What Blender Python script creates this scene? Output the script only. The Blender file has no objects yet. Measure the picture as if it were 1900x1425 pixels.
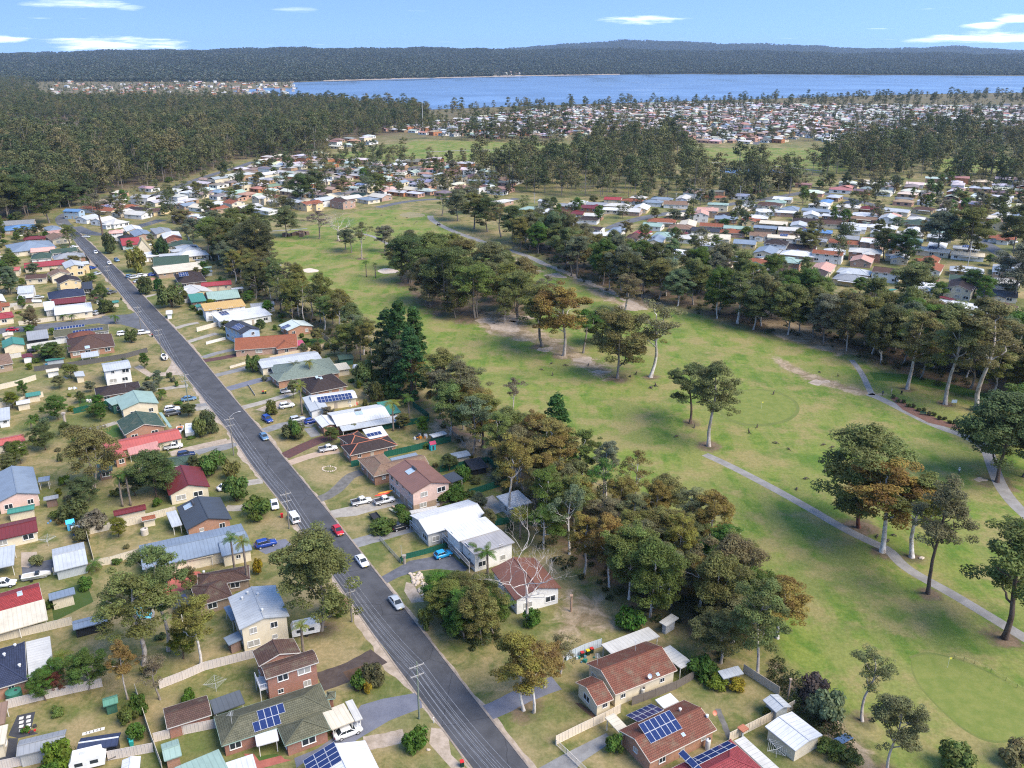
import bpy, math, random
import numpy as np
from mathutils import Matrix, Vector
rad = math.radians
D = bpy.data
SC = bpy.context.scene
COL = SC.collection

# ------------------------------------------------------------------ camera, sky, sun, exposure
CAM_H = 100.0                       # drone height above the street
FOC = 1600.0                        # focal length in pixels of the 1900 px wide photograph
PITCH = math.atan((712.5 - 100.0) / FOC)
cam_d = D.cameras.new('camera')
cam_d.sensor_width = 36.0
cam_d.lens = 36.0 * FOC / 1900.0
cam_d.clip_start = 1.0
cam_d.clip_end = 60000.0
cam = D.objects.new('camera', cam_d)
cam.location = (0, 0, CAM_H)
cam.rotation_euler = (math.pi / 2 - PITCH, 0, 0)
COL.objects.link(cam)
SC.camera = cam

SUN_EL, SUN_AZ = 48.0, 118.0        # azimuth clockwise from the view direction: behind right
world = D.worlds.new('World')
SC.world = world
world.use_nodes = True
def build_world():
    nt = world.node_tree; nt.nodes.clear(); N = nt.nodes.new; L = nt.links.new
    out = N('ShaderNodeOutputWorld'); bg = N('ShaderNodeBackground')
    sky = N('ShaderNodeTexSky'); sky.sky_type = 'NISHITA'; sky.sun_disc = False
    sky.sun_elevation = rad(SUN_EL); sky.sun_rotation = rad(SUN_AZ)
    sky.air_density = 1.0; sky.dust_density = 0.0; sky.ozone_density = 4.0; sky.altitude = 100
    vt = N('ShaderNodeTexCoord'); vs = N('ShaderNodeVectorMath'); vs.operation = 'MULTIPLY_ADD'; vs.inputs[1].default_value = (1, 1, 5.0); vs.inputs[2].default_value = (0, 0, 0.48)
    L(vt.outputs['Generated'], vs.inputs[0]); vn = N('ShaderNodeVectorMath'); vn.operation = 'NORMALIZE'; L(vs.outputs[0], vn.inputs[0]); L(vn.outputs[0], sky.inputs['Vector'])
    # thin clouds: noise on a plane high above, so they flatten into streaks towards the horizon
    tc = N('ShaderNodeTexCoord'); sep = N('ShaderNodeSeparateXYZ'); L(tc.outputs['Generated'], sep.inputs[0])
    mz = N('ShaderNodeMath'); mz.operation = 'MAXIMUM'; mz.inputs[1].default_value = 0.002; L(sep.outputs[2], mz.inputs[0])
    ad = N('ShaderNodeMath'); ad.operation = 'ADD'; ad.inputs[1].default_value = 0.012; L(mz.outputs[0], ad.inputs[0])
    dx = N('ShaderNodeMath'); dx.operation = 'DIVIDE'; L(sep.outputs[0], dx.inputs[0]); L(ad.outputs[0], dx.inputs[1])
    dy = N('ShaderNodeMath'); dy.operation = 'DIVIDE'; L(sep.outputs[1], dy.inputs[0]); L(ad.outputs[0], dy.inputs[1])
    cb = N('ShaderNodeCombineXYZ'); L(dx.outputs[0], cb.inputs[0]); L(dy.outputs[0], cb.inputs[1])
    mp = N('ShaderNodeMapping'); mp.inputs['Location'].default_value = CLOUD_OFF; mp.inputs['Scale'].default_value = (0.30, 0.30, 1)
    L(cb.outputs[0], mp.inputs[0])
    n1 = N('ShaderNodeTexNoise'); n1.inputs['Scale'].default_value = 1.0; n1.inputs['Detail'].default_value = 5.0; n1.inputs['Roughness'].default_value = 0.55
    L(mp.outputs[0], n1.inputs['Vector'])
    r1 = N('ShaderNodeMapRange'); r1.interpolation_type = 'SMOOTHSTEP'
    r1.inputs['From Min'].default_value = CLOUD_T[0]; r1.inputs['From Max'].default_value = CLOUD_T[1]; r1.inputs['To Max'].default_value = 0.9
    L(n1.outputs[0], r1.inputs['Value'])
    # the few soft clouds low over the hills
    az = N('ShaderNodeMath'); az.operation = 'ARCTAN2'; L(sep.outputs[0], az.inputs[0]); L(sep.outputs[1], az.inputs[1])
    cv = N('ShaderNodeCombineXYZ'); L(az.outputs[0], cv.inputs[0]); L(sep.outputs[2], cv.inputs[1])
    ms_ = N('ShaderNodeMapping'); ms_.inputs['Scale'].default_value = (22, 190, 1); L(cv.outputs[0], ms_.inputs[0])
    n2 = N('ShaderNodeTexNoise'); n2.inputs['Scale'].default_value = 1.0; n2.inputs['Detail'].default_value = 6.0; n2.inputs['Roughness'].default_value = 0.6; L(ms_.outputs[0], n2.inputs['Vector'])
    total = r1.outputs[0]
    def M(op, a, b_):
        q = N('ShaderNodeMath'); q.operation = op
        for i_, x in enumerate((a, b_)):
            if isinstance(x, (int, float)): q.inputs[i_].default_value = x
            else: L(x, q.inputs[i_])
        return q.outputs[0]
    for a0, e0, wa, we, amt in CLOUDS:
        dd = M('ADD', M('POWER', M('ABSOLUTE', M('DIVIDE', M('SUBTRACT', az.outputs[0], a0), wa), 0), 2.0), M('POWER', M('ABSOLUTE', M('DIVIDE', M('SUBTRACT', sep.outputs[2], e0), we), 0), 2.0))
        dd = M('ADD', dd, M('MULTIPLY', M('SUBTRACT', n2.outputs[0], 0.47), 5.0))
        mr = N('ShaderNodeMapRange'); mr.interpolation_type = 'SMOOTHSTEP'; mr.inputs['From Min'].default_value = 1.5; mr.inputs['From Max'].default_value = -0.7; mr.inputs['To Max'].default_value = amt; L(dd, mr.inputs['Value'])
        total = M('MAXIMUM', total, mr.outputs[0])
    mix = N('ShaderNodeMix'); mix.data_type = 'RGBA'; mix.inputs['B'].default_value = (5.6, 5.8, 6.1, 1)
    L(total, mix.inputs['Factor']); L(sky.outputs[0], mix.inputs['A'])
    L(mix.outputs['Result'], bg.inputs['Color']); bg.inputs['Strength'].default_value = SKY_STR
    L(bg.outputs[0], out.inputs[0])
HAZE_D = 3.6e-5
def _dir(u, v):
    x, y = (u - 950.0) / FOC, (v - 712.5) / FOC; d = Vector((x, math.cos(PITCH) - math.sin(PITCH) * y, -(math.sin(PITCH) + math.cos(PITCH) * y))).normalized()
    return math.atan2(d.x, d.y), d.z
CLOUDS = [(*_dir(u, v), w / 1680.0, h / 1640.0, a) for u, v, w, h, a in ((215,82,112,11,.95),(0,73,38,6,.9),(150,7,75,7,.45),(1185,36,70,7,.6),(1845,70,85,9,.95),(1825,46,32,5,.8),(1885,34,34,6,.9),(1720,75,40,4,.5),(560,18,40,4,.2),(240,14,24,5,.3))]
CLOUD_OFF = (3.3, 1.7, 0.0); CLOUD_T = (0.66, 0.80); SKY_STR = 0.14
build_world()
sun_d = D.lights.new('sun', 'SUN'); sun_d.energy = 2.2; sun_d.angle = rad(40.0); sun_d.color = (1.0, 0.90, 0.76)
sun = D.objects.new('sun', sun_d); COL.objects.link(sun)
_az, _el = rad(SUN_AZ), rad(SUN_EL)
sdir = Vector((math.sin(_az) * math.cos(_el), math.cos(_az) * math.cos(_el), math.sin(_el)))
sun.rotation_euler = sdir.to_track_quat('Z', 'Y').to_euler(); sun.location = (0, 0, 300)
SC.view_settings.view_transform = 'Standard'
SC.view_settings.look = 'None'
SC.view_settings.gamma = 1.0
SC.view_settings.exposure = 1.68
SC.render.film_transparent = False
SC.cycles.max_bounces = 6; SC.cycles.diffuse_bounces = 4; SC.cycles.glossy_bounces = 2
SC.cycles.transmission_bounces = 3; SC.cycles.transparent_max_bounces = 6; SC.cycles.volume_bounces = 0
SC.cycles.use_denoising = False
SC.cycles.filter_width = 1.15

# ------------------------------------------------------------------ photograph geometry -> metres on the ground
_s, _c = math.sin(PITCH), math.cos(PITCH)
def ray(u, v):
    x, y = (u - 950.0) / FOC, (v - 712.5) / FOC
    return Vector((x, _c - _s * y, -(_s + _c * y)))
def G(u, v, z=0.0):
    d = ray(u, v); t = (CAM_H - z) / -d.z
    return Vector((d.x * t, d.y * t, z))
def mpp(u, v):                                    # metres per photograph pixel at that ground point
    return CAM_H / -ray(u, v).z / FOC
def height_of(bu, bv, tv):                        # height of an upright thing from base and top rows
    b = G(bu, bv); d = ray(bu, tv)
    return CAM_H + b.y * d.z / d.y
CROPS = dict(a=(0,350,3.8), b=(450,350,3.8), c=(900,350,3.8), d=(1400,350,3.8), e=(0,650,4.071), f=(400,650,4.071),
  g=(800,650,4.071), h=(1200,650,2.714), i=(0,950,3.0), j=(300,950,3.0), k=(650,950,3.0), l=(1000,1050,3.8), m=(1400,1050,3.8),
  n=(700,1000,4.75), o=(780,1225,7.116), p=(400,750,7.116), q=(1000,1225,7.116), r=(1240,1225,7.116), s=(740,890,7.116),
  t=(380,1225,5.9375), u=(0,1225,5.9375), v=(560,690,5.9375), w=(0,0,1.0), A=(0,0,2.714), B=(600,0,2.714), C=(1200,0,2.714))
def X(k, x, y):
    cx, cy, s = CROPS[k]
    return (cx + x / s, cy + y / s)

# ------------------------------------------------------------------ object helpers
def tag(o, label=None, cat=None, group=None, kind=None):
    if label: o['label'] = label
    if cat: o['category'] = cat
    if group: o['group'] = group
    if kind: o['kind'] = kind
    return o
def empty(name, loc, rz=0.0):
    o = D.objects.new(name, None); o.location = loc; o.rotation_euler = (0, 0, rz)
    o.empty_display_size = 0.2
    COL.objects.link(o); return o
def ob(name, mesh, parent=None, loc=(0, 0, 0), rz=0.0, scale=None, color=None):
    o = D.objects.new(name, mesh); o.location = loc
    if rz: o.rotation_euler = (0, 0, rz)
    if scale is not None: o.scale = scale
    if color is not None: o.color = (*color[:3], 1.0)
    if parent is not None: o.parent = parent
    COL.objects.link(o); return o

class MB:                                          # collects polygons, builds one mesh
    def __init__(s): s.v = []; s.f = []; s.uv = []; s.m = []
    def poly(s, pts, uv=None, m=0):
        b = len(s.v); s.v += [tuple(p) for p in pts]; s.f.append(tuple(range(b, b + len(pts))))
        s.uv.append(uv or [(0, 0)] * len(pts)); s.m.append(m)
    def box(s, c, d, rz=0.0, m=0, taper=1.0):
        cx, cy, cz = c; hx, hy, hz = d[0] / 2, d[1] / 2, d[2] / 2
        ca, sa = math.cos(rz), math.sin(rz)
        P = []
        for dz, tp in ((-hz, 1.0), (hz, taper)):
            for x, y in ((-hx, -hy), (hx, -hy), (hx, hy), (-hx, hy)):
                x *= tp; y *= tp
                P.append((cx + x * ca - y * sa, cy + x * sa + y * ca, cz + dz))
        for q in ((3, 2, 1, 0), (4, 5, 6, 7), (0, 1, 5, 4), (1, 2, 6, 5), (2, 3, 7, 6), (3, 0, 4, 7)):
            a, b, cc, dd = (P[k] for k in q)
            w = math.dist(a, b); h = math.dist(b, cc)
            s.poly((a, b, cc, dd), [(0, 0), (w, 0), (w, h), (0, h)], m)
    def bar(s, p, q, w, h=None, m=0):                # square bar from p to q
        p, q = Vector(p), Vector(q); h = h or w
        d = (q - p)
        if d.length < 1e-5: return
        d.normalize(); up = Vector((0, 0, 1)) if abs(d.z) < 0.95 else Vector((1, 0, 0))
        x = d.cross(up).normalized(); y = x.cross(d).normalized()
        R = [[c + x * (sx * w / 2) + y * (sy * h / 2) for sx, sy in ((-1, -1), (1, -1), (1, 1), (-1, 1))] for c in (p, q)]
        for k in range(4):
            j = (k + 1) % 4; s.poly((R[0][k], R[1][k], R[1][j], R[0][j]), None, m)
        s.poly(R[0], None, m); s.poly(R[1][::-1], None, m)
    def tube(s, path, radii, n=6, m=0, cap=True):
        path = [Vector(p) for p in path]
        rings = []
        ref = Vector((0.31, 0.95, 0.05)).normalized()
        for i, p in enumerate(path):
            d = (path[min(i + 1, len(path) - 1)] - path[max(i - 1, 0)])
            if d.length < 1e-6: d = Vector((0, 0, 1))
            d.normalize(); x = d.cross(ref)
            if x.length < 0.1: x = d.cross(Vector((1, 0, 0)))
            x.normalize(); y = d.cross(x)
            r = radii[i] if hasattr(radii, '__len__') else radii
            rings.append([p + (x * math.cos(2 * math.pi * k / n) + y * math.sin(2 * math.pi * k / n)) * r for k in range(n)])
        b = len(s.v)
        for R in rings: s.v += [tuple(q) for q in R]
        for i in range(len(rings) - 1):
            for k in range(n):
                j = (k + 1) % n
                s.f.append((b + i * n + k, b + i * n + j, b + (i + 1) * n + j, b + (i + 1) * n + k))
                s.uv.append([(0, 0)] * 4); s.m.append(m)
        if cap:
            for R, rev in ((0, True), (len(rings) - 1, False)):
                q = tuple(b + R * n + k for k in range(n))
                s.f.append(q[::-1] if rev else q); s.uv.append([(0, 0)] * n); s.m.append(m)
    def lathe(s, prof, n=12, c=(0, 0, 0), m=0):
        b = len(s.v)
        for r, z in prof:
            for k in range(n):
                a = 2 * math.pi * k / n
                s.v.append((c[0] + r * math.cos(a), c[1] + r * math.sin(a), c[2] + z))
        for i in range(len(prof) - 1):
            for k in range(n):
                j = (k + 1) % n
                s.f.append((b + i * n + k, b + i * n + j, b + (i + 1) * n + j, b + (i + 1) * n + k)); s.uv.append([(0, 0)] * 4); s.m.append(m)
        s.f.append(tuple(b + (len(prof) - 1) * n + k for k in range(n))); s.uv.append([(0, 0)] * n); s.m.append(m)
    def mesh(s, name, mats, smooth=False):
        me = D.meshes.new(name); me.from_pydata(s.v, [], s.f)
        uvl = me.uv_layers.new(name='UVMap')
        flat = [c for f in s.uv for p in f for c in p]
        uvl.data.foreach_set('uv', flat)
        for mm in (mats if isinstance(mats, (list, tuple)) else [mats]): me.materials.append(mm)
        me.polygons.foreach_set('material_index', s.m)
        if smooth: me.polygons.foreach_set('use_smooth', [True] * len(s.f))
        me.update(); return me
    def build(s, name, mats, parent=None, loc=(0, 0, 0), smooth=False, **k):
        return ob(name, s.mesh(name, mats, smooth), parent, loc, **k)

def quads_mesh(name, V, mat, rnd=None, uv=None):     # V: (n,4,3) array of quads, fast path
    n = len(V); me = D.meshes.new(name)
    me.vertices.add(n * 4); me.loops.add(n * 4); me.polygons.add(n)
    me.vertices.foreach_set('co', np.ascontiguousarray(V, dtype=np.float32).ravel())
    me.loops.foreach_set('vertex_index', np.arange(n * 4, dtype=np.int32))
    me.polygons.foreach_set('loop_start', np.arange(0, n * 4, 4, dtype=np.int32))
    me.polygons.foreach_set('loop_total', np.full(n, 4, dtype=np.int32))
    if rnd is not None:
        at = me.attributes.new('rnd', 'FLOAT', 'FACE'); at.data.foreach_set('value', np.asarray(rnd, dtype=np.float32))
    me.materials.append(mat); me.update(calc_edges=True); return me

# ------------------------------------------------------------------ procedural materials
_M = {}
def srgb(r, g, b):
    return tuple((x / 255 / 12.92) if x / 255 <= 0.04045 else ((x / 255 + 0.055) / 1.055) ** 2.4 for x in (r, g, b))
class NB:                                          # small node builder
    def __init__(s, name):
        s.mat = D.materials.new(name); s.mat.use_nodes = True; s.nt = s.mat.node_tree
        s.bsdf = s.nt.nodes['Principled BSDF']; s.out = s.nt.nodes['Material Output']
        s.bsdf.inputs['Specular IOR Level'].default_value = 0.25
    def n(s, t, **kw):
        nd = s.nt.nodes.new('ShaderNode' + t)
        for k, v in kw.items():
            if hasattr(nd, k): setattr(nd, k, v)
            else: nd.inputs[k.replace('_', ' ')].default_value = v
        return nd
    def l(s, a, b): s.nt.links.new(a, b)
    def noise(s, vec, scale, detail=4.0, rough=0.55, dist=0.0):
        nd = s.n('TexNoise'); nd.inputs['Scale'].default_value = scale; nd.inputs['Detail'].default_value = detail
        nd.inputs['Roughness'].default_value = rough; nd.inputs['Distortion'].default_value = dist
        if vec is not None: s.l(vec, nd.inputs['Vector'])
        return nd.outputs['Fac']
    def rng(s, val, a, b, c=0.0, d=1.0, smooth=True):
        nd = s.n('MapRange'); nd.interpolation_type = 'SMOOTHSTEP' if smooth else 'LINEAR'
        for k, x in zip(('From Min', 'From Max', 'To Min', 'To Max'), (a, b, c, d)): nd.inputs[k].default_value = x
        s.l(val, nd.inputs['Value']); return nd.outputs[0]
    def mix(s, fac, A, B, blend='MIX'):
        nd = s.n('Mix'); nd.data_type = 'RGBA'; nd.blend_type = blend
        for sock, x in (('Factor', fac), ('A', A), ('B', B)):
            if isinstance(x, (int, float)): nd.inputs[sock].default_value = x
            elif isinstance(x, tuple): nd.inputs[sock].default_value = (*x[:3], 1.0)
            else: s.l(x, nd.inputs[sock])
        return nd.outputs['Result']
    def math(s, op, a, b=0.0):
        nd = s.n('Math'); nd.operation = op
        for k, x in enumerate((a, b)):
            if isinstance(x, (int, float)): nd.inputs[k].default_value = x
            else: s.l(x, nd.inputs[k])
        return nd.outputs[0]
    def attr(s, name, typ='GEOMETRY'):
        nd = s.n('Attribute'); nd.attribute_name = name; nd.attribute_type = typ; return nd
    def coord(s, kind='Object'): return s.n('TexCoord').outputs[kind]
    def objcol(s): return s.n('ObjectInfo').outputs['Color']
    def objrnd(s): return s.n('ObjectInfo').outputs['Random']
    def fin(s, col, rough=0.7, bump=None, bstr=0.3, bdist=0.02, metal=0.0):
        if isinstance(col, tuple): s.bsdf.inputs['Base Color'].default_value = (*col[:3], 1.0)
        else: s.l(col, s.bsdf.inputs['Base Color'])
        if isinstance(rough, (int, float)): s.bsdf.inputs['Roughness'].default_value = rough
        else: s.l(rough, s.bsdf.inputs['Roughness'])
        s.bsdf.inputs['Metallic'].default_value = metal
        if bump is not None:
            b = s.n('Bump'); b.inputs['Strength'].default_value = bstr; b.inputs['Distance'].default_value = bdist
            s.l(bump, b.inputs['Height']); s.l(b.outputs[0], s.bsdf.inputs['Normal'])
        return s.mat
def cached(f):
    def g(*a):
        k = (f.__name__,) + a
        if k not in _M: _M[k] = f(*a)
        return _M[k]
    return g
@cached
def m_paint(col, rough=0.6, var=0.12):
    b = NB('painted_surface'); c = b.coord()
    f = b.rng(b.noise(c, 0.9, 6.0, 0.65), 0.35, 0.7)
    return b.fin(b.mix(f, tuple(x * (1 - var) for x in col), tuple(min(1, x * (1 + var * .4)) for x in col)), rough)
@cached
def m_metal_roof(col):                             # ribbed sheet metal, ribs run down the slope (UV v)
    b = NB('ribbed_metal_roof'); uv = b.coord('UV'); sp = b.n('SeparateXYZ'); b.l(uv, sp.inputs[0])
    w = b.math('SINE', b.math('MULTIPLY', sp.outputs[0], 2 * math.pi / 0.76))
    rib = b.rng(w, 0.72, 0.98)
    stain = b.rng(b.noise(b.coord(), 0.35, 6.0, 0.7), 0.40, 0.72)
    streak = b.n('Mapping'); streak.inputs['Scale'].default_value = (2.2, 0.22, 1); b.l(uv, streak.inputs[0])
    st2 = b.rng(b.noise(streak.outputs[0], 1.4, 4.0), 0.45, 0.75)
    c1 = b.mix(stain, tuple(x * 1.0 for x in col), tuple(x * 0.80 + 0.006 for x in col))
    c2 = b.mix(b.math('MULTIPLY', st2, 0.5), c1, tuple(x * 0.66 + 0.02 for x in col))
    c3 = b.mix(b.math('MULTIPLY', rib, 0.35), c2, tuple(x * 0.62 for x in col))
    return b.fin(c3, 0.48, rib, 0.6, 0.03)
@cached
def m_tile_roof(col, moss):
    b = NB('tiled_roof'); uv = b.coord('UV'); br = b.n('TexBrick')
    b.l(uv, br.inputs['Vector']); br.inputs['Scale'].default_value = 1.0
    br.inputs['Brick Width'].default_value = 0.34; br.inputs['Row Height'].default_value = 0.36
    br.inputs['Mortar Size'].default_value = 0.035; br.inputs['Mortar Smooth'].default_value = 0.4; br.inputs['Bias'].default_value = -0.2
    br.inputs['Color1'].default_value = (*col, 1); br.inputs['Color2'].default_value = (*[x * 0.72 for x in col], 1)
    br.inputs['Mortar'].default_value = (*[x * 0.35 for x in col], 1)
    lich = b.rng(b.noise(b.coord(), 0.5, 7.0, 0.7), 0.46, 0.72)
    c = b.mix(b.math('MULTIPLY', lich, 0.55), br.outputs['Color'], moss)
    sp = b.n('SeparateXYZ'); b.l(uv, sp.inputs[0])
    saw = b.math('FRACT', b.math('DIVIDE', sp.outputs[1], 0.36))
    return b.fin(c, 0.8, saw, 0.9, 0.05)
@cached
def m_brick(col):
    b = NB('brickwork'); uv = b.coord('UV'); br = b.n('TexBrick'); b.l(uv, br.inputs['Vector'])
    br.inputs['Scale'].default_value = 1.0; br.inputs['Brick Width'].default_value = 0.24; br.inputs['Row Height'].default_value = 0.086
    br.inputs['Mortar Size'].default_value = 0.011; br.inputs['Color1'].default_value = (*[x * 1.1 for x in col], 1)
    br.inputs['Color2'].default_value = (*[x * 0.72 for x in col], 1); br.inputs['Mortar'].default_value = (0.33, 0.29, 0.25, 1)
    f = b.rng(b.noise(b.coord(), 1.1, 6.0, 0.7), 0.35, 0.7)
    return b.fin(b.mix(f, br.outputs['Color'], b.mix(0.25, br.outputs['Color'], (0.12, 0.09, 0.07))), 0.85)
@cached
def m_board(col):                                  # horizontal weatherboards
    b = NB('weatherboard'); sp = b.n('SeparateXYZ'); b.l(b.coord('UV'), sp.inputs[0])
    saw = b.math('FRACT', b.math('DIVIDE', sp.outputs[1], 0.2))
    f = b.rng(b.noise(b.coord(), 0.8, 6.0, 0.6), 0.4, 0.7)
    c = b.mix(f, col, tuple(x * 0.87 for x in col))
    edge = b.rng(saw, 0.86, 1.0)
    return b.fin(b.mix(b.math('MULTIPLY', edge, 0.4), c, tuple(x * 0.5 for x in col)), 0.65, saw, 0.4, 0.02)
@cached
def m_sheet(col):                                  # ribbed steel fence or shed wall
    b = NB('ribbed_sheet'); sp = b.n('SeparateXYZ'); b.l(b.coord('UV'), sp.inputs[0])
    w = b.rng(b.math('SINE', b.math('MULTIPLY', sp.outputs[0], 2 * math.pi / 0.3)), 0.3, 0.95)
    f = b.rng(b.noise(b.coord(), 0.9, 6.0, 0.7), 0.4, 0.75)
    c = b.mix(f, col, tuple(x * 0.82 for x in col))
    return b.fin(b.mix(b.math('MULTIPLY', w, 0.25), c, tuple(x * 0.6 for x in col)), 0.5, w, 0.4, 0.03)
@cached
def m_wood(col):
    b = NB('weathered_wood'); c = b.n('Mapping'); c.inputs['Scale'].default_value = (3, 3, 0.6); b.l(b.coord(), c.inputs[0])
    return b.fin(b.mix(b.noise(c.outputs[0], 3.0, 6.0, 0.7), tuple(x * 0.6 for x in col), tuple(x * 1.25 for x in col)), 0.85)
@cached
def m_glass():
    b = NB('window_glass'); n = b.noise(b.coord(), 0.7, 2.0)
    return b.fin(b.mix(n, (0.012, 0.016, 0.02), (0.05, 0.06, 0.07)), 0.08)
@cached
def m_panel():                                     # solar cells
    b = NB('solar_cells'); br = b.n('TexBrick'); b.l(b.coord('UV'), br.inputs['Vector']); br.offset = 0.0
    br.inputs['Scale'].default_value = 1.0; br.inputs['Brick Width'].default_value = 0.16; br.inputs['Row Height'].default_value = 0.16
    br.inputs['Mortar Size'].default_value = 0.006; br.inputs['Color1'].default_value = (0.010, 0.020, 0.085, 1); br.inputs['Color2'].default_value = (0.014, 0.026, 0.10, 1)
    br.inputs['Mortar'].default_value = (0.05, 0.07, 0.14, 1)
    m = b.fin(br.outputs['Color'], 0.12); b.bsdf.inputs['Specular IOR Level'].default_value = 0.5; return m
@cached
def m_leaf():
    b = NB('foliage'); oc = b.objcol(); r = b.attr('rnd').outputs['Fac']
    hv = b.n('HueSaturation'); b.l(oc, hv.inputs['Color'])
    b.l(b.rng(r, 0, 1, 0.482, 0.535, False), hv.inputs['Hue']); b.l(b.rng(r, 0, 1, 0.55, 1.6, False), hv.inputs['Value'])
    m = b.fin(hv.outputs[0], 0.62); b.bsdf.inputs['Specular IOR Level'].default_value = 0.15
    tr = b.n('BsdfTranslucent'); b.l(hv.outputs[0], tr.inputs['Color'])
    ms = b.n('MixShader'); ms.inputs[0].default_value = 0.42
    b.l(b.bsdf.outputs[0], ms.inputs[1]); b.l(tr.outputs[0], ms.inputs[2]); b.l(ms.outputs[0], b.out.inputs['Surface'])
    return m
@cached
def m_leaf_far(c1, c2, c3):                        # crowns of a wood, one hue per tree
    b = NB('forest_foliage'); rr = b.objrnd()
    r = b.attr('rnd').outputs['Fac']
    cr = b.n('ValToRGB'); e = cr.color_ramp.elements
    e[0].color = (*c1, 1); e[1].color = (*c3, 1); e[1].position = 1.0
    x = cr.color_ramp.elements.new(0.55); x.color = (*c2, 1); b.l(rr, cr.inputs[0])
    hv = b.n('HueSaturation'); b.l(cr.outputs[0], hv.inputs['Color']); b.l(b.rng(r, 0, 1, 0.55, 1.5, False), hv.inputs['Value'])
    m = b.fin(hv.outputs[0], 0.7); b.bsdf.inputs['Specular IOR Level'].default_value = 0.1; return m
@cached
def m_bark():
    b = NB('bark'); oc = b.objcol(); c = b.n('Mapping'); c.inputs['Scale'].default_value = (1.5, 1.5, 0.5); b.l(b.coord(), c.inputs[0])
    f = b.rng(b.noise(c.outputs[0], 1.3, 6.0, 0.7), 0.4, 0.68)
    dark = b.mix(1.0, oc, (0.42, 0.36, 0.30), 'MULTIPLY')
    return b.fin(b.mix(f, oc, dark), 0.85)
@cached
def m_carpaint():
    b = NB('car_paint'); m = b.fin(b.objcol(), 0.28); b.bsdf.inputs['Coat Weight'].default_value = 0.6; b.bsdf.inputs['Coat Roughness'].default_value = 0.08
    return m
@cached
def m_flat(col, rough=0.6, metal=0.0):
    b = NB('plain_surface'); f = b.rng(b.noise(b.coord(), 2.0, 5.0), 0.3, 0.75)
    return b.fin(b.mix(f, tuple(x * 0.9 for x in col), tuple(min(1.0, x * 1.08) for x in col)), rough, metal=metal)
@cached
def m_ground_sheet(c1, c2, scale, bump=0.25):      # drives, paths, patches of soil
    b = NB('ground_sheet'); c = b.coord()
    f = b.rng(b.noise(c, scale, 8.0, 0.68), 0.34, 0.68); f2 = b.noise(c, scale * 9, 4.0, 0.7)
    k = b.mix(f, c1, c2); k = b.mix(b.rng(f2, 0.45, 0.75, 0, 0.35), k, tuple(x * 0.62 for x in c1))
    return b.fin(k, 0.92, f2, bump, 0.02)
# ------------------------------------------------------------------ ground: one sheet to the horizon
def W2(pts, z=0.0): return [(G(u, v, z).x, G(u, v, z).y) for u, v in pts]
def inside(P, poly):
    x, y = P[:, 0], P[:, 1]; c = np.zeros(len(P), bool); n = len(poly)
    for i in range(n):
        x1, y1 = poly[i]; x2, y2 = poly[(i + 1) % n]
        k = ((y1 > y) != (y2 > y)) & (x < (x2 - x1) * (y - y1) / ((y2 - y1) or 1e-9) + x1); c ^= k
    return c
def edge_dist(P, poly, closed=True):
    d = np.full(len(P), 1e9); n = len(poly)
    for i in range(n if closed else n - 1):
        a = np.array(poly[i]); b = np.array(poly[(i + 1) % n]); ab = b - a
        t = np.clip(((P - a) @ ab) / max(ab @ ab, 1e-9), 0, 1)
        d = np.minimum(d, np.hypot(*(P - a - t[:, None] * ab).T))
    return d
def soft(P, poly, w):                                # 1 inside, fading over w metres across the edge
    s = np.where(inside(P, poly), 1, -1) * edge_dist(P, poly)
    return np.clip(0.5 + s / (2 * w), 0, 1)

# areas of the course and its woods (traced on the photograph, kept as ground metres)
GOLF = W2([(500,470),(505,432),(560,424),(650,395),(700,388),(800,395),(830,425),(935,475),(1030,500),(1090,540),(1190,560),(1300,585),(1420,628),
           (1560,655),(1680,708),(1800,745),(1960,770),(1960,1500),(1720,1500),(1560,1310),(1480,1260),(1440,1200),(1400,1090),(1310,990),(1210,920),
           (1080,880),(1010,850),(900,760),(820,700),(760,660),(700,600),(600,540),(540,520)])
GOLF2 = W2([(600,290),(770,262),(900,262),(1060,266),(1070,290),(950,297),(780,300),(660,300)])
GOLF3 = W2([(1270,275),(1420,272),(1620,283),(1600,300),(1560,322),(1420,312),(1290,296)])
GOLF4 = W2([(1730,290),(1900,290),(1900,325),(1740,318)])
BELT_L = W2([(420,455),(500,480),(515,545),(600,585),(690,640),(760,690),(800,740),(870,790),(940,830),(1010,885),(1065,935),(1000,985),(950,940),(890,880),(820,810),(750,742),(680,690),(600,630),(520,590),(440,530),(380,480)])
WOOD_N = W2([(1010,925),(1110,905),(1210,945),(1330,1020),(1390,1100),(1405,1190),(1345,1235),(1250,1190),(1160,1140),(1080,1085),(1000,1020)])
BELT_R = W2([(950,455),(1000,478),(1110,540),(1230,565),(1330,592),(1420,622),(1560,650),(1680,700),(1800,738),(1960,770),(1960,690),(1760,645),(1640,603),(1500,568),(1380,543),(1260,518),(1120,490),(990,430)])
WOOD_C = W2([(725,520),(760,480),(850,480),(930,500),(960,545),(1000,580),(985,600),(900,600),(850,605),(790,585)])
FOREST = W2([(-300,182),(60,182),(100,190),(300,190),(440,192),(560,190),(780,203),(805,240),(700,252),(625,262),(595,286),(450,296),(335,336),(210,356),(80,400),(-40,420),(-300,420)])
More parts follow.
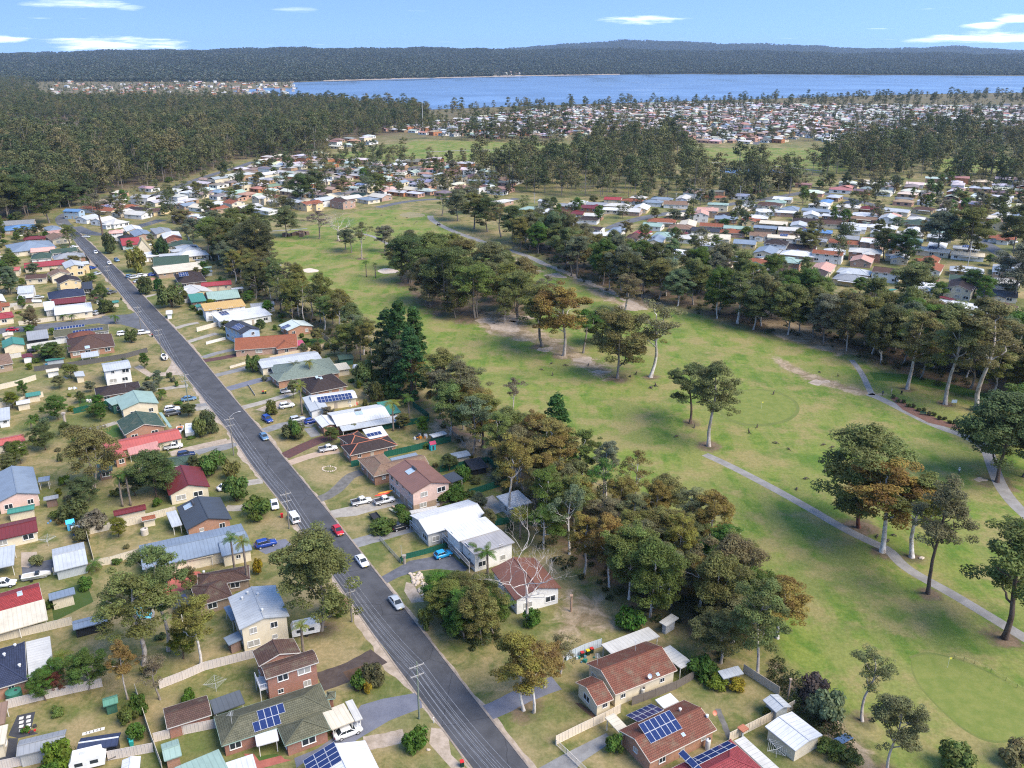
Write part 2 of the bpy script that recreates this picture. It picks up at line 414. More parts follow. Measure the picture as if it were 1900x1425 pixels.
DIRT = [(W2([(880,585),(940,570),(985,600),(1010,640),(940,630),(890,612)]), 5), (W2([(985,600),(1060,640),(1150,690),(1120,705),(1040,665),(980,625)]), 5),
        (W2([(1040,500),(1100,530),(1160,560),(1190,545),(1260,560),(1200,575),(1120,560)]), 4),
        (W2([(1430,655),(1500,690),(1580,715),(1660,735),(1600,735),(1500,708),(1440,678)]), 3), (W2([(780,770),(860,800),(960,880),(1010,930),(980,940),(900,870),(800,800)]), 4),
        (W2([(1440,1220),(1530,1300),(1620,1400),(1640,1440),(1590,1440),(1500,1330),(1430,1250)]), 2.5), (W2([(1060,1090),(1120,1110),(1160,1160),(1080,1180),(1010,1190)]), 5),
        (W2([(1380,560),(1490,600),(1600,655),(1560,662),(1440,625)]), 3), (W2([(800,400),(930,460),(1030,515),(1000,505),(880,445)]), 5)]
def axis(lo, hi, fine, far, g):
    a = list(np.arange(lo, hi + 0.1, fine)); st = fine
    while a[-1] < far: st *= g; a.append(a[-1] + st)
    st = fine; b = []; x = lo
    while x > (-far if lo < 0 else -1500): st *= g; x -= st; b.append(x)
    return np.array(b[::-1] + a)
gx, gy = axis(-190, 190, 2.0, 16000, 1.13), axis(60, 420, 2.0, 16000, 1.09)
def build_ground():
    nx, ny = len(gx), len(gy)
    Pxy = np.array([(x, y) for y in gy for x in gx])
    rs = np.random.RandomState(3)
    fair = np.maximum.reduce([soft(Pxy, GOLF, 5), soft(Pxy, GOLF2, 12), soft(Pxy, GOLF3, 12), soft(Pxy, GOLF4, 12)])
    litter = np.maximum.reduce([soft(Pxy, BELT_L, 7) * 0.75, soft(Pxy, WOOD_N, 7) * 0.8, soft(Pxy, BELT_R, 8) * 0.9, soft(Pxy, WOOD_C, 8) * 0.9, soft(Pxy, FOREST, 30)])
    for u, v, r in ((1315,828,5),(1280,786,4),(1207,700,4),(1146,702,6),(1046,660,6),(1007,642,6),(1637,1024,4),(1692,1034,4),(1722,1101,3.5),(1594,979,6),(1864,1184,5),(1600,1338,3),(1647,1432,3),(1850,895,7),(1683,722,4),(1754,750,4),(1813,762,4),(1368,600,5),(980,1318,4),(597,1170,4),(671,480,5),(629,446,5),(713,468,5)):
        q = G(u, v); litter = np.maximum(litter, .85 * np.exp(-(((Pxy[:, 0] - q.x) ** 2 + (Pxy[:, 1] - q.y) ** 2) / r ** 2)))
    dirt = np.zeros(len(Pxy))
    for poly, w in DIRT: dirt = np.maximum(dirt, soft(Pxy, poly, w))
    far = np.clip((Pxy[:, 1] - 700) / 500, 0, 1); litter = np.maximum(litter, far * 0.6 * (1 - fair))
    me = D.meshes.new('ground'); n = nx * ny
    zz = np.zeros(n)
    me.vertices.add(n); me.vertices.foreach_set('co', np.column_stack([Pxy, zz]).astype(np.float32).ravel())
    I = np.arange(n).reshape(ny, nx); q = np.stack([I[:-1, :-1], I[:-1, 1:], I[1:, 1:], I[1:, :-1]], -1).reshape(-1, 4)
    me.loops.add(q.size); me.loops.foreach_set('vertex_index', q.ravel().astype(np.int32)); me.polygons.add(len(q))
    me.polygons.foreach_set('loop_start', np.arange(0, q.size, 4, dtype=np.int32)); me.polygons.foreach_set('loop_total', np.full(len(q), 4, dtype=np.int32))
    for nm, a in (('fair', fair), ('litter', litter), ('dirt', dirt)):
        at = me.attributes.new(nm, 'FLOAT', 'POINT'); at.data.foreach_set('value', a.astype(np.float32))
    me.update(calc_edges=True)
    b = NB('grass_and_soil'); c = b.coord()
    n1 = b.noise(c, 0.035, 6.0, 0.6); n2 = b.noise(c, 0.22, 7.0, 0.7, 0.6); n3 = b.noise(c, 1.3, 9.0, 0.82); n5 = b.noise(c, 0.6, 8.0, 0.8); n4 = b.noise(c, 0.09, 5.0, 0.65)
    mp = b.n('Mapping'); mp.inputs['Rotation'].default_value = (0, 0, rad(-31)); mp.inputs['Scale'].default_value = (0.10, 0.02, 1); b.l(c, mp.inputs[0])
    mow = b.noise(mp.outputs[0], 1.6, 4.0, 0.6)
    # yard grass: straw to olive; fairway: fresh green with yellowing
    yard = b.mix(b.rng(n2, 0.36, 0.64), (0.105, 0.123, 0.033), (0.262, 0.210, 0.093))
    yard = b.mix(b.rng(n4, 0.44, 0.62, 0, 0.9), yard, (0.300, 0.232, 0.120))
    yard = b.mix(b.rng(n1, 0.46, 0.62, 0, 0.6), yard, (0.093, 0.132, 0.030))
    fw = b.mix(b.rng(n2, 0.36, 0.66), (0.092, 0.162, 0.021), (0.186, 0.222, 0.044))
    fw = b.mix(b.rng(mow, 0.42, 0.58, 0, 0.8), fw, (0.205, 0.212, 0.060))
    fw = b.mix(b.rng(n4, 0.46, 0.62, 0, 0.85), fw, (0.270, 0.222, 0.090))
    fw = b.mix(b.rng(n1, 0.54, 0.66, 0, 0.75), fw, (0.078, 0.147, 0.019))
    lit = b.mix(b.rng(n2, 0.35, 0.66), (0.075, 0.054, 0.033), (0.195, 0.138, 0.090))
    lit = b.mix(b.rng(n4, 0.47, 0.62, 0, 0.6), lit, (0.093, 0.108, 0.033))
    drt = b.mix(b.rng(n2, 0.38, 0.64), (0.205, 0.150, 0.086), (0.375, 0.290, 0.200))
    def msk(name, lo=0.25, hi=0.75, amt=0.7):
        a = b.attr(name).outputs['Fac']
        s = b.math('ADD', a, b.math('MULTIPLY', b.math('SUBTRACT', n2, 0.5), amt))
        return b.rng(s, lo, hi)
    k = b.mix(msk('fair', 0.35, 0.65, 0.5), yard, fw)
    k = b.mix(msk('litter', 0.35, 0.75, 1.2), k, lit)
    k = b.mix(msk('dirt', 0.40, 0.80, 1.5), k, drt)
    k = b.mix(b.rng(n5, 0.42, 0.66, 0, 0.55), k, b.mix(1.0, k, (1.28, 1.18, 1.25), 'MULTIPLY'))
    k = b.mix(b.rng(n3, 0.40, 0.62, 0.75, 0.0), k, b.mix(1.0, k, (0.62, 0.66, 0.56), 'MULTIPLY'))
    me.materials.append(b.fin(k, 0.95, n3, 0.5, 0.06))
    tag(ob('ground', me), kind='structure')
build_ground()

# ------------------------------------------------------------------ sheets, roads, kerbs
_lay = [0.004]
def nextz(): _lay[0] += 0.00002; return _lay[0]
def sheet(name, pts, mat, z=0.004, kind='structure', world=False):
    P = pts if world else W2(pts)
    mb = MB(); mb.poly([(x, y, z) for x, y in P]); o = mb.build(name, mat); tag(o, kind=kind); return o
def resample(P, step):
    P = [np.array(p, float) for p in P]; out = [P[0]]
    for a, b in zip(P[:-1], P[1:]):
        n = max(1, int(np.linalg.norm(b - a) / step))
        out += [a + (b - a) * (k + 1) / n for k in range(n)]
    return out
def smooth_line(P, it=2):
    P = [np.array(p, float) for p in P]
    for _ in range(it):
        Q = [P[0]]
        for a, b in zip(P[:-1], P[1:]): Q += [a * 0.75 + b * 0.25, a * 0.25 + b * 0.75]
        P = Q + [P[-1]]
    return P
def offset_line(P, d):
    out = []
    for i in range(len(P)):
        t = P[min(i + 1, len(P) - 1)] - P[max(i - 1, 0)]; t = t / (np.linalg.norm(t) or 1)
        out.append(P[i] + np.array([-t[1], t[0]]) * d)
    return out
def strip(name, C, w, mat, z=0.004, kind='structure', px=True, sm=2, wob=0.0, wend=None):
    P = W2(C) if px else C
    P = resample(smooth_line(P, sm), 1.5); n = len(P); rs = random.Random(len(name) + n)
    mb = MB(); L_, R_ = [], []
    for i in range(n):
        ww = w if wend is None else w + (wend - w) * i / (n - 1)
        L_.append(ww / 2 + rs.uniform(-wob, wob)); R_.append(ww / 2 + rs.uniform(-wob, wob))
    A = [offset_line(P, 1)[i] * 0 + P[i] + (offset_line(P, 1)[i] - P[i]) * L_[i] for i in range(n)] if n < 60 else None
    O = offset_line(P, 1.0)
    A = [P[i] + (O[i] - P[i]) * L_[i] for i in range(n)]; B = [P[i] - (O[i] - P[i]) * R_[i] for i in range(n)]
    s = 0.0
    for i in range(n - 1):
        d = float(np.linalg.norm(P[i + 1] - P[i]))
        mb.poly([(*B[i], z), (*B[i + 1], z), (*A[i + 1], z), (*A[i], z)], [(0, s), (0, s + d), (w, s + d), (w, s)]); s += d
    o = mb.build(name, mat); tag(o, kind=kind); return o
def asphalt(c, patches=True):
    b = NB('asphalt'); co = b.coord(); uv = b.coord('UV')
    f = b.noise(co, 0.25, 6.0, 0.65); g = b.noise(co, 7.0, 3.0, 0.8)
    k = b.mix(b.rng(f, 0.34, 0.66), tuple(x * 0.82 for x in c), tuple(x * 1.2 for x in c))
    mp = b.n('Mapping'); mp.inputs['Scale'].default_value = (0.9, 0.05, 1); b.l(uv, mp.inputs[0])
    wear = b.noise(mp.outputs[0], 1.0, 4.0, 0.6)
    k = b.mix(b.rng(wear, 0.45, 0.7, 0, 0.4), k, tuple(x * 1.3 for x in c))
    k = b.mix(b.rng(g, 0.55, 0.8, 0, 0.55), k, tuple(x * 2.3 for x in c)); k = b.mix(b.rng(g, 0.2, 0.45, 0.5, 0), k, tuple(x * 0.5 for x in c))
    vo = b.n('TexVoronoi'); vo.feature = 'DISTANCE_TO_EDGE'; vo.inputs['Scale'].default_value = 0.16
    dd = b.n('Mix'); dd.data_type = 'VECTOR'; b.l(co, dd.inputs['A']); nn = b.n('TexNoise'); nn.inputs['Scale'].default_value = 0.6; b.l(co, nn.inputs['Vector']); b.l(nn.outputs['Color'], dd.inputs['B']); dd.inputs['Factor'].default_value = 0.4
    b.l(dd.outputs[1], vo.inputs['Vector'])
    cr = b.rng(vo.outputs['Distance'], 0.0, 0.012, 0.55, 0)
    k = b.mix(cr, k, tuple(x * 0.35 for x in c))
    return b.fin(k, 0.9, g, 0.4, 0.01)
M_ASPH = asphalt((0.066, 0.067, 0.072)); M_ASPH2 = asphalt((0.105, 0.108, 0.115))
M_CONC = m_ground_sheet((0.36, 0.33, 0.28), (0.25, 0.22, 0.185), 0.5)
M_CONCG = m_ground_sheet((0.24, 0.235, 0.225), (0.165, 0.16, 0.155), 0.5)
M_PATH = m_ground_sheet((0.27, 0.255, 0.235), (0.19, 0.18, 0.165), 0.35)
M_GRAVEL = m_ground_sheet((0.165, 0.155, 0.14), (0.10, 0.095, 0.085), 0.8)
M_SAND = m_ground_sheet((0.42, 0.34, 0.265), (0.27, 0.215, 0.155), 0.6)
M_BITU = m_ground_sheet((0.085, 0.088, 0.10), (0.13, 0.133, 0.15), 0.6)
M_REDP = m_ground_sheet((0.12, 0.055, 0.05), (0.075, 0.045, 0.042), 1.2)
M_SLATE = m_ground_sheet((0.13, 0.135, 0.165), (0.165, 0.17, 0.20), 0.4)
# the street: both edges follow the kerbs in the photograph
RK = W2([(981,1425),(878,1295),(748,1126),(606.6,946.7),(540.5,866.6),(484,798),(446,754),(401,700),(350,637),(289,574),(237,518),(184,466),(139.5,426)])
LK = W2([(877,1425),(780,1295),(700,1187),(532,945),(498,902),(467.5,865),(434,812),(347,700),(302.6,647),(252.6,579),(200,518),(155,468),(118,421)])
def ext(P, d):
    a, b = np.array(P[0]), np.array(P[2]); t = (a - b) / np.linalg.norm(a - b); return [tuple(a + t * d)] + list(P)
def resn(P, n):
    P = np.array(smooth_line(P, 2)); s = np.r_[0, np.cumsum(np.hypot(*np.diff(P, axis=0).T))]; q = np.linspace(0, s[-1], n)
    return np.column_stack([np.interp(q, s, P[:, 0]), np.interp(q, s, P[:, 1])])
RKs, LKs = resn(ext(RK, 60), 160), resn(ext(LK, 60), 160)
def build_street():
    mb = MB(); s = 0.0; rs = random.Random(5)
    Lw = [LKs[i] + (LKs[i] - RKs[i]) / np.linalg.norm(LKs[i] - RKs[i]) * rs.uniform(-0.12, 0.18) for i in range(len(LKs))]
    for i in range(len(RKs) - 1):
        d = float(np.linalg.norm(RKs[i + 1] - RKs[i])); w = float(np.linalg.norm(RKs[i] - LKs[i]))
        mb.poly([(*RKs[i], .012), (*RKs[i + 1], .012), (*Lw[i + 1], .012), (*Lw[i], .012)], [(w, s), (w, s + d), (0, s + d), (0, s)]); s += d
    tag(mb.build('street', M_ASPH), kind='structure')
    for nm, P, sg, w, hh in (('kerb', RKs, 1, 0.36, 0.12), ('kerb', LKs, -1, 0.28, 0.05)):
        O = np.array(offset_line(list(P), -1.0 if sg > 0 else 1.0)); mb = MB()
        for i in range(len(P) - 1):
            a, b = P[i], P[i + 1]; na, nb = O[i] - P[i], O[i + 1] - P[i + 1]
            p = [(*a, .0), (*a, hh * .7), (*(a + na * w * .4), hh), (*(a + na * w), hh), (*(a + na * w), 0)]
            q = [(*b, .0), (*b, hh * .7), (*(b + nb * w * .4), hh), (*(b + nb * w), hh), (*(b + nb * w), 0)]
            for k in range(4): mb.poly((p[k], q[k], q[k + 1], p[k + 1]))
        tag(mb.build(nm, m_ground_sheet((0.33, 0.27, 0.215), (0.20, 0.165, 0.135), 0.9)), kind='structure')
    # sandy, worn shoulder outside the kerbs
    for P, sg, w in ((RKs, -1, 1.1), (LKs, 1, 2.2)):
        P = resn([tuple(p) for p in P], 420); O = np.array(offset_line(list(P), float(sg))); mb = MB(); ph = 1.3 * sg
        off = [0.3 + w * max(0.0, .22 + .3 * math.sin(i * .19 + ph) + .25 * math.sin(i * .073 + 2 * ph) + .16 * math.sin(i * .61) + .08 * math.sin(i * 1.7)) for i in range(len(P))]
        for i in range(len(P) - 1):
            a, b = P[i], P[i + 1]; na, nb = O[i] - a, O[i + 1] - b
            mb.poly([(*a, .006), (*b, .006), (*(b + nb * off[i + 1]), .006), (*(a + na * off[i]), .006)])
        tag(mb.build('road_shoulder', M_SAND), kind='structure')
build_street()
# side street on the left with its corner flares, then the far roads
strip('side_street', [(262,592),(225,590),(190,594),(120,602),(40,610),(-60,622)], 8.2, M_ASPH2, 0.009)
sheet('side_street', [(252,579),(240,583),(190,586),(185,601),(225,602),(262,612),(281,621),(268,598)], M_ASPH2, 0.0105)
strip('side_street', [(139,421),(165,433),(195,436),(230,428),(300,408)], 7.5, M_ASPH2, 0.02)
strip('side_street', [(128,424),(112,409),(118,398),(160,386),(210,375)], 7.5, M_ASPH2, 0.022)
strip('side_street', [(240,375),(290,362),(345,340),(400,322),(440,311),(470,300)], 8, M_ASPH2, 0.03)
strip('side_street', [(1130,425),(1160,412),(1220,398),(1290,390),(1360,378),(1430,368),(1520,352)], 8.5, M_ASPH2, 0.02)
strip('side_street', [(1905,500),(1868,478),(1838,458),(1790,430),(1700,400),(1600,375),(1500,352)], 8, M_ASPH2, 0.024)
strip('side_street', [(700,385),(760,372),(840,368),(930,375),(960,368)], 7, M_ASPH2, 0.02)
strip('side_street', [(1400,235),(1405,245),(1410,258),(1400,268)], 9, M_ASPH2, 0.03)
# cart paths of the course
PATHS = [([(1308,843),(1350,862),(1420,898),(1500,942),(1560,978),(1610,1003),(1650,1020),(1670,1045),(1700,1066),(1760,1098),(1830,1140),(1920,1195)], 2.6),
         ([(1612,731),(1640,742),(1690,768),(1740,792),(1790,808),(1830,830),(1842,865),(1855,900),(1880,935),(1920,970)], 3.2),
         ([(1580,668),(1598,690),(1612,720),(1618,733)], 2.0),
         ([(798,400),(800,408),(830,425),(870,440),(930,460),(980,475),(1010,490)], 4.0), ([(468,430),(520,428),(570,424)], 2.5),
         ([(660,432),(690,437),(720,452),(730,462)], 2.5), ([(480,478),(500,484),(520,493)], 2.5)]
for P, w in PATHS: strip('cart_path', P, w, M_PATH, 0.010)
strip('dirt_track', [(1010,490),(1050,505),(1100,528),(1150,548),(1195,575)], 3.4, M_SAND, 0.009, wob=0.8)
strip('cart_path', [(1290,300),(1360,303),(1440,308),(1530,318)], 4, M_PATH, 0.02)
strip('cart_path', [(790,282),(900,277),(1000,283),(1070,288)], 4, M_PATH, 0.02)
# putting greens
def disc_px(name, cu, cv, ru, rv, mat, z, n=48, wob=0.0, seed=1):
    rs = random.Random(seed); ph = rs.random() * 6
    pts = [(cu + ru * math.cos(a) * (1 + wob * math.sin(2 * a + ph)), cv + rv * math.sin(a) * (1 + wob * math.sin(3 * a + ph))) for a in (2 * math.pi * k / n for k in range(n))]
    return sheet(name, pts, mat, z)
M_GREEN = m_ground_sheet((0.128, 0.164, 0.032), (0.186, 0.198, 0.050), 0.4, 0.3)
M_FRINGE = m_ground_sheet((0.150, 0.165, 0.044), (0.110, 0.140, 0.032), 0.3, 0.2)
disc_px('green_fringe', 1408, 757, 74, 35, M_FRINGE, 0.006, wob=0.03); disc_px('putting_green', 1407, 756, 68, 31.5, M_GREEN, 0.010, wob=0.03)
GP = [(1690,1222),(1716,1213),(1745,1216),(1800,1232),(1850,1256),(1905,1283),(1960,1310),(1980,1360),(1930,1352),(1880,1372),(1840,1376),(1800,1360),(1755,1325),(1712,1280),(1695,1250)]
sheet('green_fringe', [tuple(p) for p in smooth_line([(u + (u - 1810) * .035, v + (v - 1290) * .05) for u, v in GP] + [(1690,1222)], 2)], M_FRINGE, 0.006)
sheet('putting_green', [tuple(p) for p in smooth_line(GP + [GP[0]], 2)], M_GREEN, 0.010)
M_BUNK = m_ground_sheet((0.62, 0.52, 0.42), (0.5, 0.41, 0.32), 0.3)
disc_px('sand_bunker', 720, 503, 18, 5, M_BUNK, 0.012, wob=0.12); disc_px('sand_bunker', 576, 502, 14, 4, M_BUNK, 0.012, wob=0.12); disc_px('sand_bunker', 765, 399, 22, 5, m_ground_sheet((0.26,0.22,0.12),(0.2,0.18,0.09),0.2), 0.012, wob=0.1)
for cu, cv, ru, rv in ((935,606,38,9),(960,590,26,6),(1080,668,26,5),(1010,648,18,4),(1520,709,16,5),(1030,512,22,4),(1165,570,26,6),(900,596,20,5),(1115,690,14,3),(1820,890,10,4)):
    disc_px('bare_patch', cu, cv, ru, rv, M_SAND, 0.005, wob=0.35, seed=int(cu))
# pond and lake
b = NB('lake_water'); f = b.noise(b.coord(), 0.004, 4.0, 0.6)
mp_ = b.n('Mapping'); mp_.inputs['Scale'].default_value = (0.02, 0.10, 1); b.l(b.coord(), mp_.inputs[0]); wv = b.noise(mp_.outputs[0], 1.0, 5.0, 0.65)
M_WATER = b.fin(b.mix(f, (0.050, 0.100, 0.19), (0.10, 0.16, 0.25)), b.rng(f, 0.35, 0.65, 0.10, 0.30), wv, 0.03, 0.5); b.bsdf.inputs['Specular IOR Level'].default_value = 0.5
sheet('pond', [(1335,318),(1345,308),(1400,312),(1480,318),(1440,324),(1380,326)], M_WATER, 0.05)
LAKE = [(430,169),(500,163),(552,165),(540,158),(545,153),(600,151),(640,150),(800,145.5),(900,143),(1000,141),(1150,138.5),(1300,137.5),(1500,138.5),(1900,141),(2700,142),(2700,172),(1900,172),(1700,175),(1300,187),(1000,196),(790,204),(640,196),(560,181),(480,177)]
sheet('lake', LAKE, M_WATER, 0.35)

# ------------------------------------------------------------------ far hills
def interp(u, T): return float(np.interp(u, [t[0] for t in T], [t[1] for t in T]))
RIDGE1 = [(-400,100),(0,97.5),(100,96),(200,95),(300,93),(420,91.5),(520,90.5),(700,89.5),(850,91),(1000,92),(1150,92),(1250,93),(1330,94.5),(1500,96.5),(1600,97.5),(1750,98.5),(1900,99.5),(2400,101)]
RIDGE2 = [(-400,104),(900,100),(950,92),(1000,87.5),(1060,84.5),(1150,80.5),(1230,81),(1300,83),(1380,84.5),(1480,88),(1550,91),(1640,92),(1700,91),(1760,89.5),(1830,93),(1880,95.5),(1960,93),(2400,98)]
SHORE = [(-400,3600),(0,3600),(400,3500),(560,3550),(640,3700),(800,4050),(1000,4500),(1150,4780),(1300,4950),(1500,4800),(1900,4550),(2700,4400)]
def hill_z(u, d, which):
    s = interp(u, SHORE)
    if which == 1:
        rd = 7600.0; hz = CAM_H + (100 - interp(u, RIDGE1)) * rd / FOC * 1.06
        t = (d - s) / (rd - s)
        z = -3 + (hz + 3) * max(0.0, min(1.0, t)) ** 0.8 if t > 0 else -6
        if d > rd: z = hz * max(0.0, 1 - (d - rd) / 2500.0)
    else:
        rd = 13000.0; hz = CAM_H + (100 - interp(u, RIDGE2)) * rd / FOC * 1.06
        t = (d - 9000) / 4000; z = hz * max(0, min(1, t)) ** 0.7
        if d > rd: z = hz * max(0.0, 1 - (d - rd) / 2500.0)
    z -= 15 * max(0, min(1, (d - s) / 900))
    wob = math.sin(u * 0.021 + d * 0.0021) * 6 + math.sin(u * 0.053 - d * 0.0037) * 4 + math.sin(u * 0.12 + d * .0011) * 2.0
    return z + wob * max(0, min(1, (d - s) / 900)) * (0.9 if which == 1 else 1.3)
def hill_p(u, d, which, dz=0.0): return ((u - 950) / FOC * d * 0.943, d, hill_z(u, d, which) + dz)
def build_hill(which, ds, step):
    us = np.arange(-400, 2701, step); mb = MB(); idx = {}
    for i, u in enumerate(us):
        for j, d in enumerate(ds): idx[i, j] = len(mb.v); mb.v.append(hill_p(u, d, which))
    for i in range(len(us) - 1):
        for j in range(len(ds) - 1):
            mb.f.append((idx[i, j], idx[i + 1, j], idx[i + 1, j + 1], idx[i, j + 1])); mb.uv.append([(0, 0)] * 4); mb.m.append(0)
    bb = NB('forested_hill'); c = bb.coord(); n1 = bb.noise(c, 0.010, 8.0, 0.75); n2 = bb.noise(c, 0.0014, 5.0, 0.6)
    k = bb.mix(bb.rng(n1, 0.35, 0.65), (0.022, 0.030, 0.014), (0.075, 0.070, 0.045)); k = bb.mix(bb.rng(n2, 0.5, 0.62, 0, 0.5), k, (0.11, 0.10, 0.06))
    tag(mb.build('hills', bb.fin(k, 0.95, n1, 0.8, 6.0), smooth=True), kind='structure')
build_hill(1, [3400, 3800, 4200, 4600, 4800, 5000, 5250, 5500, 5800, 6100, 6400, 6700, 7000, 7300, 7600, 7900, 8400, 10200], 24)
build_hill(2, [8800, 9600, 10400, 11200, 12000, 12500, 13000, 13500, 15600], 30)
# pale beach line under the far shore
SB = [(u, interp(u, SHORE)) for u in (600, 700, 760, 800, 860, 940, 1000, 1080, 1150)]
mb = MB()
for (u0, d0), (u1, d1) in zip(SB[:-1], SB[1:]):
    p = [((u - 950) / FOC * d * .943, d) for u, d in ((u0, d0 - 60), (u1, d1 - 60), (u1, d1 + 60), (u0, d0 + 60))]
    mb.poly([(*p[0], .4), (*p[1], .4), (*p[2], 3.5), (*p[3], 3.5)])
tag(mb.build('beach', M_SAND), kind='structure')
# ------------------------------------------------------------------ vegetation prototypes (meshes shared by all trees of a shape)
def leaf_quads(rs, centers, radii, n_each, size, flat=0.8, up=0.42, jt=0.32, cm=0.58):
    Q, R = [], []
    for (c, r, n) in zip(centers, radii, n_each):
        d = rs.normal(size=(n, 3)); d /= np.linalg.norm(d, axis=1)[:, None]
        rr = r * rs.uniform(0.35, 1.0, n) ** 0.55
        p = d * rr[:, None]; p[:, 2] *= flat; p[:, 2] = np.where(p[:, 2] < -0.35 * r * flat, -0.35 * r * flat * rs.uniform(0.2, 1, n), p[:, 2])
        nn = d * (1 - up) + np.array([0, 0, up]) + rs.normal(size=(n, 3)) * jt
        nn /= np.linalg.norm(nn, axis=1)[:, None]
        t = np.cross(nn, rs.normal(size=(n, 3))); t /= np.linalg.norm(t, axis=1)[:, None] + 1e-9
        bt = np.cross(nn, t); s = size * rs.uniform(0.55, 1.35, n)[:, None]
        P = p + np.array(c); a, bb = t * s * 0.72, bt * s * 0.42
        Q.append(np.stack([P - a - bb * .4, P - a * .1 - bb, P + a + bb * .4, P + a * .1 + bb], 1))
        R.append(np.clip(rs.uniform(0, 1) * cm + rs.uniform(0, 1 - cm, n), 0, 1))
    return np.concatenate(Q), np.concatenate(R)
def gum_proto(seed, H=20.0, cr=6.0, base=0.35, limbs=5, density=1.0, clump=1.5, size=0.42, spread=1.0, rtop=0.07, dead=False, lean=0.0, leaves=9000, multi=1, fill=0):
    rs = np.random.RandomState(seed); mb = MB(); tips = []
    def wig(p, q, n, amp):
        p, q = np.array(p), np.array(q); out = []
        A_, B_ = rs.normal(size=3) * amp * 1.5, rs.normal(size=3) * amp * .9
        for k in range(n + 1):
            f = k / n; o = A_ * math.sin(math.pi * f) + B_ * math.sin(2 * math.pi * f) + rs.normal(size=3) * amp * .12 * (0 < k < n); o[2] *= 0.4; out.append(p + (q - p) * f + o)
        return out
    def branch(p, dirv, L, r, lev):
        q = p + dirv * L; path = wig(p, q, 4, L * 0.06); r1 = r * (0.55 if lev < 2 or dead else 0.35)
        mb.tube(path, [r + (r1 - r) * k / 4 for k in range(5)], 6 if lev < 2 else 4, cap=False)
        maxlev = 4 if dead else 2
        if lev >= maxlev: tips.append((path[-1], L)); return
        nb = rs.randint(2, 4) if not dead else rs.randint(2, 5 if lev < 3 else 4)
        for _ in range(nb):
            az = rs.uniform(0, 2 * math.pi); el = rs.uniform(0.1, 0.9)
            nd = dirv * 0.75 + np.array([math.cos(az) * math.cos(el), math.sin(az) * math.cos(el), math.sin(el) * 0.7]) * 0.75 * spread
            nd /= np.linalg.norm(nd); branch(path[-1], nd, L * rs.uniform(0.5, 0.8), r1 * 0.85, lev + 1)
        if rs.rand() < 0.5: tips.append((path[2], L * 0.7))
    for mtr in range(multi):
        off = np.array([rs.uniform(-0.5, 0.5), rs.uniform(-0.5, 0.5), 0]) * (multi > 1)
        ln = np.array([rs.uniform(-1, 1), rs.uniform(-1, 1), 0]) * (lean * H + H * .03) + off * 3.0
        top = np.array([0, 0, H * (.74 if not dead else .5)]) + ln + off; nt = 10
        tr = wig(off + np.array([0, 0, -0.3]), top, nt, H * 0.010); r0 = H * (0.0135 if not dead else .018) * (0.8 if multi > 1 else 1.0)
        rads = [r0 * (1.35 if k == 0 else 1.0) * (1 - 0.72 * k / nt) for k in range(nt + 1)]
        mb.tube(tr, rads, 8, cap=False); a0 = rs.uniform(0, 6.28); nl = limbs + 2
        for k in range(nl):                              # limbs leave the leader from the crown base upwards
            f = base + (.76 - base) * (k / (nl - 1)) ** .9 if not dead else .3 + .2 * k / (nl - 1)
            ti = min(nt - 1, int(f / (.74 if not dead else .5) * nt)); az = a0 + 2.4 * k + rs.uniform(-0.5, 0.5)
            el = rs.uniform(0.55, 1.0) if k < nl - 1 else 1.35
            dv = np.array([math.cos(az) * math.cos(el) * spread, math.sin(az) * math.cos(el) * spread, math.sin(el)]); dv /= np.linalg.norm(dv)
            prof = math.sin(math.pi * min(.97, .28 + .62 * (f - base) / max(.05, .78 - base))) if not dead else 1
            Lh = cr * .58 * prof * rs.uniform(.75, 1.2) * (1.15 if dead else 1); branch(np.array(tr[ti + 1 if k == nl - 1 else ti]), dv, max(.9, Lh), rads[ti] * .72, 0)
    tm = mb.mesh('trunk', m_bark(), smooth=True)
    if dead: return tm, None
    # keep tips inside the crown volume, fit them to height and radius
    T = np.array([t[0] for t in tips]); zt = T[:, 2]; T[:, 2] = np.where(zt > H * .9, H * .9 + (zt - H * .9) * .35, zt)
    cx = T[:, :2].mean(0); d = T[:, :2] - cx; rmax = np.percentile(np.hypot(*d.T), 92)
    T[:, :2] = cx + d * min(1.0, cr * 0.88 / max(rmax, .1))
    extra = int(len(T) * 0.35 * density); pick = rs.randint(0, len(T), extra)
    E_ = T[pick] + rs.normal(size=(extra, 3)) * np.array([1.3, 1.3, 0.9]) * clump * 0.75
    if fill:                                         # billows that round the crown out
        dv = rs.normal(size=(fill, 3)); dv /= np.linalg.norm(dv, axis=1)[:, None]; zc, zr = H * (base * .62 + .97) / 2, H * (.95 - base * .62) / 2
        dv[:, 2] = np.where(dv[:, 2] < -.8, -dv[:, 2], dv[:, 2]); rr_ = rs.uniform(.55, .92, fill)[:, None]; dv[:, :2] *= (1 - .28 * dv[:, 2:3])
        E_ = np.concatenate([E_, dv * rr_ * np.array([cr * .9, cr * .9, zr]) + np.array([cx[0], cx[1], zc])])
    T = np.concatenate([T, E_]); rad_ = clump * rs.uniform(0.6, 1.25, len(T))
    tot = leaves * density; n_each = np.maximum(12, (rad_ ** 2 / (rad_ ** 2).sum() * tot).astype(int))
    Q, R = leaf_quads(rs, T, rad_, n_each, size)
    return tm, quads_mesh('crown', Q, m_leaf(), R)
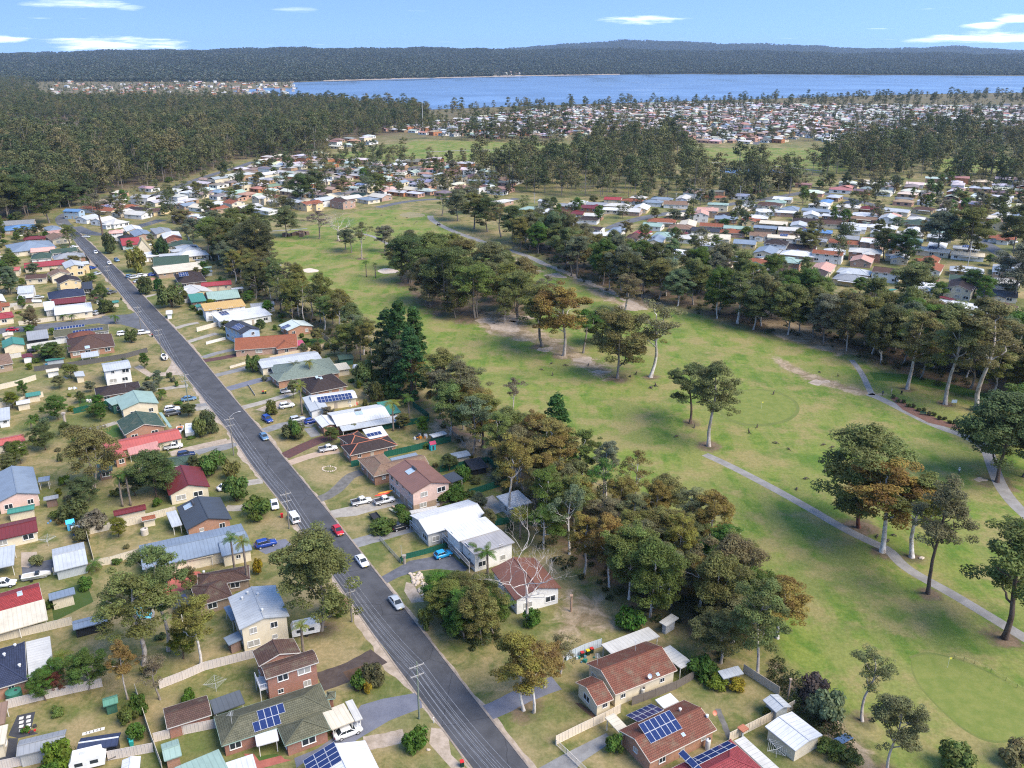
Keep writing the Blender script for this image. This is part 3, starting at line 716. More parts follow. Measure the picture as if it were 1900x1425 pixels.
def pine_proto(seed, H=18.0, cr=4.6):
    rs = np.random.RandomState(seed); mb = MB(); mb.tube([(0, 0, -.3), (0.1, 0, H * .5), (0, .1, H * .97)], [0.38, 0.25, 0.05], 7, cap=False)
    C, Rr = [], []
    for k in range(120):
        f = rs.uniform(0.06, 1.0); z = H * f; r = cr * (1 - f) ** 0.75 * rs.uniform(0.5, 1.05) + 0.25; a = rs.uniform(0, 6.28)
        C.append((r * math.cos(a), r * math.sin(a), z - 0.12 * r)); Rr.append(rs.uniform(0.55, 1.1))
        if k % 4 == 0: mb.tube([(0, 0, z - .25 * r), (r * math.cos(a) * .9, r * math.sin(a) * .9, z - .1 * r)], [0.09, 0.03], 4, cap=False)
    Q, R = leaf_quads(rs, C, Rr, [80] * 120, 0.34, 0.7, 0.3)
    return mb.mesh('trunk', m_bark(), True), quads_mesh('crown', Q, m_leaf(), R)
def bush_proto(seed, r=1.5, h=1.8, n=2400, size=0.22, clumps=22):
    rs = np.random.RandomState(seed); mb = MB(); C, Rr = [], []
    for k in range(5):
        a = rs.uniform(0, 6.28); mb.tube([(0, 0, -.15), (r * .3 * math.cos(a), r * .3 * math.sin(a), h * .4), (r * .55 * math.cos(a), r * .55 * math.sin(a), h * .75)], [.07, .05, .02], 5, cap=False)
    for k in range(clumps):
        a = rs.uniform(0, 6.28); f = rs.uniform(0, 1) ** .6; z = rs.uniform(0.18, 0.85)
        q = r * .78 * f * math.sqrt(max(0.1, 1 - (z - .45) ** 2 * 2.2)); C.append((q * math.cos(a), q * math.sin(a), h * z)); Rr.append(r * rs.uniform(.26, .44))
    Q, R = leaf_quads(rs, C, Rr, [n // clumps] * clumps, size, 0.8, 0.3)
    return mb.mesh('stem', m_bark(), True), quads_mesh('crown', Q, m_leaf(), R)
def frond_mesh(seed, L=2.6, w=0.5, droop=1.2):
    rs = np.random.RandomState(seed); Q = []; n = 14; pts = []
    for k in range(n + 1):
        f = k / n; pts.append(np.array([L * f * (1 - 0.18 * f), 0, 0.75 * f * L * .35 - droop * f ** 2.2]))
    for k in range(n):
        f = k / n; ww = w * math.sin(math.pi * min(1, f * .92 + .08)) ** .7
        for s in (-1, 1):
            a, b_ = pts[k], pts[k + 1]; o = np.array([0.18 * ww, s * ww, -0.28 * ww])
            Q.append([a, a + (b_ - a) * .55, a + (b_ - a) * .55 + o, a + o])
        Q.append([pts[k] + [0, -.025, 0], pts[k + 1] + [0, -.025, 0], pts[k + 1] + [0, .025, 0], pts[k] + [0, .025, 0]])
    Q = np.array(Q); return quads_mesh('frond', Q, m_leaf(), rs.uniform(0.2, 0.9, len(Q)))
def fan_mesh(seed, L=1.3):
    rs = np.random.RandomState(seed); Q = []
    for k in range(11):
        a = rad(-75 + 15 * k); d = np.array([math.cos(a), math.sin(a), -0.25 * abs(math.sin(a)) + .2]); s = np.array([-math.sin(a), math.cos(a), 0]) * .07
        o = np.array([.7, 0, .25]); Q.append([o, o + d * L * .6 - s, o + d * L + np.array([0, 0, -.3]), o + d * L * .6 + s])
    Q.append([[0, -.02, 0], [.7, -.02, .25], [.7, .02, .25], [0, .02, 0]])
    return quads_mesh('frond', np.array(Q), m_leaf(), rs.uniform(.2, .9, len(Q)))
PROTO = {
 'dense': [gum_proto(11 + k, 18, 5.4, 0.22, 7, 1.15, 1.15, 0.235, 1.0, leaves=25000, fill=58) for k in range(6)],
 'open':  [gum_proto(31 + k, 22, 5.4, 0.32, 7, 1.0, 1.05, 0.235, 0.95, leaves=18500, fill=22) for k in range(6)],
 'tall':  [gum_proto(51 + k, 25, 5.2, 0.40, 6, 0.95, 1.05, 0.235, 0.9, leaves=16500, lean=0.03, fill=18) for k in range(5)],
 'multi': [gum_proto(71 + k, 18, 5.6, 0.28, 4, 1.05, 1.1, 0.235, 0.9, leaves=22000, multi=3, fill=36) for k in range(3)],
 'sparse': [gum_proto(91 + k, 20, 4.4, 0.40, 6, 0.55, 0.85, 0.22, 1.0, leaves=8000) for k in range(4)],
 'dead':  [gum_proto(111 + k, 16, 6.0, 0.33, 5, dead=True, spread=1.1) for k in range(3)],
 'pine':  [pine_proto(131 + k) for k in range(2)],
 'bush':  [bush_proto(151 + k) for k in range(4)],
}
PROTO_DIM = dict(dense=(18, 5.7), open=(22, 5.7), tall=(25, 5.6), multi=(18, 6.0), sparse=(20, 4.8), dead=(16, 6.0), pine=(18, 4.6), bush=(1.8, 1.5))
FROND = [frond_mesh(5), frond_mesh(6, 2.4, .45, 1.6)]; FAN = fan_mesh(7)
# foliage colours (the leaves' own)
FC = dict(olive=(0.140, 0.146, 0.045), dark=(0.092, 0.104, 0.038), rust=(0.190, 0.146, 0.042), brown=(0.146, 0.140, 0.060), green=(0.092, 0.136, 0.030),
          grey=(0.140, 0.150, 0.085), pine=(0.044, 0.084, 0.026), lime=(0.135, 0.150, 0.022), fresh=(0.070, 0.125, 0.020), gold=(0.24, 0.18, 0.02), twig=(0.14, 0.11, 0.085), red=(0.11, 0.035, 0.03), frond=(0.075, 0.115, 0.022), frondy=(0.16, 0.16, 0.03))
BC = dict(pale=(0.46, 0.41, 0.36), white=(0.62, 0.58, 0.53), grey=(0.25, 0.22, 0.19), brown=(0.12, 0.085, 0.065), dead=(0.56, 0.51, 0.47), red=(0.17, 0.07, 0.045))
_rt = random.Random(77)
TREES = []
def jit(c, a=0.13): return tuple(max(0.004, 1.18 * x * (1 + _rt.uniform(-a, a))) for x in c)
def plant(kind, loc, h, r, fol, bark, label, cat='tree', group=None, name=None, var=None, rz=None):
    tm, cm = PROTO[kind][(var if var is not None else _rt.randrange(len(PROTO[kind]))) % len(PROTO[kind])]
    H0, R0 = PROTO_DIM[kind]; o = empty(name or {'dead': 'dead_tree', 'pine': 'pine_tree', 'bush': 'shrub'}.get(kind, 'gum_tree'), loc, rz if rz is not None else _rt.uniform(0, 6.28))
    sx, sz = r / R0, h / H0
    ob('stem' if kind == 'bush' else 'trunk', tm, o, scale=(sx, sx, sz), color=BC[bark] if isinstance(bark, str) else bark)
    if cm: ob('crown', cm, o, scale=(sx, sx, sz), color=jit(FC[fol] if isinstance(fol, str) else fol))
    tag(o, label, cat, group); TREES.append((loc[0], loc[1], r)); return o
def tree(kind, bu, bv, tv, w, fol, bark, label, group=None, var=None, **k):
    loc = G(bu, bv); h = height_of(bu, bv, tv); r = (min(.44 if kind != 'dead' else .6, 9) * h, w * mpp(bu, bv) * 0.5 * (1 + h / CAM_H * 0.3)); r = min(r)
    return plant(kind, loc, h, r, fol, bark, label, group=group, var=var, **k)
def shrub(bu, bv, w, hpx, fol, label, group=None, name=None, cat='shrub'):
    loc = G(bu, bv); m_ = mpp(bu, bv)
    return plant('bush', loc, hpx * m_ * 1.1, w * m_ * 0.5, fol, 'brown', label, cat, group, name)
def palm(bu, bv, tv, label, fol='frond', nf=15, L=1.0, fan=False, group=None, trunk=(0.24, 0.2, 0.165)):
    loc = G(bu, bv); h = max(1.5, height_of(bu, bv, tv)); o = empty('palm_tree', loc, _rt.uniform(0, 6))
    mb = MB(); n = 7; lx = _rt.uniform(-.25, .25)
    mb.tube([(lx * (k / n) ** 2, 0, -.2 + (h - .3) * k / n) for k in range(n + 1)], [0.26 - 0.10 * k / n + (0.04 if k % 2 else 0) for k in range(n + 1)], 8)
    ob('trunk', mb.mesh('trunk', m_bark(), True), o, color=trunk)
    for k in range(nf):
        fr = ob('frond', FAN if fan else FROND[k % 2], o, loc=(lx, 0, h - .55), color=jit(FC[fol]))
        fr.rotation_euler = (0, _rt.uniform(-0.75, 0.55), 2 * math.pi * k / nf + _rt.uniform(-.2, .2)); s = L * _rt.uniform(.85, 1.15); fr.scale = (s, s, s)
    tag(o, label, 'palm tree', group); TREES.append((loc[0], loc[1], 2.0)); return o
def free_spots(poly, n, spacing, seed, avoid=None, z=0):
    rs = np.random.RandomState(seed); P = np.array(poly); lo, hi = P.min(0), P.max(0); out = []; tries = 0
    while len(out) < n and tries < n * 60:
        tries += 1; p = lo + (hi - lo) * rs.rand(2)
        if not inside(p[None], poly)[0]: continue
        if any((p[0] - q[0]) ** 2 + (p[1] - q[1]) ** 2 < spacing ** 2 for q in out): continue
        if avoid is not None and avoid(p): continue
        out.append(p)
    return out
# ------------------------------------------------------------------ buildings
ROOFC = dict(white=(0.60, 0.60, 0.59), offwhite=(0.52, 0.50, 0.45), cream=(0.60, 0.53, 0.40), grey=(0.26, 0.27, 0.28), lgrey=(0.42, 0.44, 0.45), bluegrey=(0.20, 0.245, 0.30), slate=(0.055, 0.065, 0.08),
  navy=(0.035, 0.045, 0.085), charcoal=(0.04, 0.04, 0.045), red=(0.30, 0.045, 0.045), dkred=(0.145, 0.028, 0.030), coral=(0.42, 0.105, 0.085), terra=(0.30, 0.105, 0.055), brown=(0.105, 0.060, 0.046),
  dkbrown=(0.050, 0.036, 0.034), rbrown=(0.185, 0.070, 0.045), tan=(0.25, 0.16, 0.11), green=(0.06, 0.10, 0.075), pgreen=(0.27, 0.37, 0.315), teal=(0.06, 0.22, 0.17), moss=(0.120, 0.118, 0.075), yellow=(0.52, 0.33, 0.11), blue=(0.11, 0.22, 0.40), pink=(0.62, 0.36, 0.29), orange=(0.42, 0.17, 0.08))
WALLC = dict(red=(0.32, 0.10, 0.055), orange=(0.44, 0.19, 0.095), tan=(0.40, 0.27, 0.17), pinkb=(0.50, 0.30, 0.22), cream=(0.66, 0.58, 0.43), white=(0.74, 0.73, 0.70), lgrey=(0.45, 0.45, 0.44), pink=(0.64, 0.46, 0.39), yellow=(0.66, 0.52, 0.30), blue=(0.36, 0.48, 0.60), dark=(0.03, 0.032, 0.036), brownb=(0.17, 0.08, 0.055), green=(0.05, 0.14, 0.10), galv=(0.40, 0.43, 0.44))
def roof_mat(kind, c):
    c = ROOFC[c] if isinstance(c, str) else c
    return m_tile_roof(tuple(c), (0.16, 0.15, 0.10) if kind == 'tile' else tuple(x * .6 for x in c)) if kind in ('tile', 'tile0') else m_metal_roof(tuple(c))
BRICKS = ('red', 'orange', 'tan', 'pinkb', 'brownb')
def wall_mat(w):
    if w in BRICKS: return m_brick(WALLC[w])
    if w.endswith('_board'): return m_board(WALLC[w[:-6]])
    if w.endswith('_sheet'): return m_sheet(WALLC[w[:-6]])
    return m_paint(WALLC[w], 0.7)
def rect3(A, B, C, h):
    a, b, c = (np.array(G(*p, h))[:2] for p in (A, B, C))
    t1 = math.atan2(*(b - a)[::-1]); t2 = math.atan2(*(c - b)[::-1]); d = (t2 - t1 + math.pi) % (2 * math.pi) - math.pi
    sg = 1 if d > 0 else -1; t2 = t2 - sg * math.pi / 2; dd = (t2 - t1 + math.pi) % (2 * math.pi) - math.pi
    w1, w2 = np.linalg.norm(b - a), np.linalg.norm(c - b); t = t1 + dd * w2 / (w1 + w2)
    ex = np.array([math.cos(t), math.sin(t)]); ey = np.array([-ex[1], ex[0]]) * sg; d = c - a
    return dict(o=a, ex=ex, ey=ey, L=abs(float(d @ ex)), W=abs(float(d @ ey)), c=(a + c) / 2)
def rectc(cx, cy, L, W, ang):
    ex = np.array([math.cos(ang), math.sin(ang)]); ey = np.array([-ex[1], ex[0]]); c = np.array([cx, cy])
    return dict(o=c - ex * L / 2 - ey * W / 2, ex=ex, ey=ey, L=L, W=W, c=c)
def unit_window():
    if 'win' not in _M:
        f = MB()                                    # 1 x 1 frame in the x-z plane, 0.08 deep
        for p, q in (((-.5, 0, 0), (.5, 0, 0)), ((-.5, 0, 1), (.5, 0, 1)), ((-.5, 0, 0), (-.5, 0, 1)), ((.5, 0, 0), (.5, 0, 1)), ((0, 0, 0), (0, 0, 1))): f.bar(p, q, 0.07)
        f.box((0, -.03, -.05), (1.1, .12, .05))
        g = MB(); g.box((0, .01, .5), (.97, .03, .97))
        d = MB(); d.box((0, 0, .5), (1, .06, 1)); d.box((.38, -.05, .5), (.06, .06, .03))
        gd = MB()
        for k in range(5): gd.box((0, -.01 * (k % 2), .1 + .2 * k), (1, .05, .195))
        _M['win'] = (f.mesh('window', m_paint((.72, .71, .68), .5)), g.mesh('pane', m_glass()), d.mesh('door', m_paint((.42, .36, .30), .5)), gd.mesh('garage_door', m_paint((.60, .57, .50), .5)))
        g2 = MB(); g2.box((0, .01, .5), (.97, .03, .97)); _M['win2'] = g2.mesh('curtained_pane', m_flat((.34, .33, .30), .3))
    return _M['win']
HOUSES = []                                          # footprints, to keep scattered things off them
def near_car(p, r): return any((p[0] - x) ** 2 + (p[1] - y) ** 2 < (r + 3.2) ** 2 for x, y in CARPOS)
CARPOS = []
def facing(n, p): return n[0] * -p[0] + n[1] * -p[1] > -0.15 * math.hypot(*p)
def roof_slopes(R, typ, h, pitch):
    o, ex, ey, L, W = R['o'], R['ex'], R['ey'], R['L'], R['W']; P = lambda x, y, z: Vector((*(o + ex * x + ey * y), z))
    if typ == 'gable':
        r = h + W / 2 * math.tan(pitch); return [[P(0, 0, h), P(L, 0, h), P(L, W / 2, r), P(0, W / 2, r)], [P(L, W, h), P(0, W, h), P(0, W / 2, r), P(L, W / 2, r)]], r
    if typ == 'hip':
        k = min(W / 2, L / 2 - .05); r = h + W / 2 * math.tan(pitch)
        return [[P(0, 0, h), P(L, 0, h), P(L - k, W / 2, r), P(k, W / 2, r)], [P(L, W, h), P(0, W, h), P(k, W / 2, r), P(L - k, W / 2, r)],
                [P(0, W, h), P(0, 0, h), P(k, W / 2, r)], [P(L, 0, h), P(L, W, h), P(L - k, W / 2, r)]], r
    r = h + W * math.tan(pitch)                      # skillion: rises along y
    return [[P(0, 0, h), P(L, 0, h), P(L, W, r), P(0, W, r)]], r
def house(label, wings, cat='house', group=None, name='house', windows=True, panels=(), extras=None, simple=False, wmax=4, trim=(0.52, 0.49, 0.44)):
    R0 = wings[0]['R']; C = R0['c']; root = empty(name, (C[0], C[1], 0.0)); off = Vector((C[0], C[1], 0)); rs = random.Random(label + str(round(C[0])))
    slopes_all = []; wm, pm, dm, gm = unit_window(); sg0 = 1
    for wi, w in enumerate(wings):
        R = w['R']; h = w.get('h', 2.7); typ = w.get('typ', 'gable'); pitch = rad(w.get('pitch', 20)); HOUSES.append((R['c'][0], R['c'][1], math.hypot(R['L'], R['W']) / 2, R))
        S, top = roof_slopes(R, typ, h, pitch); ccw = np.cross(R['ex'], R['ey']) > 0
        if not ccw: S = [p[::-1] for p in S]
        rm = MB(); cnt = {}
        key = lambda p: (round(p.x, 2), round(p.y, 2), round(p.z, 2))
        for p in S:
            lo = min(q.z for q in p); e = [q for q in p if q.z < lo + 1e-4]
            ux = (e[1] - e[0]).normalized() if len(e) > 1 else Vector((1, 0, 0)); nrm = (p[1] - p[0]).cross(p[2] - p[1]).normalized(); uy = nrm.cross(ux)
            if uy.z < 0: uy = -uy
            uv = [((q - e[0]).dot(ux), (q - e[0]).dot(uy)) for q in p]
            rm.poly([q - off for q in p], uv); rm.poly([q - off - Vector((0, 0, .13)) for q in p[::-1]], uv[::-1])
            slopes_all.append((p, nrm, ux, uy))
            for i in range(len(p)):
                a, b_ = p[i], p[(i + 1) % len(p)]; k = tuple(sorted((key(a), key(b_)))); cnt.setdefault(k, []).append((a, b_))
        gut, cap = MB(), MB()
        for k, ed in cnt.items():
            a, b_ = ed[0]
            if len(ed) == 1:
                rm.poly([a - off, a - off - Vector((0, 0, .13)), b_ - off - Vector((0, 0, .13)), b_ - off])
                gut.bar(a - off - Vector((0, 0, .09)), b_ - off - Vector((0, 0, .09)), .10, .15)
            else: cap.bar(a - off + Vector((0, 0, .03)), b_ - off + Vector((0, 0, .03)), .24, .09)
        ro = rm.build('roof', roof_mat(w.get('rk', 'metal'), w.get('rc', 'white')), root)
        if not simple or wi == 0:
            tr = w.get('trim') or (trim if w.get('rk', 'metal') != 'metal' else tuple(x * .8 for x in (ROOFC[w.get('rc', 'white')] if isinstance(w.get('rc', 'white'), str) else w['rc']))); gut.build('gutter', m_flat(tr, .5), ro)
            if cap.v: cap.build('ridge_cap', m_flat(w.get('cap') or tuple(x * .85 for x in (ROOFC[w.get('rc', 'white')] if isinstance(w.get('rc', 'white'), str) else w['rc'])), .7), ro)
        if w.get('open'):                            # carport or patio: posts only
            mb = MB()
            for x in (.3, R['L'] / 2, R['L'] - .3):
                for y in ((.25, R['W'] - .25) if w['open'] == 2 else (.25,)):
                    if x == R['L'] / 2 and R['L'] < 5: continue
                    p = R['o'] + R['ex'] * x + R['ey'] * y - C; z1 = h + (y * math.tan(pitch) if typ == 'skillion' else 0) - .1
                    pb = MB(); pb.box((p[0], p[1], z1 / 2), (.11, .11, z1), math.atan2(R['ex'][1], R['ex'][0])); pb.build('post', m_flat(w.get('postc', (.68, .66, .6)), .5), root)
            continue
        ov = w.get('ov', 0.45); g0 = ov * .7 if typ == 'gable' else ov; wb = MB(); Pw = lambda x, y, z: (*(R['o'] + R['ex'] * x + R['ey'] * y - C), z)
        x0, x1, y0, y1 = g0, R['L'] - g0, ov, R['W'] - ov
        zt = lambda y: h - .1 + (min(y, R['W'] - y) if typ != 'skillion' else y) * math.tan(pitch) - .06
        cor = [(x0, y0), (x1, y0), (x1, y1), (x0, y1)]
        for i in range(4):
            (xa, ya), (xb, yb) = cor[i], cor[(i + 1) % 4]; ll = math.hypot(xb - xa, yb - ya)
            side = i in (1, 3)
            if typ == 'hip': za = zb = h - .1
            else: za, zb = zt(ya), zt(yb)
            pts = [Pw(xa, ya, -.1), Pw(xb, yb, -.1), Pw(xb, yb, zb), Pw(xa, ya, za)]; uv = [(0, 0), (ll, 0), (ll, zb), (0, za)]
            if typ == 'gable' and side: pts.insert(3, Pw((xa + xb) / 2, R['W'] / 2, zt(R['W'] / 2))); uv.insert(3, (ll / 2, zt(R['W'] / 2)))
            wb.poly(pts if ccw else pts[::-1], uv if ccw else uv[::-1])
        wa = wb.build('wall', wall_mat(w.get('wall', 'cream')), root)
        if w.get('base'):                            # lower storey of another material
            bb = MB()
            for i in range(4):
                (xa, ya), (xb, yb) = cor[i], cor[(i + 1) % 4]; e = .03
                sx = lambda x, y: (x + (e if x > R['L'] / 2 else -e), y + (e if y > R['W'] / 2 else -e))
                ll = math.hypot(xb - xa, yb - ya); pts = [Pw(*sx(xa, ya), -.1), Pw(*sx(xb, yb), -.1), Pw(*sx(xb, yb), w['base'][1]), Pw(*sx(xa, ya), w['base'][1])]
                bb.poly(pts if ccw else pts[::-1], [(0, 0), (ll, 0), (ll, 2), (0, 2)])
            bb.build('lower_wall', wall_mat(w['base'][0]), root)
        if not windows or w.get('nowin'): continue
        door = False
        for i in range(4):
            (xa, ya), (xb, yb) = cor[i], cor[(i + 1) % 4]; pa, pb_ = np.array(Pw(xa, ya, 0)[:2]), np.array(Pw(xb, yb, 0)[:2]); d = pb_ - pa; ll = np.linalg.norm(d); d /= ll
            nrm = np.array([d[1], -d[0]]) * (1 if ccw else -1)
            if not facing(nrm, pa + C): continue
            n = min(wmax, int((ll - .8) / 3.1)) or (1 if ll > 2.2 else 0)
            for fl in ([0] if h < 4.2 else [0, 2.7]):
                for k in range(n):
                    f = (k + .5 + rs.uniform(-.12, .12)) / n; c = pa + d * ll * f + nrm * .035
                    if any(q is not w and 0.1 < (c + C - q['R']['o']) @ q['R']['ex'] < q['R']['L'] - .1 and .1 < (c + C - q['R']['o']) @ q['R']['ey'] < q['R']['W'] - .1 and fl + 1 < q.get('h', 2.7) for q in wings): continue
                    rz = math.atan2(nrm[1], nrm[0]) + math.pi / 2
                    if not door and fl == 0 and k == n // 2 and n > 2 and not simple:
                        door = True; ob('door', dm, root, (c[0], c[1], 0.05), rz, (.95, 1, 2.05)); continue
                    ww, hh = rs.choice(((1.7, 1.15), (1.2, 1.15), (2.1, 1.2), (.9, .8))); zz = fl + (.95 if hh > 1 else 1.3)
                    wo = ob('window', wm, root, (c[0], c[1], zz), rz, (ww, 1, hh)); ob('pane', pm if rs.random() < .7 else _M['win2'], wo)
    for spec in panels:                              # solar panels laid out on the slope seen at that pixel
        (u, v), nc, nr = spec[:3]; portrait = spec[3] if len(spec) > 3 else True; pw, ph = (1.0, 1.65) if portrait else (1.65, 1.0)
        d = ray(u, v); best = None
        for p, nrm, ux, uy in slopes_all:
            den = d.dot(nrm)
            if abs(den) < 1e-4: continue
            t = (p[0] - cam.location).dot(nrm) / den; q = cam.location + d * t
            lx = [(z - p[0]).dot(ux) for z in p]; ly = [(z - p[0]).dot(uy) for z in p]; x, y = (q - p[0]).dot(ux), (q - p[0]).dot(uy)
            err = max(0, min(lx) - x, x - max(lx)) + max(0, min(ly) - y, y - max(ly)) - (0.001 * nrm.z)
            if best is None or err < best[0]: best = (err, q, nrm if nrm.z > 0 else -nrm, ux, uy)
        _, q, nrm, ux, uy = best
        for i in range(nc):
            for j in range(nr):
                c = q + ux * (i - (nc - 1) / 2) * (pw + .03) + uy * (j - (nr - 1) / 2) * (ph + .03) + nrm * .12 - off
                solar(root, c, ux, uy, nrm, pw, ph, spec[4] if len(spec) > 4 else 'solar_panel')
    if extras: extras(root, off, slopes_all)
    tag(root, label, cat, group); return root
def solar(root, c, ux, uy, nrm, pw, ph, nm='solar_panel'):
    k = ('sp', pw, ph, nm)
    if k not in _M:
        mb = MB(); mb.box((0, 0, 0), (pw, ph, .05), m=1); e = .035
        mb.poly([(-pw / 2 + e, -ph / 2 + e, .028), (pw / 2 - e, -ph / 2 + e, .028), (pw / 2 - e, ph / 2 - e, .028), (-pw / 2 + e, ph / 2 - e, .028)], [(0, 0), (pw, 0), (pw, ph), (0, ph)])
        _M[k] = mb.mesh(nm, [m_panel() if nm == 'solar_panel' else m_flat((.33, .42, .50), .12), m_flat((.55, .56, .57), .4)])
    o = ob(nm, _M[k], root); s = ux.cross(uy); uy2 = uy if s.dot(nrm) > 0 else -uy
    o.matrix_local = Matrix(((ux.x, uy2.x, nrm.x, c.x), (ux.y, uy2.y, nrm.y, c.y), (ux.z, uy2.z, nrm.z, c.z), (0, 0, 0, 1)))
def on_slope(slopes, u, v):
    d = ray(u, v); best = None
    for p, nrm, ux, uy in slopes:
        if abs(d.dot(nrm)) < 1e-4: continue
        t = (p[0] - cam.location).dot(nrm) / d.dot(nrm); q = cam.location + d * t
        lx = [(z - p[0]).dot(ux) for z in p]; ly = [(z - p[0]).dot(uy) for z in p]; x, y = (q - p[0]).dot(ux), (q - p[0]).dot(uy)
        err = max(0, min(lx) - x, x - max(lx)) + max(0, min(ly) - y, y - max(ly))
        if best is None or err < best[0]: best = (err, q, nrm if nrm.z > 0 else -nrm, ux, uy)
    return best[1:]
def Wg(k, A, B, C, h=2.7, typ='gable', pitch=18, **kw):
    """a wing traced on a crop: three eave corners, ridge along A-B"""
    return dict(R=rect3(X(k, *A), X(k, *B), X(k, *C), h), h=h, typ=typ, pitch=pitch, **kw)
# ------------------------------------------------------------------ houses traced one by one
def hot_water(u, v):                                 # rooftop solar heater: two collectors and a tank
    def f(root, off, sl):
        q, n, ux, uy = on_slope(sl, u, v); c = q - off + n * .1
        for s in (-.55, .55): solar(root, c + ux * s, ux, uy, n, 1.05, 1.9, 'collector_panel')
        mb = MB(); mb.tube([c + uy * 1.25 - ux * .95 + n * .22, c + uy * 1.25 + ux * .95 + n * .22], .27, 10); mb.build('water_tank', m_flat((.06, .06, .065), .35), root, smooth=False)
    return f
def vents(*pts):
    def f(root, off, sl):
        for u, v in pts:
            q, n, ux, uy = on_slope(sl, u, v); mb = MB(); c = q - off; mb.lathe([(.16, 0), (.16, .3), (.27, .33), (.24, .5), (.05, .56)], 10, c); mb.build('roof_vent', m_flat((.62, .62, .6), .4), root)
    return f
def skylight(u, v, w=.9, h=1.2):
    def f(root, off, sl):
        q, n, ux, uy = on_slope(sl, u, v); solar(root, q - off + n * .06, ux, uy, n, w, h, 'skylight')
    return f
def dish(u, v, red=False):
    def f(root, off, sl):
        q, n, ux, uy = on_slope(sl, u, v); c = q - off; mb = MB(); mb.tube([c, c + Vector((0, 0, .7))], .03, 5)
        m1 = MB(); pr = [(0.02, 0), (.2, .03), (.36, .1), (.42, .16)]
        m1.lathe([(r, z) for r, z in pr[::-1]], 14); dd = m1.build('satellite_dish', m_flat((.55, .2, .12) if red else (.42, .47, .52), .4), root, loc=c + Vector((0, 0, .7))); dd.rotation_euler = (rad(60), 0, rad(20)); mb.build('dish_mast', m_flat((.4, .4, .4), .4), root)
    return f
def aerial(u, v):
    def f(root, off, sl):
        q, n, ux, uy = on_slope(sl, u, v); c = q - off; mb = MB(); mb.tube([c, c + Vector((0, 0, 2.2))], .03, 5)
        for k in range(5): mb.bar(c + Vector((-.5 + .04 * k, -.5 + .25 * k, 2.0)), c + Vector((.5 - .04 * k, -.5 + .25 * k, 2.0)), .02)
        mb.bar(c + Vector((0, -.6, 2.0)), c + Vector((0, .6, 2.0)), .025); mb.build('antenna', m_flat((.5, .5, .5), .4), root)
    return f
def ex(*fs):
    def f(*a):
        for g in fs: g(*a)
    return f
Y = X
# ---- left side of the street, nearest first
house('red brick house with mossy green hip tile roof, solar panels and cream carport', [
  Wg('t', (100,620), (1275,245), (1400,545), 2.6, 'hip', 22, rk='tile', rc='moss', wall='red', trim=(.27,.37,.30)),
  Wg('t', (800,740), (885,940), (1385,760), 2.6, 'hip', 24, rk='tile', rc='moss', wall='red', trim=(.27,.37,.30)),
  Wg('t', (1340,430), (1505,462), (1440,340), 2.6, 'hip', 20, rk='tile', rc='moss', wall='red', trim=(.27,.37,.30)),
  Wg('t', (1400,765), (1660,670), (1530,480), 2.5, 'skillion', 1.5, rc='cream', open=2), Wg('t', (1660,670), (1775,650), (1625,435), 2.46, 'skillion', 1, rc='offwhite', open=2),
  Wg('t', (575,945), (840,888), (790,772), 2.35, 'skillion', 6, rc='white', open=1)],
  panels=[(Y('t',730,570),4,1), (Y('t',683,698),4,1)], extras=ex(aerial(*Y('t',300,700))))
house('two storey red brick house with brown tiled roof and white balcony', [
  Wg('j', (580,930), (885,838), (838,765), 5.3, 'gable', 17, rk='tile', rc='brown', wall='red'),
  Wg('j', (505,775), (548,850), (775,782), 5.3, 'gable', 17, rk='tile', rc='brown', wall='red')])
house('two storey cream house with grey metal roof behind the big street tree', [
  Wg('j', (370,475), (450,637), (710,577), 5.4, 'gable', 13, rc='lgrey', wall='cream_board')], extras=vents(Y('j',448,485), Y('j',535,462), Y('j',478,455), Y('j',560,550)))
house('navy roofed lean-to deck beside the two storey cream house', [Wg('j', (345,530), (385,610), (420,595), 2.6, 'skillion', 4, rc='bluegrey', open=2), Wg('j', (345,700), (372,742), (455,708), 2.4, 'skillion', 5, rc='bluegrey', wall='brownb', nowin=1)], cat='shelter', name='lean_to')
house('low brick house with dark brown hip tiles and red paved patio', [
  Wg('j', (200,345), (480,300), (492,372), 2.6, 'hip', 20, rk='tile', rc='brown', wall='tan'),
  Wg('j', (160,415), (345,365), (395,468), 2.6, 'hip', 20, rk='tile', rc='brown', wall='tan'),
  Wg('j', (65,478), (100,560), (168,538), 2.3, 'skillion', 5, rc='navy', open=2)], extras=vents(Y('j',235,340)))
house('long house with pale blue grey metal roof and cream awning', [
  Wg('w', (258,1012), (446,972), (462,1012), 2.9, 'gable', 11, rc='bluegrey', wall='cream'),
  Wg('w', (300,1050), (398,1031), (392,1014), 2.5, 'skillion', 8, rc='cream', open=1), Wg('w', (412,1032),(470,1020),(455,985), 2.9, 'gable', 11, rc='bluegrey', wall='cream')])
house('orange brick house with dark slate grey metal roof and solar heater', [
  Wg('e', (1335,1185), (1420,1347), (1750,1273), 2.7, 'gable', 18, rc='slate', wall='orange'),
  Wg('e', (1300,1335), (1390,1318), (1330,1220), 2.3, 'skillion', 4, rc='lgrey', open=2)], extras=hot_water(*Y('e',1420,1180)))
house('cream cottage with dark red metal roof half hidden by trees', [Wg('e', (1222,942), (1300,1077), (1585,1028), 2.9, 'gable', 20, rc='dkred', wall='cream_board')])
house('dark green tiled house behind the cream cottage', [Wg('e', (1065,905), (1500,888), (1440,792), 2.6, 'hip', 18, rk='tile', rc='green', wall='tan')])
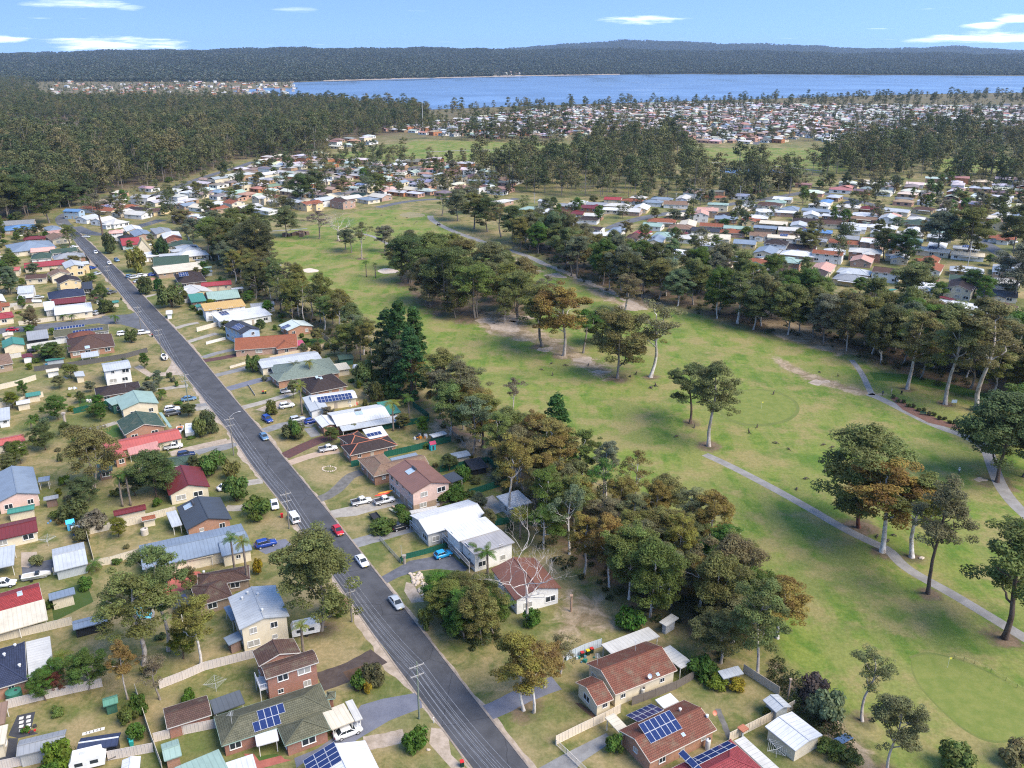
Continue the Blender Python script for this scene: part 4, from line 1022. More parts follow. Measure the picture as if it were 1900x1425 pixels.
house('long house with coral red metal roof and translucent awning', [
  Wg('e', (915,757), (1362,660), (1330,588), 2.6, 'gable', 14, rc='coral', wall='cream'),
  Wg('e', (975,792), (1213,748), (1190,698), 2.2, 'skillion', 8, rc=(.50,.24,.2), open=1), Wg('e', (770,700), (830,850), (960,800), 2.6, 'gable', 14, rc='coral', wall='orange')])
house('orange brick house with dark grey green tiles and pale green verandah', [
  Wg('e', (880,535), (940,640), (1250,573), 2.7, 'gable', 20, rk='tile', rc='green', wall='orange'), Wg('e', (1298,578), (1220,468), (1200,472), 2.4, 'skillion', 6, rc='pgreen', open=1)])
house('raised cream house with pale green metal roof', [
  Wg('e', (872,360), (945,434), (1200,398), 3.3, 'gable', 16, rc='pgreen', wall='cream'), Wg('e', (845,415), (815,372), (900,345), 3.1, 'skillion', 4, rc='pgreen', wall='green')])
house('brick house with near black hip tiles below the white block', [Wg('e', (728,355), (1076,302), (1045,235), 2.6, 'hip', 20, rk='tile0', rc='dkbrown', wall='orange')], extras=aerial(*Y('e',950,280)))
house('small two storey white house with grey gable roof', [Wg('e', (785,160), (985,128), (965,70), 5.2, 'gable', 10, rc='lgrey', wall='white_board')])
house('pale pink house with weathered blue grey roof at the left edge', [Wg('e', (-60,945), (-8,1142), (300,1080), 3.2, 'gable', 18, rc='bluegrey', wall='pink')])
house('house with mottled dark red roof at the left edge', [Wg('i', (-60,168), (212,106), (200,25), 2.6, 'gable', 14, rc='dkred', wall='cream')])
house('grey and white carport roof at the left edge', [Wg('i', (-40,318), (106,300), (86,190), 2.6, 'skillion', 3, rc='lgrey', open=2)], cat='carport', name='carport')
house('pale grey metal garden shed behind the covered boat', [Wg('i', (305,332), (490,287), (465,166), 2.4, 'gable', 12, rc='lgrey', wall='galv_sheet', nowin=1)], cat='shed', name='shed')
house('house with bright red roof and wide cream patio cover', [
  Wg('i', (-60,578), (246,493), (215,392), 2.7, 'gable', 16, rk='tile0', rc='red', wall='cream'), Wg('i', (-60,692), (291,603), (248,499), 2.4, 'skillion', 5, rc='cream', open=1)], extras=skylight(*Y('i',110,455)))
house('black garden shed with blue grey roof below the red roofed house', [Wg('i', (408,656), (603,608), (592,560), 2.2, 'gable', 14, rc='bluegrey', wall='dark_sheet', nowin=1)], cat='shed', name='shed')
house('orange brick house with dark navy hip tiles and striped patio roof', [
  Wg('i', (-220,1045), (185,943), (138,722), 2.6, 'hip', 21, rk='tile0', rc='navy', wall='orange'), Wg('i', (300,885), (268,698), (146,728), 2.5, 'skillion', 3, rc='offwhite', open=2)], extras=vents(Y('i',25,800), Y('i',110,860), Y('i',85,748)))
house('long brown tiled brick shed along the timber fence', [Wg('i', (930,1206), (1190,1131), (1150,1020), 2.5, 'gable', 15, rk='tile', rc='brown', wall='red', nowin=1), Wg('t', (105,592), (440,472), (385,345), 2.5, 'skillion', 6, rc=(.09,.10,.11), open=2)], cat='shed', name='brick_shed')
house('long grey shed with translucent roof strips', [Wg('u', (180,1060), (742,945), (730,760), 2.6, 'gable', 15, rc='grey', wall='lgrey_sheet', nowin=1)], cat='shed', name='shed')
house('navy shed with pale ridge strip in the bottom yard', [Wg('u', (845,1002), (1306,946), (1329,795), 2.3, 'gable', 13, rc='navy', wall='dark_sheet', nowin=1, cap=(.6,.62,.64))], cat='shed', name='shed')
house('cream house corner with brown patio roof at the bottom left edge', [Wg('u', (-150,965), (86,930), (90,716), 2.8, 'skillion', 3, rc='cream', wall='cream'), Wg('u', (-150,745), (92,710), (88,462), 2.6, 'skillion', 3, rc='tan', open=2)])
house('pale green roofed house at the bottom edge', [Wg('j', (72,1422), (312,1326), (375,1445), 2.7, 'skillion', 3, rc='pgreen', wall='orange'), Wg('j', (352,1397), (490,1365), (535,1455), 2.6, 'skillion', 3, rc='white', wall='white')])
house('small orange shed with green roof beside the brick house', [Wg('j', (15,1386), (122,1356), (90,1262), 2.3, 'gable', 14, rc='pgreen', wall='orange', nowin=1)], cat='shed', name='shed')
house('white roofed house with blue solar panels at the bottom edge', [Wg('t', (1125,1115), (1315,1450), (1945,1250), 2.8, 'gable', 17, rc='white', wall='orange')], panels=[(Y('t',1300,1110),4,3,True)])
house('small white garden shed with split roof at the bottom edge', [Wg('u', (1350,1100), (1370,1240), (1530,1230), 2.1, 'gable', 14, rc='white', wall='galv_sheet', nowin=1)], cat='shed', name='shed')
house('green curved garden shed beside the leaning gum', [Wg('u', (1140,510), (1325,470), (1290,375), 2.2, 'gable', 22, rc=(.10,.24,.17), wall='green_sheet', nowin=1)], cat='shed', name='shed')
house('dark red roofed cream shed with tiled garden hut beside it', [Wg('e', (862,1250), (1105,1198), (1095,1160), 2.4, 'gable', 12, rc='dkred', wall='cream_sheet', nowin=1)], cat='shed', name='shed')
house('little cream hut with terracotta tiled roof', [Wg('e', (1072,1290), (1185,1270), (1172,1238), 2.0, 'gable', 20, rk='tile0', rc='terra', wall='cream', nowin=1)], cat='shed', name='garden_hut')
house('green roofed cream shed in the left yard', [Wg('e', (55,1235), (270,1200), (262,1160), 2.3, 'gable', 15, rc='teal', wall='cream_sheet', nowin=1)], cat='shed', name='shed')
house('weathered open hut with grey roof in the left yard', [Wg('e', (330,1135), (470,1120), (440,1092), 2.3, 'skillion', 6, rc='grey', wall='brownb', nowin=1)], cat='shed', name='garden_hut')
house('teal roofed shed near the left back fence', [Wg('e', (195,352), (312,335), (305,312), 2.2, 'skillion', 5, rc='teal', wall='cream_sheet', nowin=1)], cat='shed', name='shed')
house('brick outhouse with dark roof under the big gum', [Wg('e', (735,925), (850,905), (845,850), 2.5, 'skillion', 4, rc='green', wall='brownb')], cat='shed', name='outhouse')
house('pale blue roofed carport next to the pink house', [Wg('e', (285,995), (385,985), (378,950), 2.4, 'skillion', 3, rc='bluegrey', open=2)], cat='carport', name='carport')
house('grey roof white shed at the far left of the yard row', [Wg('e', (-20,535), (85,520), (75,440), 2.4, 'skillion', 4, rc='lgrey', wall='white')], cat='shed', name='shed')
house('coral roofed house behind the dark trees on the left', [Wg('e', (-30,725), (190,680), (175,630), 2.6, 'gable', 12, rc='coral', wall='cream')])
# ---- right side of the street, nearest first
house('cream house with stepped red brown tiled roofs and pale patio cover', [
  Wg('l', (540,907), (988,737), (755,530), 3.0, 'gable', 22, rk='tile', rc='rbrown', wall='cream', trim=(.66,.56,.46)),
  Wg('l', (410,986), (535,941), (372,776), 2.7, 'gable', 22, rk='tile', rc='rbrown', wall='cream', trim=(.66,.56,.46)),
  Wg('l', (440,553), (770,432), (850,500), 2.5, 'skillion', 2, rc='offwhite', open=2), Wg('l', (1085,682), (925,556), (840,600), 2.45, 'skillion', 2, rc='offwhite', open=2)], extras=ex(dish(*Y('l',778,800)), skylight(*Y('l',838,765), .6, .6), aerial(*Y('l',680,600)), aerial(*Y('l',410,700))))
house('orange brick house with brown tiled roof and two blue solar arrays', [
  Wg('l', (785,1387), (1300,1162), (1022,945), 2.6, 'gable', 20, rk='tile', rc='rbrown', wall='orange', trim=(.66,.58,.48)),
  Wg('l', (665,1235), (735,1208), (640,1130), 2.55, 'gable', 18, rk='tile', rc='rbrown', wall='orange', trim=(.66,.58,.48)),
  Wg('l', (585,1195), (468,1068), (530,1040), 2.5, 'skillion', 2, rc='cream', open=2), Wg('l', (880,1003), (1000,957), (925,900), 2.4, 'skillion', 3, rc='white', open=2)],
  panels=[(Y('l',855,1135),6,2), (Y('l',748,1040),5,2)], extras=ex(dish(*Y('l',1235,1060), True), skylight(*Y('l',1017,1190), .6, .6), vents(Y('l',995,1022), Y('l',1185,1068))))
house('house with bright red hip roof and dark solar panels at the bottom edge', [
  Wg('l', (905,1442), (1350,1240), (1605,1455), 2.6, 'hip', 20, rk='tile0', rc=(.26,.05,.055), wall='orange'),
  Wg('r', (1480,1440), (1000,1012), (870,1068), 2.4, 'skillion', 2, rc='offwhite', open=2)], panels=[(Y('l',1215,1330),5,2,False), (Y('l',1080,1392),3,1,False)])
house('cream double garage with white and grey roof and potted flowers', [Wg('m', (75,1131), (286,1286), (478,1191), 2.6, 'gable', 9, rc='white', wall='cream_sheet', nowin=1)], cat='garage', name='garage')
house('galvanised garden shed in the corner of the back fence', [Wg('m', (60,945), (150,1051), (258,990), 2.4, 'gable', 18, rc='lgrey', wall='galv_sheet', nowin=1)], cat='shed', name='shed')
house('small rusty roofed tin shed by the side fence', [Wg('r', (912,885), (985,945), (1062,905), 1.9, 'skillion', 3, rc=(.42,.16,.09), wall='galv_sheet', nowin=1)], cat='shed', name='shed')
house('pale blue grey lean-to under the fence trees', [Wg('l', (1302,795), (1412,748), (1402,712), 2.1, 'skillion', 8, rc='lgrey', wall='galv_sheet', nowin=1)], cat='shed', name='shed')
house('weathered white shed behind the pale patio cover', [Wg('l', (848,395), (900,430), (985,372), 2.3, 'skillion', 3, rc='offwhite', wall='lgrey', nowin=1)], cat='shed', name='shed')
house('white weatherboard house with rusty brown roof behind the dead tree', [Wg('n', (1005,262), (1205,557), (1620,430), 3.6, 'gable', 16, rc=(.17,.075,.05), wall='white_board')])
house('white house with long gable roof beside the flat roofed house', [
  Wg('s', (380,722), (1195,502), (915,262), 3.4, 'gable', 14, rc='white', wall='lgrey_board'), Wg('s', (140,410), (490,345), (520,385), 2.4, 'skillion', 3, rc='offwhite', open=2)], extras=aerial(*Y('s',520,430)))
house('flat roofed white house with long street balcony', [
  Wg('s', (605,637), (1130,500), (1330,660), 4.6, 'skillion', 1.2, rc='white', wall='white'), Wg('s', (805,800), (1325,662), (1530,832), 4.5, 'skillion', 1.0, rc=(.33,.32,.32), wall='white')])
house('white flat roofed studio in the back yard', [Wg('s', (1465,386), (1245,212), (1575,145), 2.9, 'skillion', 2, rc='white', wall='lgrey')], cat='studio', name='studio')
house('two storey pink house with brown ribbed roof and lower hip wing', [
  Wg('f', (1290,907), (1487,1076), (1777,1000), 5.4, 'gable', 17, rc=(.20,.105,.08), wall='pink', base=('tan', 2.0)),
  Wg('v', (615,962), (777,1170), (1080,1085), 2.8, 'hip', 20, rk='tile', rc='tan', wall='orange'),
  Wg('v', (850,1010), (1290,922), (1400,1010), 2.8, 'gable', 18, rk='tile', rc='tan', wall='orange'),
  Wg('v', (1000,990), (1285,925), (1255,893), 2.4, 'skillion', 4, rc='bluegrey', open=1), Wg('g', (85,945), (155,1000), (243,972), 3.0, 'skillion', 3, rc='slate', open=2)], extras=hot_water(*Y('f',1470,915)))
house('brick house with charcoal tiles and orange ridge caps', [
  Wg('v', (530,922), (1062,806), (945,700), 2.6, 'hip', 20, rk='tile0', rc='dkbrown', wall='orange', cap=(.42,.15,.085)),
  Wg('v', (395,714), (535,816), (760,748), 2.6, 'hip', 18, rk='tile0', rc='dkbrown', wall='orange', cap=(.42,.15,.085)),
  Wg('v', (740,742), (932,695), (880,625), 2.5, 'skillion', 10, rc='white', open=2)], panels=[(Y('v',797,688),4,1)])
house('long white roofed brick house with shade panels and garage', [
  Wg('v', (385,597), (950,486), (850,352), 2.8, 'gable', 12, rc='white', wall='orange'), Wg('v', (225,612), (165,512), (300,476), 2.5, 'gable', 14, rc='white', wall='orange'),
  Wg('v', (930,472), (1110,445), (985,330), 2.6, 'skillion', 4, rc='teal', wall='cream'), Wg('v', (445,652), (1085,540), (1045,490), 2.3, 'skillion', 5, rc='lgrey', open=1)], extras=hot_water(*Y('v',630,455)))
house('white roofed house with long row of solar panels', [
  Wg('v', (120,350), (610,282), (558,196), 2.8, 'gable', 12, rc='white', wall='cream'), Wg('v', (5,282), (80,442), (295,402), 2.7, 'gable', 8, rc='lgrey', wall='white')], panels=[(Y('v',365,290),10,2)])
house('brick house with deep maroon brown hip tiles and skylights', [Wg('f', (718,326), (975,266), (880,176), 2.6, 'hip', 20, rk='tile0', rc='dkbrown', wall='orange')], extras=ex(skylight(*Y('f',765,203)), skylight(*Y('f',795,210))))
house('sprawling house with pale grey green hip tiles', [
  Wg('f', (470,233), (900,162), (860,55), 2.6, 'hip', 18, rk='tile0', rc=(.20,.245,.205), wall='orange'), Wg('f', (405,182), (470,236), (640,202), 2.6, 'hip', 18, rk='tile0', rc=(.20,.245,.205), wall='orange')])
house('long house with pale grey metal gable roof', [Wg('f', (350,136), (800,62), (742,2), 2.8, 'gable', 10, rc='lgrey', wall='cream')])
house('orange brick house with red brown tiles and pink awning', [
  Wg('b', (-55,1140), (395,1108), (383,1026), 2.6, 'gable', 18, rk='tile0', rc='terra', wall='pinkb'), Wg('b', (205,1060), (215,1145), (390,1115), 2.6, 'hip', 20, rk='tile0', rc='terra', wall='pinkb'), Wg('b', (360,1110), (450,1100), (420,1072), 2.2, 'skillion', 4, rc=(.42,.08,.14), open=2)])
house('two storey white house with charcoal roof and grey solar panels', [Wg('a', (1575,962), (1692,1032), (1838,990), 5.3, 'gable', 18, rc='charcoal', wall='blue_board')], panels=[(Y('a',1680,975),5,2)])
house('white flat roofed house with black solar panels', [Wg('a', (1560,947), (1888,886), (1840,835), 3.0, 'skillion', 2, rc='white', wall='white')], panels=[(Y('a',1580,880),3,3)])
house('white house with mustard yellow roof', [Wg('a', (1440,862), (1735,826), (1705,788), 4.6, 'skillion', 4, rc='yellow', wall='white')])
house('brick house with pale green ribbed roof and teal wing', [
  Wg('a', (1470,790), (1690,766), (1660,710), 2.7, 'gable', 14, rc='pgreen', wall='brownb'), Wg('a', (1350,802), (1465,790), (1430,750), 2.6, 'skillion', 6, rc='teal', wall='brownb')])
house('long cream shed with raspberry red roof', [Wg('a', (1420,692), (1652,676), (1625,645), 2.8, 'gable', 12, rc='red', wall='cream_sheet')], cat='shed', name='shed')
house('brick house with chocolate hip tiles and corner solar panels', [Wg('a', (1262,672), (1500,655), (1415,590), 2.6, 'hip', 20, rk='tile0', rc='dkbrown', wall='brownb')], panels=[(Y('a',1295,605),4,2)])
house('house with dark green roof and long cream verandah', [
  Wg('a', (1080,545), (1360,530), (1335,480), 2.7, 'gable', 18, rk='tile0', rc='green', wall='tan'), Wg('a', (1112,602), (1405,562), (1385,528), 2.5, 'skillion', 4, rc='cream', wall='tan')])
house('cream A-frame house with steep yellow gable', [Wg('a', (942,448), (962,468), (1090,462), .6, 'gable', 58, rc=(.42,.36,.20), wall='cream', ov=.2, h2=1), Wg('a', (975,490), (1135,470), (1110,445), 2.6, 'skillion', 3, rc='white', wall='white')])
# left of the street, middle distance
house('brown hip tiled house behind the low paling fence', [Wg('a', (482,1152), (852,1112), (785,1022), 2.6, 'hip', 20, rk='tile0', rc='brown', wall='orange'), Wg('a', (490,1070), (700,1040), (660,1000), 2.6, 'hip', 20, rk='tile0', rc='rbrown', wall='orange'), Wg('a', (575,1195), (705,1178), (690,1150), 2.3, 'skillion', 5, rc='lgrey', open=1)], extras=skylight(*Y('a',615,1118), 1.6, 1.6))
house('olive grey tiled house with long solar row by the side street', [Wg('a', (382,1048), (782,1002), (760,958), 2.6, 'gable', 16, rk='tile0', rc='moss', wall='lgrey')], panels=[(Y('a',620,1000),10,1), (Y('a',490,978),10,1)])
house('dark grey shed with pale roof beside the side street', [Wg('a', (195,1072), (350,1052), (330,990), 2.6, 'gable', 15, rc='grey', wall='dark_sheet', nowin=1)], cat='shed', name='shed')
house('cream shed with green gable roof at the left edge', [Wg('a', (10,1075), (20,1122), (175,1100), 2.6, 'gable', 18, rc='teal', wall='cream_sheet', nowin=1)], cat='shed', name='shed')
house('long white roofed house at the side street corner', [Wg('a', (385,892), (662,862), (640,800), 2.7, 'gable', 9, rc='white', wall='cream'), Wg('a', (315,860), (390,850), (380,800), 2.7, 'skillion', 3, rc='white', wall='lgrey')])
house('navy grey tiled house with maroon lower wing', [Wg('a', (345,782), (608,752), (585,705), 2.7, 'hip', 18, rk='tile0', rc='navy', wall='cream'), Wg('a', (360,818), (628,800), (610,760), 2.6, 'gable', 14, rc='dkred', wall='brownb')])
house('two storey yellow house with dark brown gable roof', [Wg('a', (385,640), (402,678), (577,652), 4.8, 'gable', 20, rk='tile0', rc='dkbrown', wall='yellow')])
house('cream gabled house behind the two storey yellow house', [Wg('a', (335,592), (355,618), (500,600), 3.6, 'gable', 20, rk='tile0', rc='tan', wall='cream')])
house('long house with crimson red roof near the left edge', [Wg('a', (170,560), (465,535), (455,502), 2.7, 'gable', 12, rc='red', wall='cream')])
house('low brown roofed house left of the yellow house', [Wg('a', (175,640), (350,632), (345,600), 2.7, 'gable', 14, rk='tile0', rc='brown', wall='cream')])
house('narrow blue grey roofed house with brick base', [Wg('a', (122,740), (265,735), (250,685), 3.6, 'gable', 16, rc='lgrey', wall='white'), Wg('a', (120,775), (245,768), (240,745), 2.4, 'skillion', 4, rc='white', wall='brownb')])
house('pale grey blue hip roofed house left of the street', [Wg('a', (80,450), (355,412), (345,365), 2.7, 'hip', 15, rc='bluegrey', wall='cream')])
house('house with salmon pink roof left of the street', [Wg('a', (215,450), (390,436), (388,410), 2.7, 'gable', 12, rc='pink', wall='cream')])
house('dark green roofed house with white eave peak', [Wg('a', (215,500), (375,490), (370,455), 2.7, 'hip', 18, rk='tile0', rc='green', wall='white')])
house('long dark roofed house with blue tarpaulin wing at the forest edge', [Wg('a', (-10,262), (270,250), (255,222), 2.8, 'gable', 14, rk='tile0', rc='grey', wall='tan'), Wg('a', (20,298), (270,282), (265,250), 2.6, 'hip', 12, rc='blue', wall='tan')])
house('house with maroon hip roof behind the white sheds', [Wg('a', (160,362), (330,352), (325,335), 2.7, 'hip', 18, rc='dkred', wall='orange')])
house('pale blue two storey house at the far bend of the street', [Wg('a', (440,160), (560,168), (600,150), 5.0, 'gable', 18, rc='blue', wall='blue_board')])
house('low white cottage with pink roof beside the bend', [Wg('a', (765,318), (880,312), (868,290), 4.6, 'hip', 14, rc='pink', wall='white_board')])
house('house with bright red verandah roof next to the A-frame', [Wg('a', (860,402), (985,390), (975,352), 2.6, 'gable', 16, rc='red', wall='white'), Wg('a', (850,372), (960,360), (940,330), 2.7, 'hip', 18, rk='tile0', rc='charcoal', wall='tan')])
house('house with blue grey roof and navy solar rows behind the verandah', [Wg('a', (1120,505), (1290,495), (1285,465), 2.8, 'skillion', 6, rc='lgrey', wall='cream')], panels=[(Y('a',1205,482),8,2)])
house('low cream shed with coral roof near the crimson roofed house', [Wg('a', (45,580), (150,575), (150,548), 3.0, 'gable', 10, rc='coral', wall='cream')])
house('black garage beside the navy tiled house', [Wg('a', (577,712), (665,706), (650,660), 2.6, 'skillion', 2, rc='charcoal', wall='dark')], cat='garage', name='garage')
house('small white kiosk on the right verge of the street', [Wg('a', (1170,885), (1222,882), (1215,862), 2.2, 'skillion', 5, rc='white', wall='white', nowin=1)], cat='shelter', name='kiosk')
house('green walled shed with dark green roof in the back yard', [Wg('f', (935,72), (1040,58), (1020,22), 2.4, 'gable', 12, rc='green', wall='green_sheet', nowin=1)], cat='shed', name='shed')
house('cream tarp roofed shed by the back fence', [Wg('f', (885,158), (1003,135), (985,98), 2.3, 'skillion', 4, rc='cream', wall='cream', nowin=1)], cat='shed', name='shed')
house('blue grey roofed cream shed behind the pink house', [Wg('g', (135,825), (300,792), (265,755), 2.5, 'gable', 10, rc='bluegrey', wall='cream_sheet', nowin=1)], cat='shed', name='shed')
house('low black dog kennel with white frame in the green fenced yard', [Wg('g', (310,905), (425,880), (370,812), 1.8, 'skillion', 2, rc='charcoal', wall='dark_sheet', nowin=1)], cat='kennel', name='kennel')
house('little white roofed hut at the green fence corner', [Wg('g', (15,658), (125,630), (90,608), 2.0, 'gable', 8, rc='white', wall='green_sheet', nowin=1)], cat='shed', name='shed')
house('cream potting shed in the shrubby back yard', [Wg('v', (700,205), (838,190), (820,148), 2.2, 'skillion', 3, rc='offwhite', wall='cream_sheet', nowin=1)], cat='shed', name='shed')
house('white roofed house behind the orange tiled house', [Wg('b', (255,962), (305,1010), (500,968), 2.8, 'gable', 14, rc=(.52,.58,.54), wall='orange')], panels=[(Y('b',305,975),3,2)])
house('white walled shed beside the tree belt', [Wg('b', (-10,880), (165,878), (140,842), 2.8, 'skillion', 3, rc='white', wall='white')], cat='shed', name='shed')
house('dark grey roofed cottage at the tree belt', [Wg('b', (60,838), (235,822), (215,795), 2.8, 'gable', 14, rc='grey', wall='white')])
# ------------------------------------------------------------------ the rest of the suburb: street-aligned rows
ST = rad(120.9)                                      # direction of the street
def hit(p, r): return any((p[0] - x) ** 2 + (p[1] - y) ** 2 < (r + q * .85) ** 2 for x, y, q, _ in HOUSES)
STREETS = [list(map(tuple, RKs)), W2([(262,592),(225,590),(190,594),(120,602),(40,610),(-60,622)]), W2([(139,421),(165,433),(195,436),(230,428),(300,408)]), W2([(240,375),(290,362),(345,340),(400,322),(440,311),(470,300)]),
  W2([(1130,425),(1160,412),(1220,398),(1290,390),(1360,378),(1430,368),(1520,352)]), W2([(1905,500),(1868,478),(1838,458),(1790,430),(1700,400),(1600,375),(1500,352)]), W2([(700,385),(760,372),(840,368),(930,375)])]
def near_street(P, d): return any(edge_dist(np.array([P]), s, False)[0] < d for s in STREETS)
PAL = [('white', 'metal', 5), ('offwhite', 'metal', 3.0), ('lgrey', 'metal', 2.5), ('cream', 'metal', 1.6), ('bluegrey', 'metal', 1.5), ('terra', 'tile0', 1.9), ('rbrown', 'tile0', 1.3), ('brown', 'tile0', 1.8), ('dkbrown', 'tile0', 1.3), ('red', 'metal', .7), ('coral', 'metal', .4), ('dkred', 'metal', .7), ('pgreen', 'metal', 1.1), ('grey', 'metal', 1.4), ('charcoal', 'metal', .9), ('tan', 'tile0', 1.3), ('blue', 'metal', .3), ('pink', 'tile0', .8), ('green', 'tile0', .6)]
CN = dict(white='white', offwhite='off-white', lgrey='pale grey', cream='cream', bluegrey='blue grey', terra='terracotta', rbrown='red brown', brown='brown', dkbrown='dark brown', red='red', coral='coral', dkred='maroon', pgreen='pale green', grey='grey', charcoal='charcoal', tan='tan', blue='blue', pink='salmon', green='dark green', teal='teal')
WP = ['cream', 'white', 'cream', 'orange', 'pinkb', 'tan', 'white', 'white_board', 'cream', 'yellow']
REG = [  # polygon, along-street angle, lot width, row depth, place words, how many as single things
 (W2([(-80,700),(120,705),(200,640),(240,600),(215,560),(120,430),(20,410),(-120,420)]), ST, 15, 19, 'left of the street', 400),
 (W2([(150,442),(225,505),(290,560),(330,600),(470,560),(420,530),(370,480),(330,445),(250,420),(190,432)]), ST, 15, 20, 'by the tree belt', 400),
 (W2([(120,404),(215,364),(335,340),(450,299),(600,290),(640,302),(880,302),(960,335),(935,382),(820,372),(700,380),(640,385),(560,392),(470,398),(400,405),(340,430),(250,420),(200,425),(150,412)]), rad(150), 15, 20.5, 'in the middle estate', 400),
 (W2([(965,385),(1150,372),(1500,345),(1910,335),(1910,640),(1780,610),(1640,572),(1500,540),(1380,512),(1250,482),(1130,450),(1010,418)]), rad(152), 15.5, 21, 'in the right estate', 400),
 (W2([(590,262),(700,252),(700,272),(620,280)]), rad(150), 26, 30, 'at the forest edge', 400),
 (W2([(700,242),(830,225),(1000,204),(1250,192),(1500,196),(1910,198),(1910,268),(1620,262),(1300,268),(1270,255),(1060,255),(900,258),(790,250)]), rad(148), 16, 22, 'in the far estate by the lake', 0)]
SPOTS = []
for ri, (poly, ang, lw, rd, words, cap) in enumerate(REG):
    rs = random.Random(40 + ri); P = np.array(poly); c = P.mean(0); e1 = np.array([math.cos(ang), math.sin(ang)]); e2 = np.array([-e1[1], e1[0]])
    a = (P - c) @ e1; b2 = (P - c) @ e2
    for j in range(int(b2.min() // rd), int(b2.max() // rd) + 1):
        for i in range(int(a.min() // lw), int(a.max() // lw) + 1):
            dj = rd * j + (3.0 if j % 2 else -3.0) + rs.uniform(-1.5, 1.5)
            p = c + e1 * (i * lw + rs.uniform(-1.5, 1.5)) + e2 * dj
            if not inside(p[None], poly)[0] or rs.random() < (0.10 if ri < 5 else 0.16): continue
            if inside(p[None], GOLF)[0] or inside(p[None], BELT_L)[0] or inside(p[None], BELT_R)[0]: continue
            if ri < 5 and (hit(p, 5.0) or near_street(p, 10.5)): continue
            SPOTS.append((math.hypot(*p), p, ang + .22 * math.sin(p[0] / 70) * math.cos(p[1] / 90) + (math.pi / 2 if rs.random() < .35 else 0) + rs.gauss(0, .05), ri, words))
SPOTS.sort(key=lambda t: t[0])
def pick(rs):
    t = rs.random() * sum(x[2] for x in PAL)
    for x in PAL:
        t -= x[2]
        if t <= 0: return x
    return PAL[0]
NT = max(0, 300 - sum(1 for o in COL.objects if o.parent is None and o.get('category') == 'house'))
single = [s for s in SPOTS if s[3] < 5][:NT]; rest = [s for s in SPOTS if s[3] < 5][NT:] + [s for s in SPOTS if s[3] == 5]
for k, (d, p, ang, ri, words) in enumerate(single):
    rs = random.Random(900 + k); rc, rk, _ = pick(rs); L, W = rs.uniform(11.5, 18), rs.uniform(8, 11.5); typ = rs.choice(('hip', 'gable', 'gable', 'hip', 'gable')); h = 2.7 if rs.random() < .85 else 4.6
    wl = rs.choice(WP); ws = [dict(R=rectc(p[0], p[1], L, W, ang), h=h, typ=typ, pitch=rs.uniform(11, 20), rk=rk, rc=rc, wall=wl)]
    if rs.random() < .6:
        ex_ = np.array([math.cos(ang), math.sin(ang)]); ey_ = np.array([-ex_[1], ex_[0]]); q = p + ex_ * rs.uniform(-3, 3) + ey_ * rs.choice((-1, 1)) * W * .45
        t2 = rs.random()
        if t2 < .55: ws.append(dict(R=rectc(q[0], q[1], W * .75, rs.uniform(5, 6.5), ang + math.pi / 2), h=h, typ=typ, pitch=16, rk=rk, rc=rc, wall=wl))
        else: ws.append(dict(R=rectc(q[0], q[1], L * .55, 4.5, ang), h=2.35, typ='skillion', pitch=2, rc=rs.choice(('white', 'cream', 'lgrey')), open=1))
    WN = dict(cream='cream', white='white', orange='orange brick', pinkb='pink brick', tan='tan brick', white_board='white board', yellow='yellow')
    ft = '' if len(ws) == 1 else ' and side wing' if not ws[1].get('open') else ' and ' + CN[ws[1]['rc']] + ' awning'
    lab = f"{'tall ' if h > 4 else ''}{WN[wl]} house with {CN[rc]} {'tiled ' if rk != 'metal' else ''}{typ} roof{ft} {words}"
    if len(lab.split()) > 16: lab = lab.replace(ft, '')
    pan = []
    if rs.random() < .22 and d < 520: 
        S0, tp = roof_slopes(ws[0]['R'], typ, h, rad(ws[0]['pitch'])); cc = (S0[0][0] + S0[0][1] + S0[0][2] + S0[0][3]) / 4
        v_ = Matrix.Rotation(-(math.pi / 2 - PITCH), 3, 'X') @ (cc - cam.location); pan = [((950 + FOC * v_.x / -v_.z, 712.5 - FOC * v_.y / -v_.z), 4, 2)]
    house(lab, ws, group='houses ' + words, simple=True, wmax=3 if d < 600 else 2, windows=d < 800, panels=pan)
def lot_fences():
    n = 0
    for d, p, ang, ri, words in single:
        if ri > 1 or d > 620 or n > 55: continue
        r_ = random.Random(int(d * 10)); a2 = ang + (math.pi / 2 if r_.random() < .5 else 0); e = np.array([math.cos(a2), math.sin(a2)]); q = np.array([-e[1], e[0]]); c = p + q * r_.choice((-1, 1)) * r_.uniform(7.5, 9)
        if any(hit(c + e * t, -3.2) or near_street(c + e * t, 6) for t in (-9, -4.5, 0, 4.5, 9)): continue
        pm, po = panel_mesh('sheet', r_.choice(((.62, .55, .43), (.62, .55, .43), (.6, .58, .54), (.20, .19, .18)))); root = empty('fence', (*(c - e * 9), 0)); n += 1
        for i in range(6): w_ = e * (i * 3 + 1.5); ob('panel', pm, root, (w_[0], w_[1], .03), a2, (2.96, 1, 1.7)); w_ = e * i * 3; ob('post', po, root, (w_[0], w_[1], 0), a2, (1, 1, 1.7))
        tag(root, 'straight steel yard fence between houses ' + words, 'fence', 'yard fences ' + words)
